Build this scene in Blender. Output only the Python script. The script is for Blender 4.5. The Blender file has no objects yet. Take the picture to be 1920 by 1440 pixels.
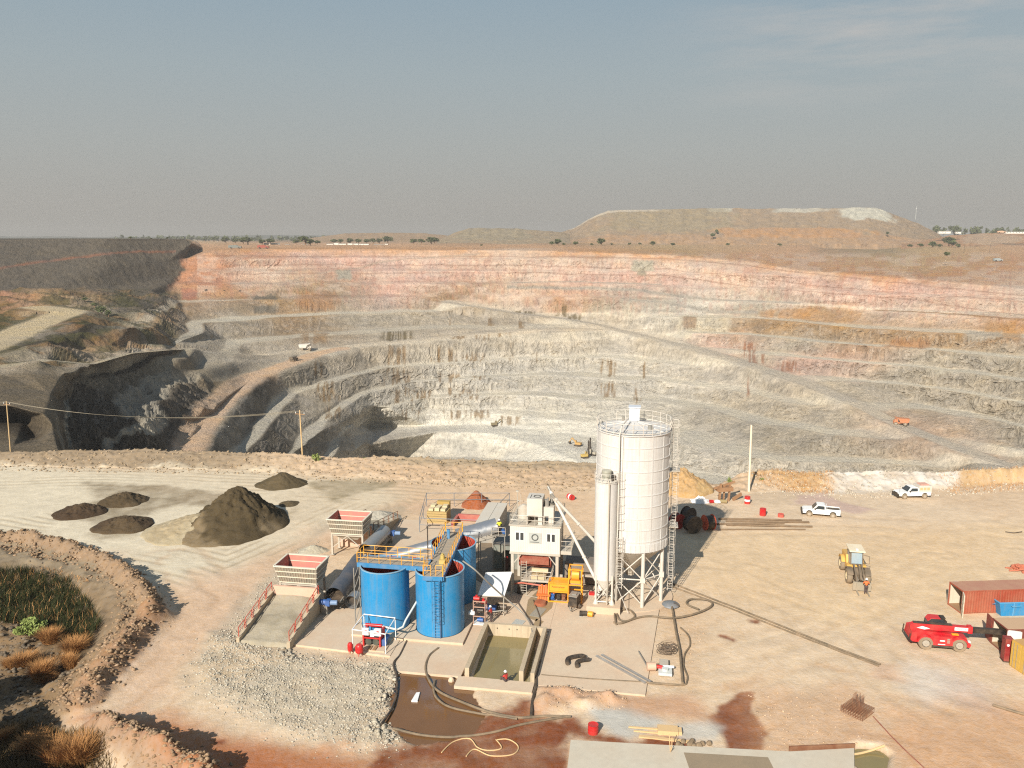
import bpy, math, random, numpy as np
from mathutils import Vector, Matrix
from mathutils.geometry import delaunay_2d_cdt
R = math.radians
SC = bpy.context.scene
COL = SC.collection

# ------------------------------------------------------------------ camera
F, H = 1550.0, 39.0                      # focal length in photo pixels, flying height in metres
PITCH = math.atan(275 / F)
cam = bpy.data.cameras.new('camera'); cam_o = bpy.data.objects.new('camera', cam); COL.objects.link(cam_o)
cam.sensor_width = 36; cam.lens = 36 * F / 1920; cam.clip_start = 0.5; cam.clip_end = 30000
cam_o.location = (0, 0, H); cam_o.rotation_euler = (math.pi / 2 - PITCH, 0, 0)
SC.camera = cam_o
SC.render.resolution_x, SC.render.resolution_y = 1024, 768

# ------------------------------------------------------------------ light
SUN_DIR = Vector((0.437, 0.90, 0)).normalized()    # where shadows fall
SUN_EL = R(31.5)
world = bpy.data.worlds.new('World'); SC.world = world; world.use_nodes = True
wn = world.node_tree; wn.nodes.clear()
wo = wn.nodes.new('ShaderNodeOutputWorld'); wb = wn.nodes.new('ShaderNodeBackground')
sky = wn.nodes.new('ShaderNodeTexSky'); sky.sky_type = 'NISHITA'; sky.sun_disc = False
sky.sun_elevation = SUN_EL; sky.sun_rotation = math.atan2(-SUN_DIR.x, -SUN_DIR.y)
sky.air_density = 1.6; sky.dust_density = 4.0; sky.ozone_density = 1.5; sky.altitude = 300
wtc = wn.nodes.new('ShaderNodeTexCoord')
sep = wn.nodes.new('ShaderNodeSeparateXYZ'); wn.links.new(wtc.outputs['Generated'], sep.inputs[0])
rmp = wn.nodes.new('ShaderNodeValToRGB'); wn.links.new(sep.outputs['Z'], rmp.inputs[0])
e = rmp.color_ramp.elements                        # dry season dust haze: beige low down, bluer higher up
SKYK = 1.08
def skc(c): return tuple((x / 255) ** 2.2 * SKYK for x in c) + (1,)
e[0].position = 0.0; e[0].color = skc((168, 165, 158))
e[1].position = 1.0; e[1].color = skc((84, 118, 160))
for p, c in ((0.035, (173, 171, 166)), (0.10, (171, 175, 174)), (0.18, (163, 175, 180)), (0.30, (143, 166, 182))):
    n = e.new(p); n.color = skc(c)
mp = wn.nodes.new('ShaderNodeMapping'); mp.inputs['Scale'].default_value = (2.4, 3.0, 17.0); mp.inputs['Rotation'].default_value = (0, R(10), 0)
wn.links.new(wtc.outputs['Generated'], mp.inputs[0])
cn = wn.nodes.new('ShaderNodeTexNoise'); cn.inputs['Scale'].default_value = 1.9; cn.inputs['Detail'].default_value = 9; cn.inputs['Roughness'].default_value = 0.62
wn.links.new(mp.outputs[0], cn.inputs['Vector'])
cr = wn.nodes.new('ShaderNodeMapRange'); cr.inputs[1].default_value = 0.44; cr.inputs[2].default_value = 0.78
wn.links.new(cn.outputs[0], cr.inputs[0])
def wmath(op, a, b=None):
    n = wn.nodes.new('ShaderNodeMath'); n.operation = op
    for i, q in enumerate((a, b)):
        if q is None: continue
        if isinstance(q, (int, float)): n.inputs[i].default_value = q
        else: wn.links.new(q, n.inputs[i])
    return n.outputs[0]
def wrange(src, a, b):
    n = wn.nodes.new('ShaderNodeMapRange'); n.interpolation_type = 'SMOOTHSTEP'
    n.inputs[1].default_value = a; n.inputs[2].default_value = b; wn.links.new(src, n.inputs[0]); return n.outputs[0]
cm = wmath('MULTIPLY', wrange(sep.outputs['X'], 0.12, 0.34), wrange(sep.outputs['Z'], 0.10, 0.215))
cm = wmath('MULTIPLY', wmath('MULTIPLY', cm, cr.outputs[0]), 1.0)
cmx = wn.nodes.new('ShaderNodeMixRGB'); cmx.inputs[2].default_value = skc((196, 192, 188))
wn.links.new(cm, cmx.inputs[0]); wn.links.new(rmp.outputs[0], cmx.inputs[1])
SKY_STRENGTH = 0.05
hz = wn.nodes.new('ShaderNodeVectorMath'); hz.operation = 'SCALE'; hz.inputs[3].default_value = 11.0   # haze brought to the sky texture's units
wn.links.new(cmx.outputs[0], hz.inputs[0])
mx = wn.nodes.new('ShaderNodeMixRGB'); mx.inputs[0].default_value = 0.92
wn.links.new(sky.outputs[0], mx.inputs[1]); wn.links.new(hz.outputs[0], mx.inputs[2])
wn.links.new(mx.outputs[0], wb.inputs[0]); wb.inputs[1].default_value = SKY_STRENGTH
wn.links.new(wb.outputs[0], wo.inputs[0])
sun = bpy.data.lights.new('sun', 'SUN'); sun.energy = 4.6; sun.angle = R(0.55); sun.color = (1.0, 0.945, 0.86)
sun_o = bpy.data.objects.new('sun', sun); COL.objects.link(sun_o)
d = Vector((SUN_DIR.x * math.cos(SUN_EL), SUN_DIR.y * math.cos(SUN_EL), -math.sin(SUN_EL)))
sun_o.rotation_euler = d.to_track_quat('-Z', 'Y').to_euler(); sun_o.location = (-60, -120, 120)
SC.view_settings.view_transform = 'Standard'; SC.view_settings.look = 'None'
SC.view_settings.exposure = 0.72; SC.view_settings.gamma = 1.0
SC.cycles.use_denoising = False; SC.cycles.filter_width = 1.2
SC.cycles.max_bounces = 6; SC.cycles.volume_bounces = 0
SC.cycles.volume_step_rate = 1.0

# ------------------------------------------------------------------ helpers
def lin(c, k=1.0): return tuple(((x / 255) / 12.92 if x <= 10 else ((x / 255 + 0.055) / 1.055) ** 2.4) * k for x in c)
def at(u, v, z=0.0):                                  # ground point that the photograph shows at pixel u, v
    a = PITCH + math.atan((v - 720) / F); D = (H - z) / math.tan(a)
    dep = D * math.cos(PITCH) + (H - z) * math.sin(PITCH)
    return Vector(((u - 960) / F * dep, D, z))
def zat(v, D): return H - D * math.tan(PITCH + math.atan((v - 720) / F))
def proj(p):
    dep = p[1] * math.cos(PITCH) + (H - p[2]) * math.sin(PITCH)
    up = -p[1] * math.sin(PITCH) + (H - p[2]) * math.cos(PITCH)
    return (960 + F * p[0] / dep, 720 + F * up / dep)
def tag(o, label=None, cat=None, group=None, kind=None):
    if label: o['label'] = label
    if cat: o['category'] = cat
    if group: o['group'] = group
    if kind: o['kind'] = kind
    return o
def thing(name, label, cat, loc=(0, 0, 0), rz=0.0, group=None):
    o = bpy.data.objects.new(name, None); COL.objects.link(o); o.empty_display_size = 0.3
    o.location = loc; o.rotation_euler = (0, 0, rz); return tag(o, label, cat, group)
def hash2(ix, iy, s):
    with np.errstate(over='ignore'):
        h = (ix.astype(np.uint32) * np.uint32(374761393) + iy.astype(np.uint32) * np.uint32(668265263) + np.uint32(s * 2246822519 & 0xffffffff))
        h = (h ^ (h >> np.uint32(13))) * np.uint32(1274126177); h = h ^ (h >> np.uint32(16))
    return h.astype(np.float64) / 4294967295.0
def vnoise(x, y, s=0):
    ix = np.floor(x).astype(np.int64); iy = np.floor(y).astype(np.int64); fx = x - ix; fy = y - iy
    fx = fx * fx * fx * (fx * (fx * 6 - 15) + 10); fy = fy * fy * fy * (fy * (fy * 6 - 15) + 10)
    a = hash2(ix, iy, s); b = hash2(ix + 1, iy, s); c = hash2(ix, iy + 1, s); dd = hash2(ix + 1, iy + 1, s)
    return (a + (b - a) * fx) * (1 - fy) + (c + (dd - c) * fx) * fy
def fbm(x, y, o=4, s=0, g=0.5):
    r = 0; amp = 1; tot = 0
    for i in range(o):
        r = r + amp * (vnoise(x * 2 ** i + 17.3 * i, y * 2 ** i - 9.1 * i, s + i) * 2 - 1); tot += amp; amp *= g
    return r / tot
def sstep(x, a, b):
    t = np.clip((x - a) / (b - a), 0, 1); return t * t * (3 - 2 * t)
def grid_mesh(name, X, Y, Z, C, mat, smooth=True):
    nr, nc = X.shape
    co = np.stack([X, Y, Z], -1).reshape(-1, 3).astype(np.float32)
    idx = np.arange(nr * nc).reshape(nr, nc)
    q = np.stack([idx[:-1, :-1], idx[:-1, 1:], idx[1:, 1:], idx[1:, :-1]], -1).reshape(-1, 4)
    me = bpy.data.meshes.new(name); nf = len(q)
    me.vertices.add(len(co)); me.vertices.foreach_set('co', co.ravel())
    me.loops.add(nf * 4); me.loops.foreach_set('vertex_index', q.ravel().astype(np.int32))
    me.polygons.add(nf); me.polygons.foreach_set('loop_start', (np.arange(nf) * 4).astype(np.int32))
    me.polygons.foreach_set('use_smooth', np.full(nf, smooth))
    me.update(calc_edges=True)
    if C is not None:
        ca = me.color_attributes.new('soil', 'FLOAT_COLOR', 'POINT')
        ca.data.foreach_set('color', np.concatenate([C.reshape(-1, 3), np.ones((len(co), 1))], 1).astype(np.float32).ravel())
    me.materials.append(mat)
    o = bpy.data.objects.new(name, me); COL.objects.link(o); return o

class NT:                                             # small node-tree writer
    def __init__(s, name):
        s.m = bpy.data.materials.new(name); s.m.use_nodes = True; s.t = s.m.node_tree; s.t.nodes.clear()
        s.out = s.n('ShaderNodeOutputMaterial'); s.b = s.n('ShaderNodeBsdfPrincipled'); s.l(s.b.outputs[0], s.out.inputs[0])
    def n(s, k, **kw):
        n = s.t.nodes.new(k)
        for a, b in kw.items(): setattr(n, a, b)
        return n
    def l(s, a, b): s.t.links.new(a, b)
    def val(s, sock, v):
        if hasattr(v, 'is_output'): s.l(v, sock)
        else: sock.default_value = v
    def coord(s, k='Object', scale=(1, 1, 1)):
        c = s.n('ShaderNodeTexCoord'); m = s.n('ShaderNodeMapping'); m.inputs['Scale'].default_value = scale
        s.l(c.outputs[k], m.inputs[0]); return m.outputs[0]
    def noise(s, vec, scale, detail=4, rough=0.55, dist=0):
        n = s.n('ShaderNodeTexNoise'); n.inputs['Scale'].default_value = scale; n.inputs['Detail'].default_value = detail
        n.inputs['Roughness'].default_value = rough; n.inputs['Distortion'].default_value = dist; s.l(vec, n.inputs['Vector']); return n.outputs[0]
    def rng(s, v, a, b, c=0, d=1):
        n = s.n('ShaderNodeMapRange'); s.l(v, n.inputs[0])
        for i, q in enumerate((a, b, c, d)): n.inputs[i + 1].default_value = q
        return n.outputs[0]
    def mix(s, f, a, b, mode='MIX'):
        n = s.n('ShaderNodeMixRGB', blend_type=mode)
        s.val(n.inputs[0], f)
        for i, q in ((1, a), (2, b)):
            if hasattr(q, 'is_output'): s.l(q, n.inputs[i])
            else: n.inputs[i].default_value = tuple(q) + (1,) if len(q) == 3 else q
        return n.outputs[0]
    def math(s, op, a, b=0.0):
        n = s.n('ShaderNodeMath', operation=op); s.val(n.inputs[0], a); s.val(n.inputs[1], b); return n.outputs[0]
    def bump(s, h, dist, strength=1.0):
        n = s.n('ShaderNodeBump'); n.inputs['Distance'].default_value = dist; n.inputs['Strength'].default_value = strength
        s.l(h, n.inputs['Height']); s.l(n.outputs[0], s.b.inputs['Normal'])
    def base(s, c): s.val(s.b.inputs['Base Color'], c if hasattr(c, 'is_output') else tuple(c) + (1,))
    def set(s, **kw):
        for k, v in kw.items(): s.val(s.b.inputs[k.replace('_', ' ')], v)

MATS = {}
def paint(key, rgb, rough=0.5, metal=0.0, dust=0.3, scale=0.9, streak=0.0, dustc=(196, 165, 130), spec=0.4):
    if key in MATS: return MATS[key]
    t = NT(key); v = t.coord('Object')
    c = lin(rgb, 0.92)
    n1 = t.noise(v, scale, 5, 0.6); n2 = t.noise(v, scale * 7, 3, 0.6)
    col = t.mix(t.rng(n2, 0.3, 0.7, 0, 0.35), c, tuple(x * 0.72 for x in c))
    if streak:
        vs = t.coord('Object', (3.0, 3.0, 0.12)); ns = t.noise(vs, 2.0, 4, 0.6)
        col = t.mix(t.math('MULTIPLY', t.rng(ns, 0.5, 0.75), streak), col, tuple(x * 0.55 for x in lin(dustc)))
    col = t.mix(t.math('MULTIPLY', t.rng(n1, 0.35, 0.75), dust), col, lin(dustc, 0.8))
    t.base(col); t.set(Metallic=metal, Specular_IOR_Level=spec)
    t.val(t.b.inputs['Roughness'], t.rng(n1, 0.3, 0.8, max(0.05, rough - 0.12), min(1, rough + 0.2)))
    MATS[key] = t.m; return t.m

def mat_soil(name, grain=1.0, disp=0.25, fine=0.9):
    t = NT(name); a = t.n('ShaderNodeVertexColor', layer_name='soil'); v = t.coord('Object')
    n1 = t.noise(v, 0.55 * grain, 8, 0.7); n2 = t.noise(v, 2.2 * grain, 5, 0.68); n3 = t.noise(v, 9 * grain, 3, 0.6)
    vo = t.n('ShaderNodeTexVoronoi'); vo.inputs['Scale'].default_value = 3.2 * grain; t.l(v, vo.inputs['Vector'])
    c = t.mix(t.rng(n1, 0.25, 0.75, 0.75, 1.25), (0, 0, 0), a.outputs[0], 'MULTIPLY')
    hs = t.n('ShaderNodeHueSaturation'); t.l(a.outputs[0], hs.inputs['Color']); t.l(t.rng(n1, 0.3, 0.7, 0.88, 1.1), hs.inputs['Value'])
    t.l(t.rng(n2, 0.3, 0.7, 0.85, 1.12), hs.inputs['Saturation'])
    c = t.mix(t.rng(n2, 0.35, 0.7, 0, 0.28 * fine), hs.outputs[0], t.mix(1.0, hs.outputs[0], (0.55, 0.52, 0.5), 'MULTIPLY'))
    c = t.mix(t.rng(n3, 0.55, 0.75, 0, 0.3 * fine), c, t.mix(1.0, c, (1.35, 1.33, 1.3), 'MULTIPLY'))
    t.base(c); t.set(Roughness=0.95, Specular_IOR_Level=0.15)
    hgt = t.math('ADD', t.math('MULTIPLY', n2, 0.6), t.math('MULTIPLY', n3, 0.3))
    t.bump(hgt, disp, 0.8); return t.m
# ------------------------------------------------------------------ the open pit: azimuth x elevation sheet through surveyed points
K = 39 / 36.0
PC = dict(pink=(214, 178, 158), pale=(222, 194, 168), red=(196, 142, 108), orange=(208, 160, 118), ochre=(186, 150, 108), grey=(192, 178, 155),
          light=(222, 212, 193), floor=(250, 241, 220), dark=(98, 88, 74), shaded_slate=(46, 40, 33), road=(200, 184, 160), redroad=(196, 164, 136), dump=(112, 102, 88),  # dark left-wall rock lowered further in colour to deepen its shadow
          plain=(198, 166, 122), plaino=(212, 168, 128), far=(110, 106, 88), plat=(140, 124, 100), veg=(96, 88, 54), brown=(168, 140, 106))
CP = [  # u, v, distance (at 36 m), colour, bench weight
 (-350,446.6,6500,'far',0),(300,446.6,6500,'far',0),(960,446.6,6500,'far',0),(1600,446.6,6500,'far',0),(2300,446.6,6500,'far',0),
 (352,447.3,6000,'far',0),(362,450.5,3900,'plain',0),(370,454,2300,'plaino',0),(376,459,1400,'plaino',0),(380,465,900,'plaino',0),(480,457,1690,'plaino',0),(700,457,1750,'plaino',0),(960,458,1670,'plaino',0),(1250,459,1600,'plain',0),(1500,462,1440,'plaino',0),(1750,463,1400,'plain',0),(1920,462,1450,'plaino',0),(2300,464,1400,'plain',0),
 (430,462,1010,'plaino',0),(480,462,1010,'plaino',0),(600,462,1010,'plaino',0),(720,462,1010,'plaino',0),(850,462,1010,'plaino',0),(960,463,965,'plaino',0),(1100,464,930,'plaino',0),(1250,466,905,'plain',0),
 (-350,452,660,'dump',0),(0,449.5,680,'dump',0),(200,447.5,710,'dump',0),(342,448.5,770,'dump',0),(360,456,770,'dump',0),(346,485,757,'dump',0),(326,520,728,'dump',0),(318,548,700,'dump',0),(353,487,757,'red',0.2),(335,522,732,'red',0.3),(331,549,702,'brown',0.4),(350,590,620,'brown',1),
 (-350,500,615,'dump',0),(0,500,630,'dump',0),(200,495,670,'dump',0),(310,490,735,'dump',0),
 (-350,560,560,'dump',0),(0,545,595,'dump',0),(100,540,615,'dump',0),(200,541,650,'dump',0),(280,549,670,'dump',0),
 (386,471,762,'orange',0),(430,468,775,'orange',0),(480,467,790,'orange',0),(600,467,790,'orange',0),(720,467.5,780,'orange',0),(850,468,770,'orange',0),(960,469,760,'pale',0),(1100,471,745,'orange',0),(1250,476,720,'orange',0),(1400,488,690,'plaino',0),(1500,505,650,'orange',0),(1600,512,625,'orange',0),(1750,525,590,'orange',0),(1920,540,560,'pale',0),(2280,560,520,'orange',0),
 (1500,485,900,'plaino',0),(1700,492,850,'plain',0),(1920,498,800,'orange',0),
 (420,485,756,'red',0.6),(600,478,782,'pink',0.6),(960,482,752,'pale',0.6),(1250,492,712,'pale',0.6),(1500,520,643,'pink',0.6),(1750,545,582,'pink',0.6),
 (500,500,762,'pale',0.6),(720,505,755,'pink',0.6),(850,505,745,'pink',0.6),(1000,515,735,'pale',0.6),(1100,520,722,'pink',0.6),(1260,525,698,'pink',0.6),(1400,530,668,'pale',0.6),(1600,555,606,'pink',0.6),(1920,575,541,'pale',0.6),
 (360,545,708,'orange',0.5),(400,528,725,'red',0.5),(520,527,735,'pale',0.5),(620,537,732,'brown',0.5),(720,545,727,'pink',0.5),(850,552,720,'brown',0.5),(960,560,713,'pale',0.5),(1060,567,706,'orange',0.5),(1160,560,698,'grey',0.5),(1250,557,682,'grey',0.5),(1330,568,665,'light',0.5),(1440,572,643,'grey',0.5),(1540,578,617,'ochre',0.5),(1640,583,592,'pale',0.5),(1750,590,562,'pale',0.5),(1920,600,527,'orange',0.5),(2280,625,475,'orange',0.5),
 (840,566,714,'brown',1),(960,585,706,'road',1),(1060,597,697,'road',1),(1130,609,689,'road',0.4),(1160,617,680,'road',0.3),
 (300,600,520,'brown',1),(420,590,640,'grey',1),(540,585,668,'ochre',1),(480,560,695,'brown',1),(660,590,680,'grey',1),(760,590,692,'grey',1),
 (300,650,470,'grey',1),(350,655,480,'road',0.6),(420,662,510,'road',0.4),(490,666,548,'road',0.4),(560,657,572,'road',0.3),(640,650,592,'road',0.3),(700,643,607,'road',0.3),(850,630,641,'road',0.4),(1000,617,666,'road',0.4),
 (420,625,575,'grey',1),(560,620,620,'brown',1),
 (1250,600,655,'light',1),(1400,610,630,'ochre',1),(1350,640,625,'pink',1),(1480,640,590,'grey',1),(1560,610,588,'ochre',1),(1700,630,550,'ochre',1),(1750,660,530,'grey',1),(1860,635,520,'ochre',1),(1920,660,500,'grey',1),(2280,690,440,'grey',1),
 (1300,651,622,'road',0.4),(1400,681,582,'road',0.4),(1500,713,542,'road',0.4),(1600,753,507,'road',0.4),(1690,798,478,'redroad',0.4),(1780,833,455,'redroad',0.4),(1860,863,435,'redroad',0.4),(1920,885,425,'road',0.4),(2280,910,390,'grey',1),
 (1500,680,566,'pink',1),(1650,720,530,'grey',1),(1750,760,500,'grey',1),(1860,770,478,'grey',1),(1920,740,470,'grey',1),(1920,830,440,'grey',1),(1800,690,512,'grey',1),
 (1200,680,632,'light',1),(1100,680,648,'light',1),(960,680,640,'light',1),(1250,740,585,'light',1),(1350,760,550,'grey',1),(1450,780,515,'grey',1),(1550,820,475,'grey',1),
 (1100,740,592,'light',1),(960,740,600,'light',1),(850,690,618,'light',1),(800,740,590,'light',1),(730,690,595,'grey',1),(690,700,572,'grey',1),(700,750,548,'light',1),
 (690,800,566,'floor',0.3),(800,797,572,'floor',0.2),(900,795,577,'floor',0.2),(1000,806,556,'floor',0.2),(1100,815,541,'floor',0.2),(1180,830,519,'light',0.8),(1300,850,480,'light',1),
 (700,812,545,'light',0),(820,809,552,'light',0),(920,812,548,'floor',0),(1010,835,516,'floor',0),
 (700,856,538,'light',0.5),(760,857,541,'light',0.3),(820,856,542,'light',0.2),(920,858,533,'light',0.2),(1010,862,500,'floor',0),(1100,872,470,'floor',0),(1250,880,468,'light',1),(1330,885,458,'light',1),
 (1440,850,462,'grey',1),(1500,890,447,'light',1),(1650,870,453,'grey',1),(1650,892,445,'light',1),(1780,880,441,'grey',0.8),
 (540,682,522,'road',0.1),(480,704,482,'redroad',0.1),(430,741,425,'redroad',0.1),(395,776,385,'redroad',0.1),(370,811,345,'redroad',0.1),(352,845,312,'redroad',0.1),
 (500,700,492,'grey',1),(450,741,430,'grey',1),(415,776,392,'grey',1),(390,811,352,'grey',1),(372,845,318,'grey',1),
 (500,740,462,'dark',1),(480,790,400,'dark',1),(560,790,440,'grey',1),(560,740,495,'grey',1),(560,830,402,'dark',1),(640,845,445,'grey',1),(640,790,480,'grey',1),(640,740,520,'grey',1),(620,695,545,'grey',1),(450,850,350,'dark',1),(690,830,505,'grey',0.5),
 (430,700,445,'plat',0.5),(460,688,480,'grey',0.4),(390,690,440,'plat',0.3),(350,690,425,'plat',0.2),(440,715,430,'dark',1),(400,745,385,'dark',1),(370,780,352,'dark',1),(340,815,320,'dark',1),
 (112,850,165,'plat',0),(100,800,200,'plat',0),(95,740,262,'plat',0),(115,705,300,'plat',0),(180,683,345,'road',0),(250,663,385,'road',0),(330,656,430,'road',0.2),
 (137,850,232,'shaded_slate',0.9),(125,800,262,'shaded_slate',0.9),(125,745,318,'shaded_slate',0.9),(150,716,352,'shaded_slate',0.9),(200,696,388,'shaded_slate',0.9),(260,681,412,'shaded_slate',0.9),(320,674,452,'shaded_slate',0.9),
 (240,760,345,'shaded_slate',0.6),(240,845,290,'shaded_slate',0.6),(300,720,398,'dark',0.6),(330,770,350,'shaded_slate',0.6),(320,845,305,'shaded_slate',0.6),(180,800,280,'shaded_slate',0.6),
 (0,850,155,'plat',0),(-350,850,155,'plat',0),(0,760,225,'plat',0),(-350,760,225,'plat',0),(0,700,290,'plat',0),(60,705,285,'plat',0),(0,688,305,'road',0),(90,675,330,'road',0),(-350,690,300,'plat',0),(0,660,350,'veg',0),(90,650,370,'shaded_slate',0),(-350,650,365,'veg',0),
 (18,760,220,'plat',0),(80,775,212,'plat',0),(82,830,178,'plat',0),(25,838,172,'plat',0),(45,788,250,'shaded_slate',0),(62,818,222,'shaded_slate',0),
 (0,640,390,'road',0),(60,612,440,'road',0),(130,584,490,'road',0),(70,576,500,'ochre',0),(0,590,470,'veg',0),(-350,600,460,'veg',0),(0,615,430,'veg',0),(160,625,430,'shaded_slate',0),(200,600,480,'veg',0),(200,640,425,'ochre',0.3),(150,655,400,'brown',0.2),(270,577,555,'dark',0.4),(250,622,450,'shaded_slate',0.5),(120,605,455,'shaded_slate',0),(230,560,600,'veg',0),(100,555,560,'ochre',0),(0,560,535,'red',0),
 (-350,885,141,'plat',0),(0,885,141,'plat',0),(112,885,141,'plat',0),(140,885,210,'shaded_slate',0),(240,890,255,'shaded_slate',0),(352,890,275,'dark',0),(450,890,318,'dark',0.6),(560,890,360,'dark',0.6),(700,895,500,'light',0),(900,895,490,'light',0),(1100,900,430,'floor',0),(1300,930,438,'floor',0),(1500,930,440,'grey',0.5),(1700,930,438,'grey',0.5),(1920,930,420,'grey',0.5),(2280,930,372,'grey',0.5)]
def linear_field(pts, vals, US, VS, asp=2.6, edges=()):
    vv = [Vector((p[0], p[1] * asp)) for p in pts]
    ov, oe, of, orig, _, _ = delaunay_2d_cdt(vv, edges, [], 0, 1e-6)
    out = np.full((len(VS), len(US), vals.shape[1]), np.nan)
    for f in of:
        ids = [orig[i][0] for i in f if orig[i]]
        if len(ids) < 3: continue
        (ax, ay), (bx, by), (cx, cy) = [(pts[i][0], pts[i][1]) for i in ids]
        u0, u1 = np.searchsorted(US, min(ax, bx, cx) - 1e-9), np.searchsorted(US, max(ax, bx, cx) + 1e-9)
        v0, v1 = np.searchsorted(VS, min(ay, by, cy) - 1e-9), np.searchsorted(VS, max(ay, by, cy) + 1e-9)
        if u0 >= u1 or v0 >= v1: continue
        U, V = np.meshgrid(US[u0:u1], VS[v0:v1]); den = (by - cy) * (ax - cx) + (cx - bx) * (ay - cy)
        if abs(den) < 1e-9: continue
        w0 = ((by - cy) * (U - cx) + (cx - bx) * (V - cy)) / den; w1 = ((cy - ay) * (U - cx) + (ax - cx) * (V - cy)) / den; w2 = 1 - w0 - w1
        m = (w0 > -1e-6) & (w1 > -1e-6) & (w2 > -1e-6)
        val = w0[..., None] * vals[ids[0]] + w1[..., None] * vals[ids[1]] + w2[..., None] * vals[ids[2]]
        sub = out[v0:v1, u0:u1]; sub[m] = val[m]
    return out
def blur(a, n, axis):
    for _ in range(n):
        p = np.concatenate([a.take([0], axis), a, a.take([-1], axis)], axis); m = a.shape[axis]
        a = 0.25 * p.take(range(0, m), axis) + 0.5 * p.take(range(1, m + 1), axis) + 0.25 * p.take(range(2, m + 2), axis)
    return a
US = np.arange(-340, 2272, 2.2)
VS = np.concatenate([np.linspace(446.6, 470, 30)[:-1], np.arange(470, 885, 1.15)])
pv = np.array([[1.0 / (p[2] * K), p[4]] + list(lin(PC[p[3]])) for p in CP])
KEY = {(p[0], p[1]): i for i, p in enumerate(CP)}
def chain(*q): return [(KEY[a], KEY[b]) for a, b in zip(q[:-1], q[1:])]
EDG = chain((0, 449.5), (200, 447.5), (342, 448.5), (360, 456), (346, 485), (326, 520), (318, 548)) + chain((352, 447.3), (362, 450.5), (370, 454), (376, 459), (380, 465), (386, 471), (353, 487), (335, 522), (331, 549)) + chain((-350, 446.6), (300, 446.6), (352, 447.3))
EDG += chain((-350, 500), (0, 500), (200, 495), (310, 490), (346, 485)) + chain((0, 545), (100, 540), (200, 541), (280, 549), (318, 548))
EDG += chain((112, 885), (112, 850), (100, 800), (95, 740), (115, 705), (180, 683), (250, 663), (330, 656)) + chain((140, 885), (137, 850), (125, 800), (125, 745), (150, 716), (200, 696), (260, 681), (320, 674))
EDG += chain((386, 471), (430, 468), (480, 467), (600, 467), (720, 467.5), (850, 468), (960, 469), (1100, 471), (1250, 476), (1400, 488), (1500, 505), (1600, 512), (1750, 525), (1920, 540), (2280, 560))
EDG += chain((840, 566), (960, 585), (1060, 597), (1130, 609), (1160, 617), (1300, 651), (1400, 681), (1500, 713), (1600, 753), (1690, 798), (1780, 833), (1860, 863), (1920, 885))
EDG += chain((490, 666), (560, 657), (640, 650), (700, 643), (850, 630), (1000, 617), (1160, 617)) + chain((540, 682), (480, 704), (430, 741), (395, 776), (370, 811), (352, 845))
EDG += chain((690, 800), (800, 797), (900, 795), (1000, 806), (1100, 815), (1180, 830), (1300, 850)) + chain((420, 485), (600, 478), (960, 482), (1250, 492), (1500, 520), (1750, 545), (1920, 575))
FLD = linear_field(CP, pv, US, VS, edges=EDG, asp=3.5)
for j in range(len(VS)):                              # outside the hull: nearest row above
    bad = np.isnan(FLD[j, :, 0])
    if bad.any(): FLD[j, bad] = FLD[j - 1, bad] if j else np.array([1 / 7000, 0, .15, .14, .1])
FLD[29:] = blur(blur(FLD[29:], 2, 0), 2, 1)
dm_ = (US[None] < 318) & (VS[:, None] > 455) & (VS[:, None] < 536); dm_ = blur(blur(dm_.astype(float), 12, 0), 12, 1); FLD[..., 0] = FLD[..., 0] * (1 - dm_) + blur(blur(FLD[..., 0], 60, 1), 14, 0) * dm_
Ug, Vg = np.meshgrid(US, VS)
Dg = 1 / FLD[..., 0]; BW = FLD[..., 1]
ang = PITCH + np.arctan((Vg - 720) / F)
def world_xyz(U, D, A):
    z = H - D * np.tan(A); dep = D * math.cos(PITCH) + (H - z) * math.sin(PITCH); return (U - 960) / F * dep, D, z
Xg, Yg, Zg = world_xyz(Ug, Dg, ang)
# colour: broken up, with rock beds, stains and haul roads
wu = (fbm(Ug / 55, Vg / 18, 4, 5) * 30 / 2.2).astype(int); wv = (fbm(Ug / 40, Vg / 22, 4, 9) * 11 / 1.15).astype(int)
J, I = np.meshgrid(np.arange(len(VS)), np.arange(len(US)), indexing='ij')
near = (Vg > 472)
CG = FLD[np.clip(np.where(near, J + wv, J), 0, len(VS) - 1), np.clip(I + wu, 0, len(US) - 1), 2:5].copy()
def blend(C, m, rgb, k=1.0):
    m = np.clip(m, 0, 1)[..., None]; C[:] = C * (1 - m) + np.array(lin(rgb)) * k * m
BED = fbm(Ug / 60 + Vg / 25, Vg / 5, 4, 33)
CG *= (1 + 0.22 * BED * (BW > 0.05) + 0.10 * fbm(Ug / 9, Vg / 3.5, 3, 21))[..., None]
# benches
bh = 11.5
off = 1.5 * fbm(Xg / 70, Yg / 70, 3, 40)
ff = (Zg + off + 5) / bh; fl = np.floor(ff); fr = ff - fl
lipw = 0.40 + 0.08 * fbm(Xg / 45, Yg / 45, 2, 44)
fr2 = np.where(fr < lipw, fr * 0.22, lipw * 0.22 + (fr - lipw) * (1 - lipw * 0.22) / (1 - lipw))
Zb = (fl + fr2) * bh - off - 5
rock = fbm(Xg / 14 + Zg / 40, Yg / 14, 5, 50, 0.55)
wq = 6 * fbm(Ug / 60, Vg / 30, 3, 61)
flute = fbm(Ug / 9.0 + wq, Zg / 9 + 2 * wq, 5, 60, 0.68)
face = sstep(fr, lipw, lipw + 0.12) * (1 - sstep(fr, 0.92, 1.0))
wgt = BW * (Zg < 26) * (Vg > 470)
Znew = Zg * (1 - wgt) + Zb * wgt + wgt * rock * (0.35 + 1.3 * face) + (Vg > 472) * (1 - wgt) * rock * 0.45
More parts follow.
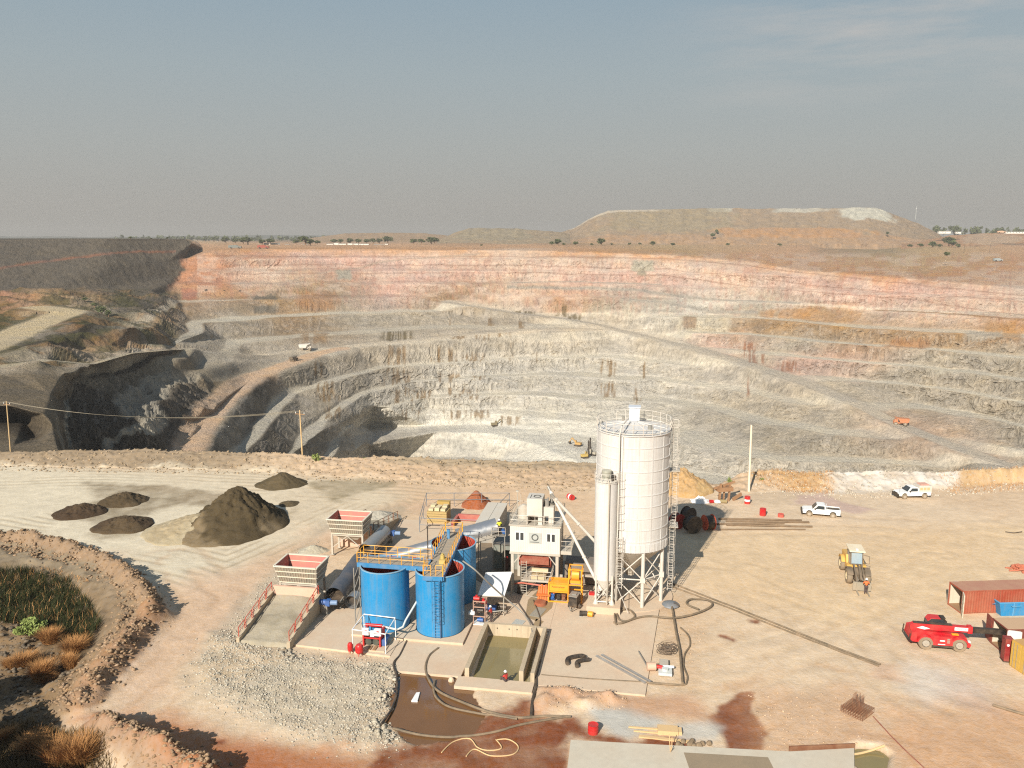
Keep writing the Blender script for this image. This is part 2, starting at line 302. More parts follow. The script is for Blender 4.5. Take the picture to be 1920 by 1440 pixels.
rad = wgt * (flute * 2.6 * face + rock * (1.2 + 2.2 * face))
lumpy = np.clip(((PC_ := (Ug < 330)) & (Vg > 545) & (Vg < 690)).astype(float), 0, 1)
lumpy = blur(blur(lumpy, 20, 0), 20, 1)
Znew += lumpy * (fbm(Xg / 22, Yg / 22, 5, 77) * 6.0)
dumpm = ((Ug < 350) & (Vg < 545)).astype(float); Znew += dumpm * sstep(Vg, 449, 462) * fbm(Xg / 6, Yg / 6, 4, 81) * 1.1
hole = sstep(Vg, 690, 720) * (1 - sstep(Ug, 380, 430)) * sstep(Ug, 105, 140)
Znew += hole * (fbm(Xg / 11, Yg / 11, 6, 85, .62) * 5.5 + 3.0 * (.5 - np.abs(fbm(Xg / 19, Yg / 19, 5, 86, .6)) * 2))
Yg2 = Yg + rad * Yg / np.hypot(Xg, Yg); Xg2 = Xg + rad * Xg / np.hypot(Xg, Yg)
berm_m = wgt * (1 - sstep(fr, lipw * 0.8, lipw + 0.05)) * sstep(fr, 0.0, 0.08)
grey_zone = (Vg > 560)
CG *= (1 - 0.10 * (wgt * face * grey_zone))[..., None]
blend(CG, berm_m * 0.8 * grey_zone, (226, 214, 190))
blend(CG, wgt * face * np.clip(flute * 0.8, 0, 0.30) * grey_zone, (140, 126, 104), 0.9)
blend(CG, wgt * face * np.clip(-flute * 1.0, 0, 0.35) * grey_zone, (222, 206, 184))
pinkz = sstep(Vg, 470, 480) * (1 - sstep(Vg, 535 + 0.03 * Ug, 560 + 0.03 * Ug)) * (Ug > 370)
blend(CG, pinkz * np.clip(fbm(Ug / 4.2, Vg / 14, 4, 90), 0, 0.3), (190, 132, 112))
blend(CG, pinkz * np.clip(fbm(Ug / 30, Vg / 9, 3, 91) * 1.2, 0, 0.4), (230, 206, 182))
def line_m(pts, w, wob=1.2, s=0):
    pu = np.array([p[0] for p in pts], float); pvv = np.array([p[1] for p in pts], float)
    vl = np.interp(US, pu, pvv, left=-999, right=-999) + wob * fbm(US / 30, US * 0, 3, 100 + s)
    return np.exp(-((Vg - vl[None, :]) / w) ** 2)
for q, (pts, w, c, k) in enumerate([
   ([(380,478),(700,478),(1000,479),(1250,484),(1400,497),(1600,522),(1920,552)], 0.8, (150,112,92), .6),
   ([(440,494),(700,494),(1000,495),(1250,501),(1500,530),(1700,545),(1920,566)], 0.8, (160,120,100), .6),
   ([(420,513),(700,511),(1000,511),(1250,516),(1500,545),(1700,560),(1920,585)], 0.8, (158,118,98), .6),
   ([(430,531),(520,528),(620,508),(700,492),(800,481),(900,474)], 1.3, (186,164,142), .8),
   ([(960,527),(1060,524),(1110,526)], 1.6, (176,164,146), .9), ([(1110,527),(1240,529)], 1.8, (174,162,146), .9),
   ([(950,537),(1100,539),(1200,543),(1300,556),(1400,562),(1500,566)], 2.6, (176,166,150), .9),
   ([(1180,562),(1250,568),(1330,580),(1420,583)], 2.6, (178,168,152), .9),
   ([(1640,580),(1700,583),(1760,585),(1830,592),(1920,600)], 1.6, (150,112,70), .8)]):
    blend(CG, line_m(pts, w, 0.8, q) * k, c)
RM = np.zeros(Ug.shape)
def road(pts, w, c, k=0.95, q=0):                      # haul roads follow the survey line, width in metres
    L = []
    for (u, v, D) in pts:
        z = zat(v, D * K); L.append(((u - 960) / F * (D * K * math.cos(PITCH) + (H - z) * math.sin(PITCH)), D * K, z))
    best = np.full(Ug.shape, 1e9); zz = np.zeros(Ug.shape)
    for (a, b) in zip(L[:-1], L[1:]):
        dx, dy = b[0] - a[0], b[1] - a[1]; t = np.clip(((Xg - a[0]) * dx + (Yg - a[1]) * dy) / (dx * dx + dy * dy), 0, 1)
        ds = np.hypot(Xg - a[0] - t * dx, Yg - a[1] - t * dy); m = ds < best
        best = np.where(m, ds, best); zz = np.where(m, a[2] + t * (b[2] - a[2]), zz)
    near_z = np.exp(-((Zg - zz) / 12) ** 2)
    m = (1 - sstep(best, w * 0.8, w * 1.7)) * near_z
    global Znew, Xg2, Yg2, RM
    Znew = Znew * (1 - m) + (zz + 0.1 * rock) * m; Xg2 = Xg2 * (1 - m) + Xg * m; Yg2 = Yg2 * (1 - m) + Yg * m
    cm_ = (1 - sstep(best + 1.2 * rock, w * 0.55, w * 0.9)) * near_z
    blend(CG, cm_ * k, c); RM = np.maximum(RM, cm_)
road([(350,655,480),(420,662,510),(490,666,548),(560,657,572),(640,650,592),(700,643,607),(850,630,641),(1000,617,666),(1160,617,680)], 8, (226,208,180))
road([(352,845,312),(370,811,345),(395,776,385),(430,741,425),(480,704,482),(540,682,522),(590,664,565),(640,653,588)], 10, (232,196,160))
road([(840,566,714),(960,585,706),(1060,597,697),(1130,609,689),(1160,617,680),(1300,651,622),(1400,681,582),(1500,713,542),(1600,753,507),(1690,798,478),(1780,833,455),(1860,863,435),(1920,885,425)], 9, (208,194,172))
road([(-200,689,302),(0,688,305),(90,675,330),(180,683,345),(250,663,385),(330,656,430),(350,655,480)], 6, (204,188,158))
road([(-100,680,310),(0,640,390),(60,612,440),(130,584,490),(70,576,500)], 15, (220,198,158))
blend(CG, np.exp(-((Vg - np.interp(US, [-100, 0, 60, 120, 180, 240, 380], [520, 503, 493, 486, 478, 473, 470])[None]) / 2.2) ** 2) * (Ug < 330) * 0.7, (164, 110, 84))
blend(CG, np.clip(1.5 * sstep(-Ug, -140, 140), 0, 1) * (Vg < 545) * 0.4, (92, 84, 76))
def stain(u, v, w, h, c, k=0.72, fine=1.0, thr=0.0):
    m = (1 - sstep(np.abs(Ug - u) / w + 0.25 * fbm(Ug / 12, Vg / 12, 2, 7), 0.7, 1.1)) * (1 - sstep(np.abs(Vg - v) / h + 0.3 * fbm(Ug / 3, Vg / 50, 2, 8), 0.6, 1.05))
    st = sstep(fbm(Ug / (3.4 * fine) + Vg / 70, Vg / 30, 3, 120), thr - 0.15, thr + 0.2)
    blend(CG, m * st * k, c)
BRN = (146, 112, 66)
for a in [(745,669,20,12),(835,667,22,11),(815,665,10,12),(885,668,22,11),(958,662,6,15),(1000,668,8,14),(745,705,32,15),(840,704,24,12),(900,705,14,8),(755,740,20,13),(790,738,20,11),(865,735,36,14),(770,776,22,14,),(850,775,18,12),(895,773,24,12),(955,788,20,9),
          (905,641,14,8),(860,640,14,7),(945,637,14,8),(840,598,8,10),(900,598,8,9),(920,600,8,8),(977,605,5,9),(595,694,14,10),(615,728,24,20),(625,770,16,16),(1140,688,14,16),(1138,728,16,14),(1205,690,6,20),(1195,740,7,20),(1150,675,5,8),(1400,650,16,16),(1420,668,16,8),(1480,682,24,10),(1402,725,4,18)]:
    stain(*a[:4], BRN if a[0] < 1300 else (160, 104, 70))
for a in [(740,632,12,10),(745,628,30,9),(985,578,22,8),(1052,575,12,12),(1075,585,14,10)]: stain(*a, (116, 100, 66), 0.8, 1.4, -0.2)
stain(645,513,17,9,(168,160,142),0.9,6,-1); stain(1205,497,22,10,(192,182,158),0.9,6,-1); stain(1203,508,9,9,(166,154,132),0.9,6,-1)
stain(1320,605,50,22,(214,200,172),0.8,8,-1); stain(1295,600,16,10,(150,116,84),0.7,3,-.3)
stain(495,555,24,8,(112,106,92),0.8,4,-.4); stain(500,575,22,6,(116,110,96),0.7,4,-.4); stain(355,550,16,12,(196,128,100),0.8,5,-.6)
stain(595,560,40,18,(176,128,88),0.6,6,-.6); stain(590,630,28,14,(160,124,84),0.6,4,-.4); stain(1700,640,45,12,(186,136,92),0.7,5,-.4); stain(1480,585,50,9,(200,152,100),0.7,5,-.5)
stain(1560,590,60,10,(192,150,104),0.6,5,-.4); stain(1880,620,40,22,(184,140,92),0.6,5,-.4); stain(1845,625,40,12,(190,178,158),0.8,9,-1); stain(1790,690,50,9,(206,196,174),0.6,9,-.8)
stain(760,835,30,14,(178,174,162),0.5,8,-.6); stain(860,835,40,16,(186,180,166),0.5,8,-.6)
blend(CG, lumpy * (1 - RM) * sstep(fbm(Xg / 9, Yg / 9, 4, 130), -0.15, 0.25) * 0.75, (86, 82, 46))
blend(CG, lumpy * (1 - RM) * sstep(fbm(Xg / 12, Yg / 12, 4, 131), 0.1, 0.4) * 0.5, (168, 128, 84))
# hidden near wall of the pit, falling from the rim to the floor
NB = 26
t_ = np.linspace(0, 1, NB + 1)[1:]
D0, X0, Y0, Z0 = Dg[-1], Xg2[-1], Yg2[-1], Znew[-1]
Db = np.interp(US, [-340, 0, 500, 900, 1100, 1400, 1700, 1920, 2280], np.array([136, 136, 134, 129, 127, 124, 122, 126, 128.]) * K)
Xb = (US - 960) / F * (Db * math.cos(PITCH) + H * math.sin(PITCH))
rowsX, rowsY, rowsZ = [], [], []
for t in t_:
    s = t ** 0.8; rowsX.append(X0 + (Xb - X0) * s); rowsY.append(Y0 + (Db - Y0) * s)
    zz = Z0 + (-2.5 - Z0) * (t ** 4); rowsZ.append(np.where(t > .99, -2.5, np.minimum(zz, zz) - 1.5 * np.sin(t * 9) * (t < .95)))
Xp = np.concatenate([Xg2, np.array(rowsX)]); Yp = np.concatenate([Yg2, np.array(rowsY)]); Zp = np.concatenate([Znew, np.array(rowsZ)])
Cp = np.concatenate([CG, np.repeat(CG[-1:], NB, 0)])
def mat_rock():
    t = NT('pit rock'); a = t.n('ShaderNodeVertexColor', layer_name='soil'); v = t.coord('Object'); vs = t.coord('Object', (1, 1, .28)); vb = t.coord('Object', (.25, .25, 1.4))
    n1 = t.noise(v, .05, 8, .72); n2 = t.noise(vs, .30, 7, .75, .6); n3 = t.noise(v, .9, 4, .7); nb = t.noise(vb, .16, 5, .65, .4)
    geo = t.n('ShaderNodeNewGeometry'); sx = t.n('ShaderNodeSeparateXYZ'); t.l(geo.outputs['True Normal'], sx.inputs[0]); steep = t.rng(sx.outputs[2], .9, .6, 0, 1)
    k = t.math('ADD', t.math('MULTIPLY', t.rng(n2, .32, .68, -.32, .24), steep), t.math('ADD', t.rng(n3, .3, .7, .90, 1.10), t.math('ADD', t.rng(n1, .3, .7, -.14, .14), t.math('MULTIPLY', t.rng(nb, .35, .65, -.14, .12), steep))))
    hs = t.n('ShaderNodeHueSaturation'); t.l(a.outputs[0], hs.inputs['Color']); t.l(k, hs.inputs['Value']); t.l(t.rng(n1, .3, .7, .8, 1.15), hs.inputs['Saturation'])
    t.base(hs.outputs[0]); t.set(Roughness=.95, Specular_IOR_Level=.1)
    t.bump(t.math('ADD', t.math('MULTIPLY', n2, .7), t.math('ADD', t.math('MULTIPLY', n3, .35), t.math('MULTIPLY', nb, .4))), 4.0, .9); return t.m
M_PIT = mat_rock()
WALLK = 0.76
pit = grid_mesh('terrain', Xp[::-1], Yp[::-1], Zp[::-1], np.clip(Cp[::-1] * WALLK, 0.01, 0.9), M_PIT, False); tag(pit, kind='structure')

# waste dumps beyond the pit
def dump_hill(name, prof, Dbase, Dtop, depth, cols, seed, rng_u):
    us = np.linspace(rng_u[0], rng_u[1], 420); vt = np.interp(us, [p[0] for p in prof], [p[1] for p in prof]); vb = np.interp(us, [p[0] for p in prof], [p[2] for p in prof])
    vt = np.minimum(vt + 1.2 * fbm(us / 18, us * 0, 3, seed), vb)
    fr = np.concatenate([[-1.0], np.linspace(0, 1, 60), [1.25, 1.6, 2.0]]); X, Y, Z = [], [], []
    zb = H - Dbase * np.tan(PITCH + np.arctan((vb - 720) / F)); zt = H - Dtop * np.tan(PITCH + np.arctan((vt - 720) / F))
    for f in fr:
        if f < 0: D = Dbase - 90 + 0 * us; z = zb - 28
        elif f <= 1: D = Dbase + (Dtop - Dbase) * f; z = zb + (zt - zb) * f
        elif f < 2: D = Dtop + depth * (f - 1); z = zt + 0 * us
        else: D = Dtop + depth * 1.4; z = zb * 0 + 18
        a = fbm(us / 14, us * 0 + f * 9, 4, seed + 3) * 3.0 * (0 < f < 1)
        dep = D * math.cos(PITCH) + (H - z) * math.sin(PITCH); X.append((us - 960) / F * dep); Y.append(np.zeros_like(us) + D + a * 3); Z.append(z + a * 0.4)
    X, Y, Z = np.array(X), np.array(Y), np.array(Z)
    UU = np.repeat(us[None], len(fr), 0); FF = np.repeat(np.array(fr)[:, None], len(us), 1)
    C = np.zeros(X.shape + (3,)); C[:] = lin(cols[0])
    for (uu, f, wu_, wf, c, k) in cols[1:]:
        m = np.exp(-((UU - uu) / wu_) ** 4) * np.exp(-((FF - f) / wf) ** 4); m = sstep(m + 0.5 * fbm(UU / 22, FF * 5, 4, seed + 7), 0.35, 0.75)
        blend(C, m * k, c)
    C *= (1 + 0.2 * fbm(UU / 5, FF * 14, 4, seed + 9))[..., None]
    o = grid_mesh(name, X[::-1], Y[::-1], Z[::-1], np.clip(C[::-1] * WALLK, .01, .9), M_PIT); return tag(o, kind='structure')
dump_hill('waste_dump', [(1000,452,456),(1075,428,458),(1120,402,458),(1140,395,458),(1300,391,459),(1480,391,459),(1640,389,459),(1680,404,459),(1720,418,459),(1758,438,459),(1775,450,458)], 1740, 1970, 350,
   [(170,146,118),(1380,.12,700,.16,(190,150,112),.6),(1630,.85,55,.22,(206,200,180),.95),(1350,.96,26,.08,(206,200,180),.9),(1500,.95,60,.08,(200,194,176),.8),(1250,.7,130,.4,(164,148,118),.7),(1150,.98,90,.05,(204,190,168),.8),(1480,.3,160,.14,(196,148,102),.8)], 200, (1000, 1775))
dump_hill('spoil_heap', [(820,452,458),(850,437,458),(880,428,459),(960,428,460),(1010,432,460),(1060,436,459),(1090,448,459)], 1730, 1880, 250, [(166,146,118),(930,.7,80,.5,(160,148,122),.6)], 230, (820, 1090))
dump_hill('low_hill', [(560,449,452),(600,444,453),(650,438,453),(720,436,454),(800,438,455),(860,443,455),(900,449,456)], 2600, 2900, 300, [(176,144,108)], 240, (560, 900))
dump_hill('haul_road_bank', [(1690,458,458),(1740,450,459.5),(1780,442,460.5),(1850,437,461.5),(1920,437,462),(2100,437,462)], 1600, 1800, 400, [(186,144,108),(1860,.5,60,.5,(196,168,138),.8)], 250, (1690, 2100))
dump_hill('far_hills', [(-300,444,446.4),(100,443,446.4),(200,444.5,446.4),(420,442,446.4),(520,440.5,446.4),(640,442,446.4),(800,445,446.4),(1000,445,446.4)], 6000, 6400, 300, [(96,100,88)], 260, (-300, 1000))
# ------------------------------------------------------------------ the works yard: ground sheet with rim bank, windrows, gravel and wet patches
RNG = np.random.default_rng(7); random.seed(7)
gx = np.arange(-118, 118.01, 0.25); gy = np.arange(46, 156.01, 0.25)
GX, GY = np.meshgrid(gx, gy)
YC = dict(sand=(226, 200, 167), pale=(226, 212, 184), pink=(222, 188, 156), berml=(158, 138, 112), bermm=(198, 170, 138), white=(218, 210, 196), drygrass=(196, 158, 108), gravel=(200, 184, 158),
          red=(134, 74, 46), redsoil=(190, 128, 86), bank=(146, 124, 98), greybank=(150, 136, 114), greyp=(200, 196, 184), darksand=(120, 104, 78), wet=(126, 110, 86))
GC = np.zeros(GX.shape + (3,)); GC[:] = lin(YC['sand'])
W1 = fbm(GX / 6, GY / 6, 5, 300); W2 = fbm(GX / 1.6, GY / 1.6, 4, 310); W3 = fbm(GX / 25, GY / 25, 3, 320)
def pmask(px, soft=1.0, wob=1.2, z=0.0, world=False, fine=0.3):
    P = [(p[0], p[1]) if world else tuple(at(p[0], p[1], z)[:2]) for p in px]
    xs = [p[0] for p in P]; ys = [p[1] for p in P]; mg = soft + wob * 2 + 1
    i0, i1 = np.searchsorted(gx, min(xs) - mg), np.searchsorted(gx, max(xs) + mg); j0, j1 = np.searchsorted(gy, min(ys) - mg), np.searchsorted(gy, max(ys) + mg)
    out = np.zeros(GX.shape)
    if i0 >= i1 or j0 >= j1: return out
    X, Y = GX[j0:j1, i0:i1], GY[j0:j1, i0:i1]; ds = np.full(X.shape, 1e9); ins = np.zeros(X.shape, bool)
    for (a, b) in zip(P, P[1:] + P[:1]):
        dx, dy = b[0] - a[0], b[1] - a[1]; t = np.clip(((X - a[0]) * dx + (Y - a[1]) * dy) / (dx * dx + dy * dy + 1e-9), 0, 1)
        ds = np.minimum(ds, np.hypot(X - a[0] - t * dx, Y - a[1] - t * dy))
        c = ((a[1] > Y) != (b[1] > Y)) & (X < (b[0] - a[0]) * (Y - a[1]) / (b[1] - a[1] + 1e-12) + a[0]); ins ^= c
    sd = np.where(ins, ds, -ds) + wob * W1[j0:j1, i0:i1] + fine * wob * W2[j0:j1, i0:i1]
    out[j0:j1, i0:i1] = sstep(sd, -soft, soft); return out
def ldist(px, z=0.0):
    P = [tuple(at(p[0], p[1], z)[:2]) for p in px]; ds = np.full(GX.shape, 1e9); tt = np.zeros(GX.shape); side = np.zeros(GX.shape)
    for i, (a, b) in enumerate(zip(P[:-1], P[1:])):
        dx, dy = b[0] - a[0], b[1] - a[1]; t = np.clip(((GX - a[0]) * dx + (GY - a[1]) * dy) / (dx * dx + dy * dy), 0, 1)
        q = np.hypot(GX - a[0] - t * dx, GY - a[1] - t * dy); m = q < ds; ds = np.where(m, q, ds); tt = np.where(m, i + t, tt)
        side = np.where(m, dx * (GY - a[1]) - dy * (GX - a[0]), side)
    return ds, tt, side
GZ = 0.05 * W1 + 0.03 * W2
# rim bank
cre = [(-500,848,1.5),(0,846,1.6),(300,845,1.6),(480,851,1.6),(640,857,1.6),(900,862,1.7),(1100,868,1.7),(1230,876,1.6),(1290,900,0.3),(1350,908,0.0),(1385,889,1.3),(1450,884,1.8),(1560,887,1.7),(1700,885,1.8),(1790,884,1.8),(1860,880,2.0),(1920,876,2.2),(2400,850,2.8)]
toe = [(-500,876),(0,873),(450,882),(600,893),(900,907),(1100,917),(1230,925),(1290,918),(1350,918),(1400,926),(1480,920),(1600,922),(1700,918),(1800,916),(1920,900),(2400,885)]
cw = np.array([tuple(at(u, v, z)) for u, v, z in cre]); tw = np.array([tuple(at(u, v)) for u, v in toe])
yc = np.interp(GX, cw[:, 0], cw[:, 1]) + 0.6 * fbm(GX / 7, GX * 0, 3, 331); zc = np.interp(GX, cw[:, 0], cw[:, 2]) + 0.35 * fbm(GX / 5, GX * 0 + 2, 3, 332); yt = np.interp(GX, tw[:, 0], tw[:, 1])
yt = np.minimum(yt, yc - 1.0)
f_ = np.clip((GY - yt) / (yc - yt), 0, 1); up = f_ ** 1.15 * zc * (1 - 0.15 * np.exp(-((f_ - 1) / .1) ** 2))
GZ += np.where(GY < yc, up, zc - np.clip(GY - yc - 0.3, 0, 99) * 0.62)
bm_m = sstep(f_, 0.02, 0.12)
GZ += bm_m * (0.16 * W2 + 0.24 * fbm(GX / 0.6, GY / 0.6, 3, 335) + .1 * fbm(GX / 3.3, GY / 3.3, 3, 336))
leftw = 1 - sstep(GX, -52, -24)
blend(GC, bm_m * leftw, YC['berml']); blend(GC, bm_m * (1 - leftw), YC['bermm'])
blend(GC, bm_m * sstep(f_, 0.55, 0.9) * sstep(GX, -26, -18) * (1 - sstep(GX, 16, 20)), (172, 152, 124))
blend(GC, bm_m * sstep(GX, -8, 4) * (1 - sstep(GX, 16, 20)) * sstep(W1, -.3, .5) * 0.7, (176, 154, 124))
blend(GC, pmask([(1385,884),(1450,880),(1565,882),(1565,922),(1480,918),(1420,915)], 1.0, 2.2) * (.75 + .4 * W2), YC['drygrass'])
blend(GC, pmask([(1560,882),(1700,880),(1800,878),(1800,915),(1690,925),(1560,925)], 1.4, 2.2) * (.8 + .5 * W2), YC['white'])
blend(GC, pmask([(1800,880),(2100,850),(2100,900),(1920,905),(1800,916)], .6, .8), (196, 164, 122))
# pale haul road on the left
blend(GC, pmask([(-600,880),(0,876),(300,878),(520,884),(700,900),(860,912),(760,940),(650,985),(520,1035),(440,1090),(330,1110),(280,1080),(210,1040),(120,1020),(0,1003),(-600,985)], 2.5, 2.5), YC['pale'], )
blend(GC, pmask([(320,1100),(520,1030),(640,985),(760,938),(940,925),(940,950),(760,962),(640,1030),(540,1060),(500,1130),(430,1210),(360,1240),(300,1310),(200,1360),(240,1250),(310,1160)], 3, 3) * 0.75, YC['pink'])
blend(GC, pmask([(700,895),(1100,920),(1250,935),(1100,1000),(1000,960),(860,950),(760,935)], 3, 2) * 0.8, (228, 196, 160))
blend(GC, pmask([(1560,925),(1800,918),(2100,905),(2100,960),(1800,960),(1500,985),(1400,1010),(1340,1005),(1500,955)], 3, 3) * 0.5, (224, 200, 170))
# wheel tracks on the haul road
def tracks(px, w, n, k, c=(186, 168, 138), s=0):
    ds, tt, side = ldist(px); lat = np.sign(side) * ds
    m = (1 - sstep(ds, w * .6, w)); st = 0.5 + 0.5 * np.sin(lat * n + 2.5 * fbm(GX / 8, GY / 8, 2, 340 + s)); st = st ** 3 * sstep(fbm(GX / 5 + s, GY / 5, 3, 345), -0.25, 0.35)
    blend(GC, m * st * k, c)
    return m * st
tr = tracks([(-200,960),(0,985),(160,1010),(300,1050),(420,1080),(560,1020),(700,950)], 9, 4.2, .7) + tracks([(-200,900),(200,895),(450,905),(640,915),(800,925)], 8, 3.6, .6, s=3) + tracks([(330,1050),(400,1120),(330,1230),(230,1330)], 6, 2.2, .4, (196, 160, 124), 5)
tr = tr + tracks([(1250,1000),(1500,985),(1750,1000),(1960,1010)], 9, 1.6, .3, (206, 172, 132), 7) + tracks([(1300,1230),(1480,1180),(1640,1120),(1800,1000),(1960,950)], 10, 1.8, .28, (208, 172, 130), 9)
tr = tr + tracks([(1260,1060),(1400,1075),(1560,1140),(1640,1200),(1760,1300),(1960,1380)], 7, 2.3, .3, (200, 166, 126), 13) + tracks([(1330,1260),(1450,1230),(1560,1200),(1690,1120),(1760,1050)], 5, 2.6, .3, (238, 214, 178), 15)
tr = tr + tracks([(1380,1340),(1560,1290),(1750,1330),(1960,1400)], 8, 2.0, .35, (206, 160, 116), 11)
GZ -= 0.05 * np.clip(tr, 0, 1)
# windrows and the overgrown hollow on the left
def windrow(px, hgt, sig, z, c, k=1.0, rough=0.4):
    global GZ
    ds, tt, side = ldist(px, z); w = np.exp(-(ds / (sig * (1 + 0.35 * W1))) ** 2); hh = hgt * (1 + 0.45 * fbm(GX / 2.6, GY / 2.6, 3, 360))
    GZ = GZ + w * hh + w * rough * W2; blend(GC, sstep(w, .15, .5) * k, c); return w
hol = pmask([(-600,1060),(0,1070),(90,1075),(150,1100),(190,1150),(190,1200),(140,1270),(90,1330),(120,1400),(240,1470),(240,1560),(-600,1560)], 2.2, 1.2)
GZ = GZ - hol * 1.3 + hol * (0.5 * W1 + 0.5 * W2 + .25 * fbm(GX / .7, GY / .7, 3, 372))
bk = pmask([(-600,985),(0,1004),(60,1010),(140,1030),(200,1050),(245,1085),(290,1120),(300,1150),(270,1190),(215,1240),(175,1300),(100,1345),(60,1340),(90,1280),(190,1190),(180,1130),(120,1085),(0,1078),(-600,1075)], 1.0, .8)
blend(GC, bk, YC['bank']); blend(GC, bk * sstep(GX, -56, -46) * 0 + bk * (1 - sstep(GX, -50, -38)) * .9, (148, 132, 108))
GZ += bk * (0.7 + 0.3 * W2 + .28 * fbm(GX / .7, GY / .7, 3, 370))
windrow([(-500,975),(0,1001),(70,1008),(140,1026),(200,1046),(245,1078),(280,1115),(288,1145)], 0.9, 1.3, 1.4, (160, 132, 104), .8)
windrow([(288,1145),(250,1190),(215,1225),(185,1260),(160,1295)], 0.8, 1.4, 1.0, (160, 124, 94), .85, .6)
windrow([(180,1338),(230,1368),(290,1400),(340,1425),(440,1480)], 1.5, 1.2, 1.4, (166, 132, 104), .95, .5)
bk2 = pmask([(180,1340),(240,1370),(300,1400),(420,1450),(420,1560),(250,1560),(230,1440),(170,1390)], .8, .6)
blend(GC, bk2, (168, 142, 116)); GZ += bk2 * (.5 + .4 * W2 + .2 * fbm(GX / .7, GY / .7, 3, 371))
blend(GC, hol, (96, 80, 58)); blend(GC, hol * sstep(W1, -.1, .3) * .6, (124, 106, 82))
# gravel apron, red soil, puddles
GRAV_PX = [(395,1195),(470,1205),(540,1232),(660,1240),(742,1246),(748,1262),(735,1300),(712,1350),(722,1370),(748,1385),(735,1408),(640,1400),(560,1380),(470,1350),(390,1310),(365,1260)]
gv = pmask(GRAV_PX, 2.2, 2.4); blend(GC, gv, YC['gravel']); blend(GC, gv * sstep(W1, -.2, .3) * .7, (208, 182, 148)); GZ += gv * (0.22 + 0.12 * W2)
gv2 = pmask([(560,1070),(600,1000),(650,975),(690,965),(690,960),(640,960),(540,1040),(450,1120),(400,1190),(470,1190),(515,1110)], 1.0, 1.2); blend(GC, gv2 * .6, (190, 178, 156))
rs = pmask([(150,1345),(260,1335),(380,1350),(480,1385),(640,1405),(740,1410),(680,1470),(500,1560),(440,1560)], 1.5, 1.5); blend(GC, rs * .9, YC['redsoil'])
blend(GC, pmask([(380,1390),(500,1410),(640,1440),(640,1560),(420,1480)], 2, 1.5) * .7, (176, 104, 66))
rw = pmask([(722,1390),(770,1395),(880,1350),(985,1318),(1010,1345),(1100,1350),(1140,1375),(1180,1385),(1300,1402),(1340,1420),(1072,1392),(1066,1560),(640,1560),(690,1410)], .9, 1.6, fine=.7); blend(GC, rw * (.95 + .3 * W2), YC['red']); GZ += rw * .05 * W2
for p in ([(1330,1345),(1385,1300),(1410,1298),(1412,1335),(1440,1375),(1425,1408),(1365,1408),(1355,1375)], [(1345,1185),(1385,1195),(1378,1203),(1340,1192)], [(1402,1160),(1430,1160),(1425,1170),(1405,1168)], [(380,1385),(430,1380),(430,1395),(400,1400)]):
    m = pmask(p, .25, .7, fine=.6); blend(GC, m * .95, (140, 82, 54)); GZ -= .05 * m
blend(GC, pmask([(1090,1325),(1180,1320),(1235,1352),(1180,1385),(1140,1375),(1105,1350)], .6, .9) * .95, YC['greyp'])
blend(GC, pmask([(1275,1365),(1330,1352),(1355,1362),(1340,1385),(1280,1380)], .6, .9) * .8, YC['greyp'])
blend(GC, pmask([(1690,1240),(1770,1255),(1800,1290),(1740,1320),(1700,1290)], 1.5, 1.5) * .8, (222, 208, 190))
blend(GC, pmask([(1780,1270),(1850,1290),(1860,1340),(1800,1320)], 1.5, 1.5) * .7, (208, 186, 168))
blend(GC, pmask([(1630,1240),(1680,1245),(1690,1275),(1640,1270)], .8, 1.0) * .6, (214, 176, 146))
blend(GC, pmask([(1690,1340),(1960,1330),(1960,1500),(1700,1470),(1620,1380)], 3, 3) * .6, (206, 150, 104))
blend(GC, pmask([(1400,1290),(1600,1290),(1640,1390),(1420,1440)], 2, 2) * .5, (204, 158, 118))
blend(GC, pmask([(1010,1290),(1290,1300),(1340,1350),(1100,1325),(1000,1345)], 1, 1) * .8, (204, 158, 122)); 
mound = pmask([(1010,1290),(1060,1292),(1150,1300),(1170,1312),(1120,1325),(1030,1340),(1005,1320)], .8, .6); GZ += mound * (.5 + .5 * W2)
mud = pmask([(1040,1275),(1130,1285),(1150,1297),(1100,1300),(1040,1288)], .4, .5); blend(GC, mud, (110, 92, 68)); GZ -= mud * .25
blend(GC, pmask([(1250,1000),(1480,995),(1920,990),(1920,1130),(1500,1180),(1300,1100)], 4, 4) * .5, (230, 198, 152))
blend(GC, pmask([(1210,1120),(1290,1110),(1340,1180),(1310,1300),(1280,1290)], 1, 1.5) * .45, (212, 178, 140))
blend(GC, pmask([(1490,925),(1560,930),(1640,955),(1600,962),(1530,952),(1480,945)], .8, 1.6, fine=.8) * .7, (200, 170, 158))
blend(GC, pmask([(1400,912),(1440,905),(1500,925),(1490,945),(1400,945),(1380,930)], 1.2, 1.4) * .6, (206, 182, 152))
# spilt dark sand round the stockpiles
for p, c, k in (([(165,905),(300,912),(420,925),(420,950),(330,945),(280,965),(180,985),(110,965),(180,935)], YC['darksand'], .75), ([(575,905),(640,898),(745,902),(735,912),(660,925),(630,940),(600,925)], (150, 142, 116), .95),
                ([(330,1010),(450,1018),(560,960),(560,940),(520,980),(440,1005)], (176, 160, 130), .7), ([(690,965),(740,948),(770,958),(740,975)], (176, 166, 144), .8), ([(175,1000),(290,985),(250,1005),(190,1010)], (140, 122, 92), .6)):
    m = pmask(p, 1.2, 1.6, fine=.5); blend(GC, m * k * (0.75 + .5 * W2), c)
blend(GC, sstep(W3, -.2, .6) * .22 * (1 - bm_m), (206, 164, 118))
GC *= (1 + .05 * W1 + .06 * W2 + .05 * fbm(GX / .7, GY / .7, 2, 390))[..., None]
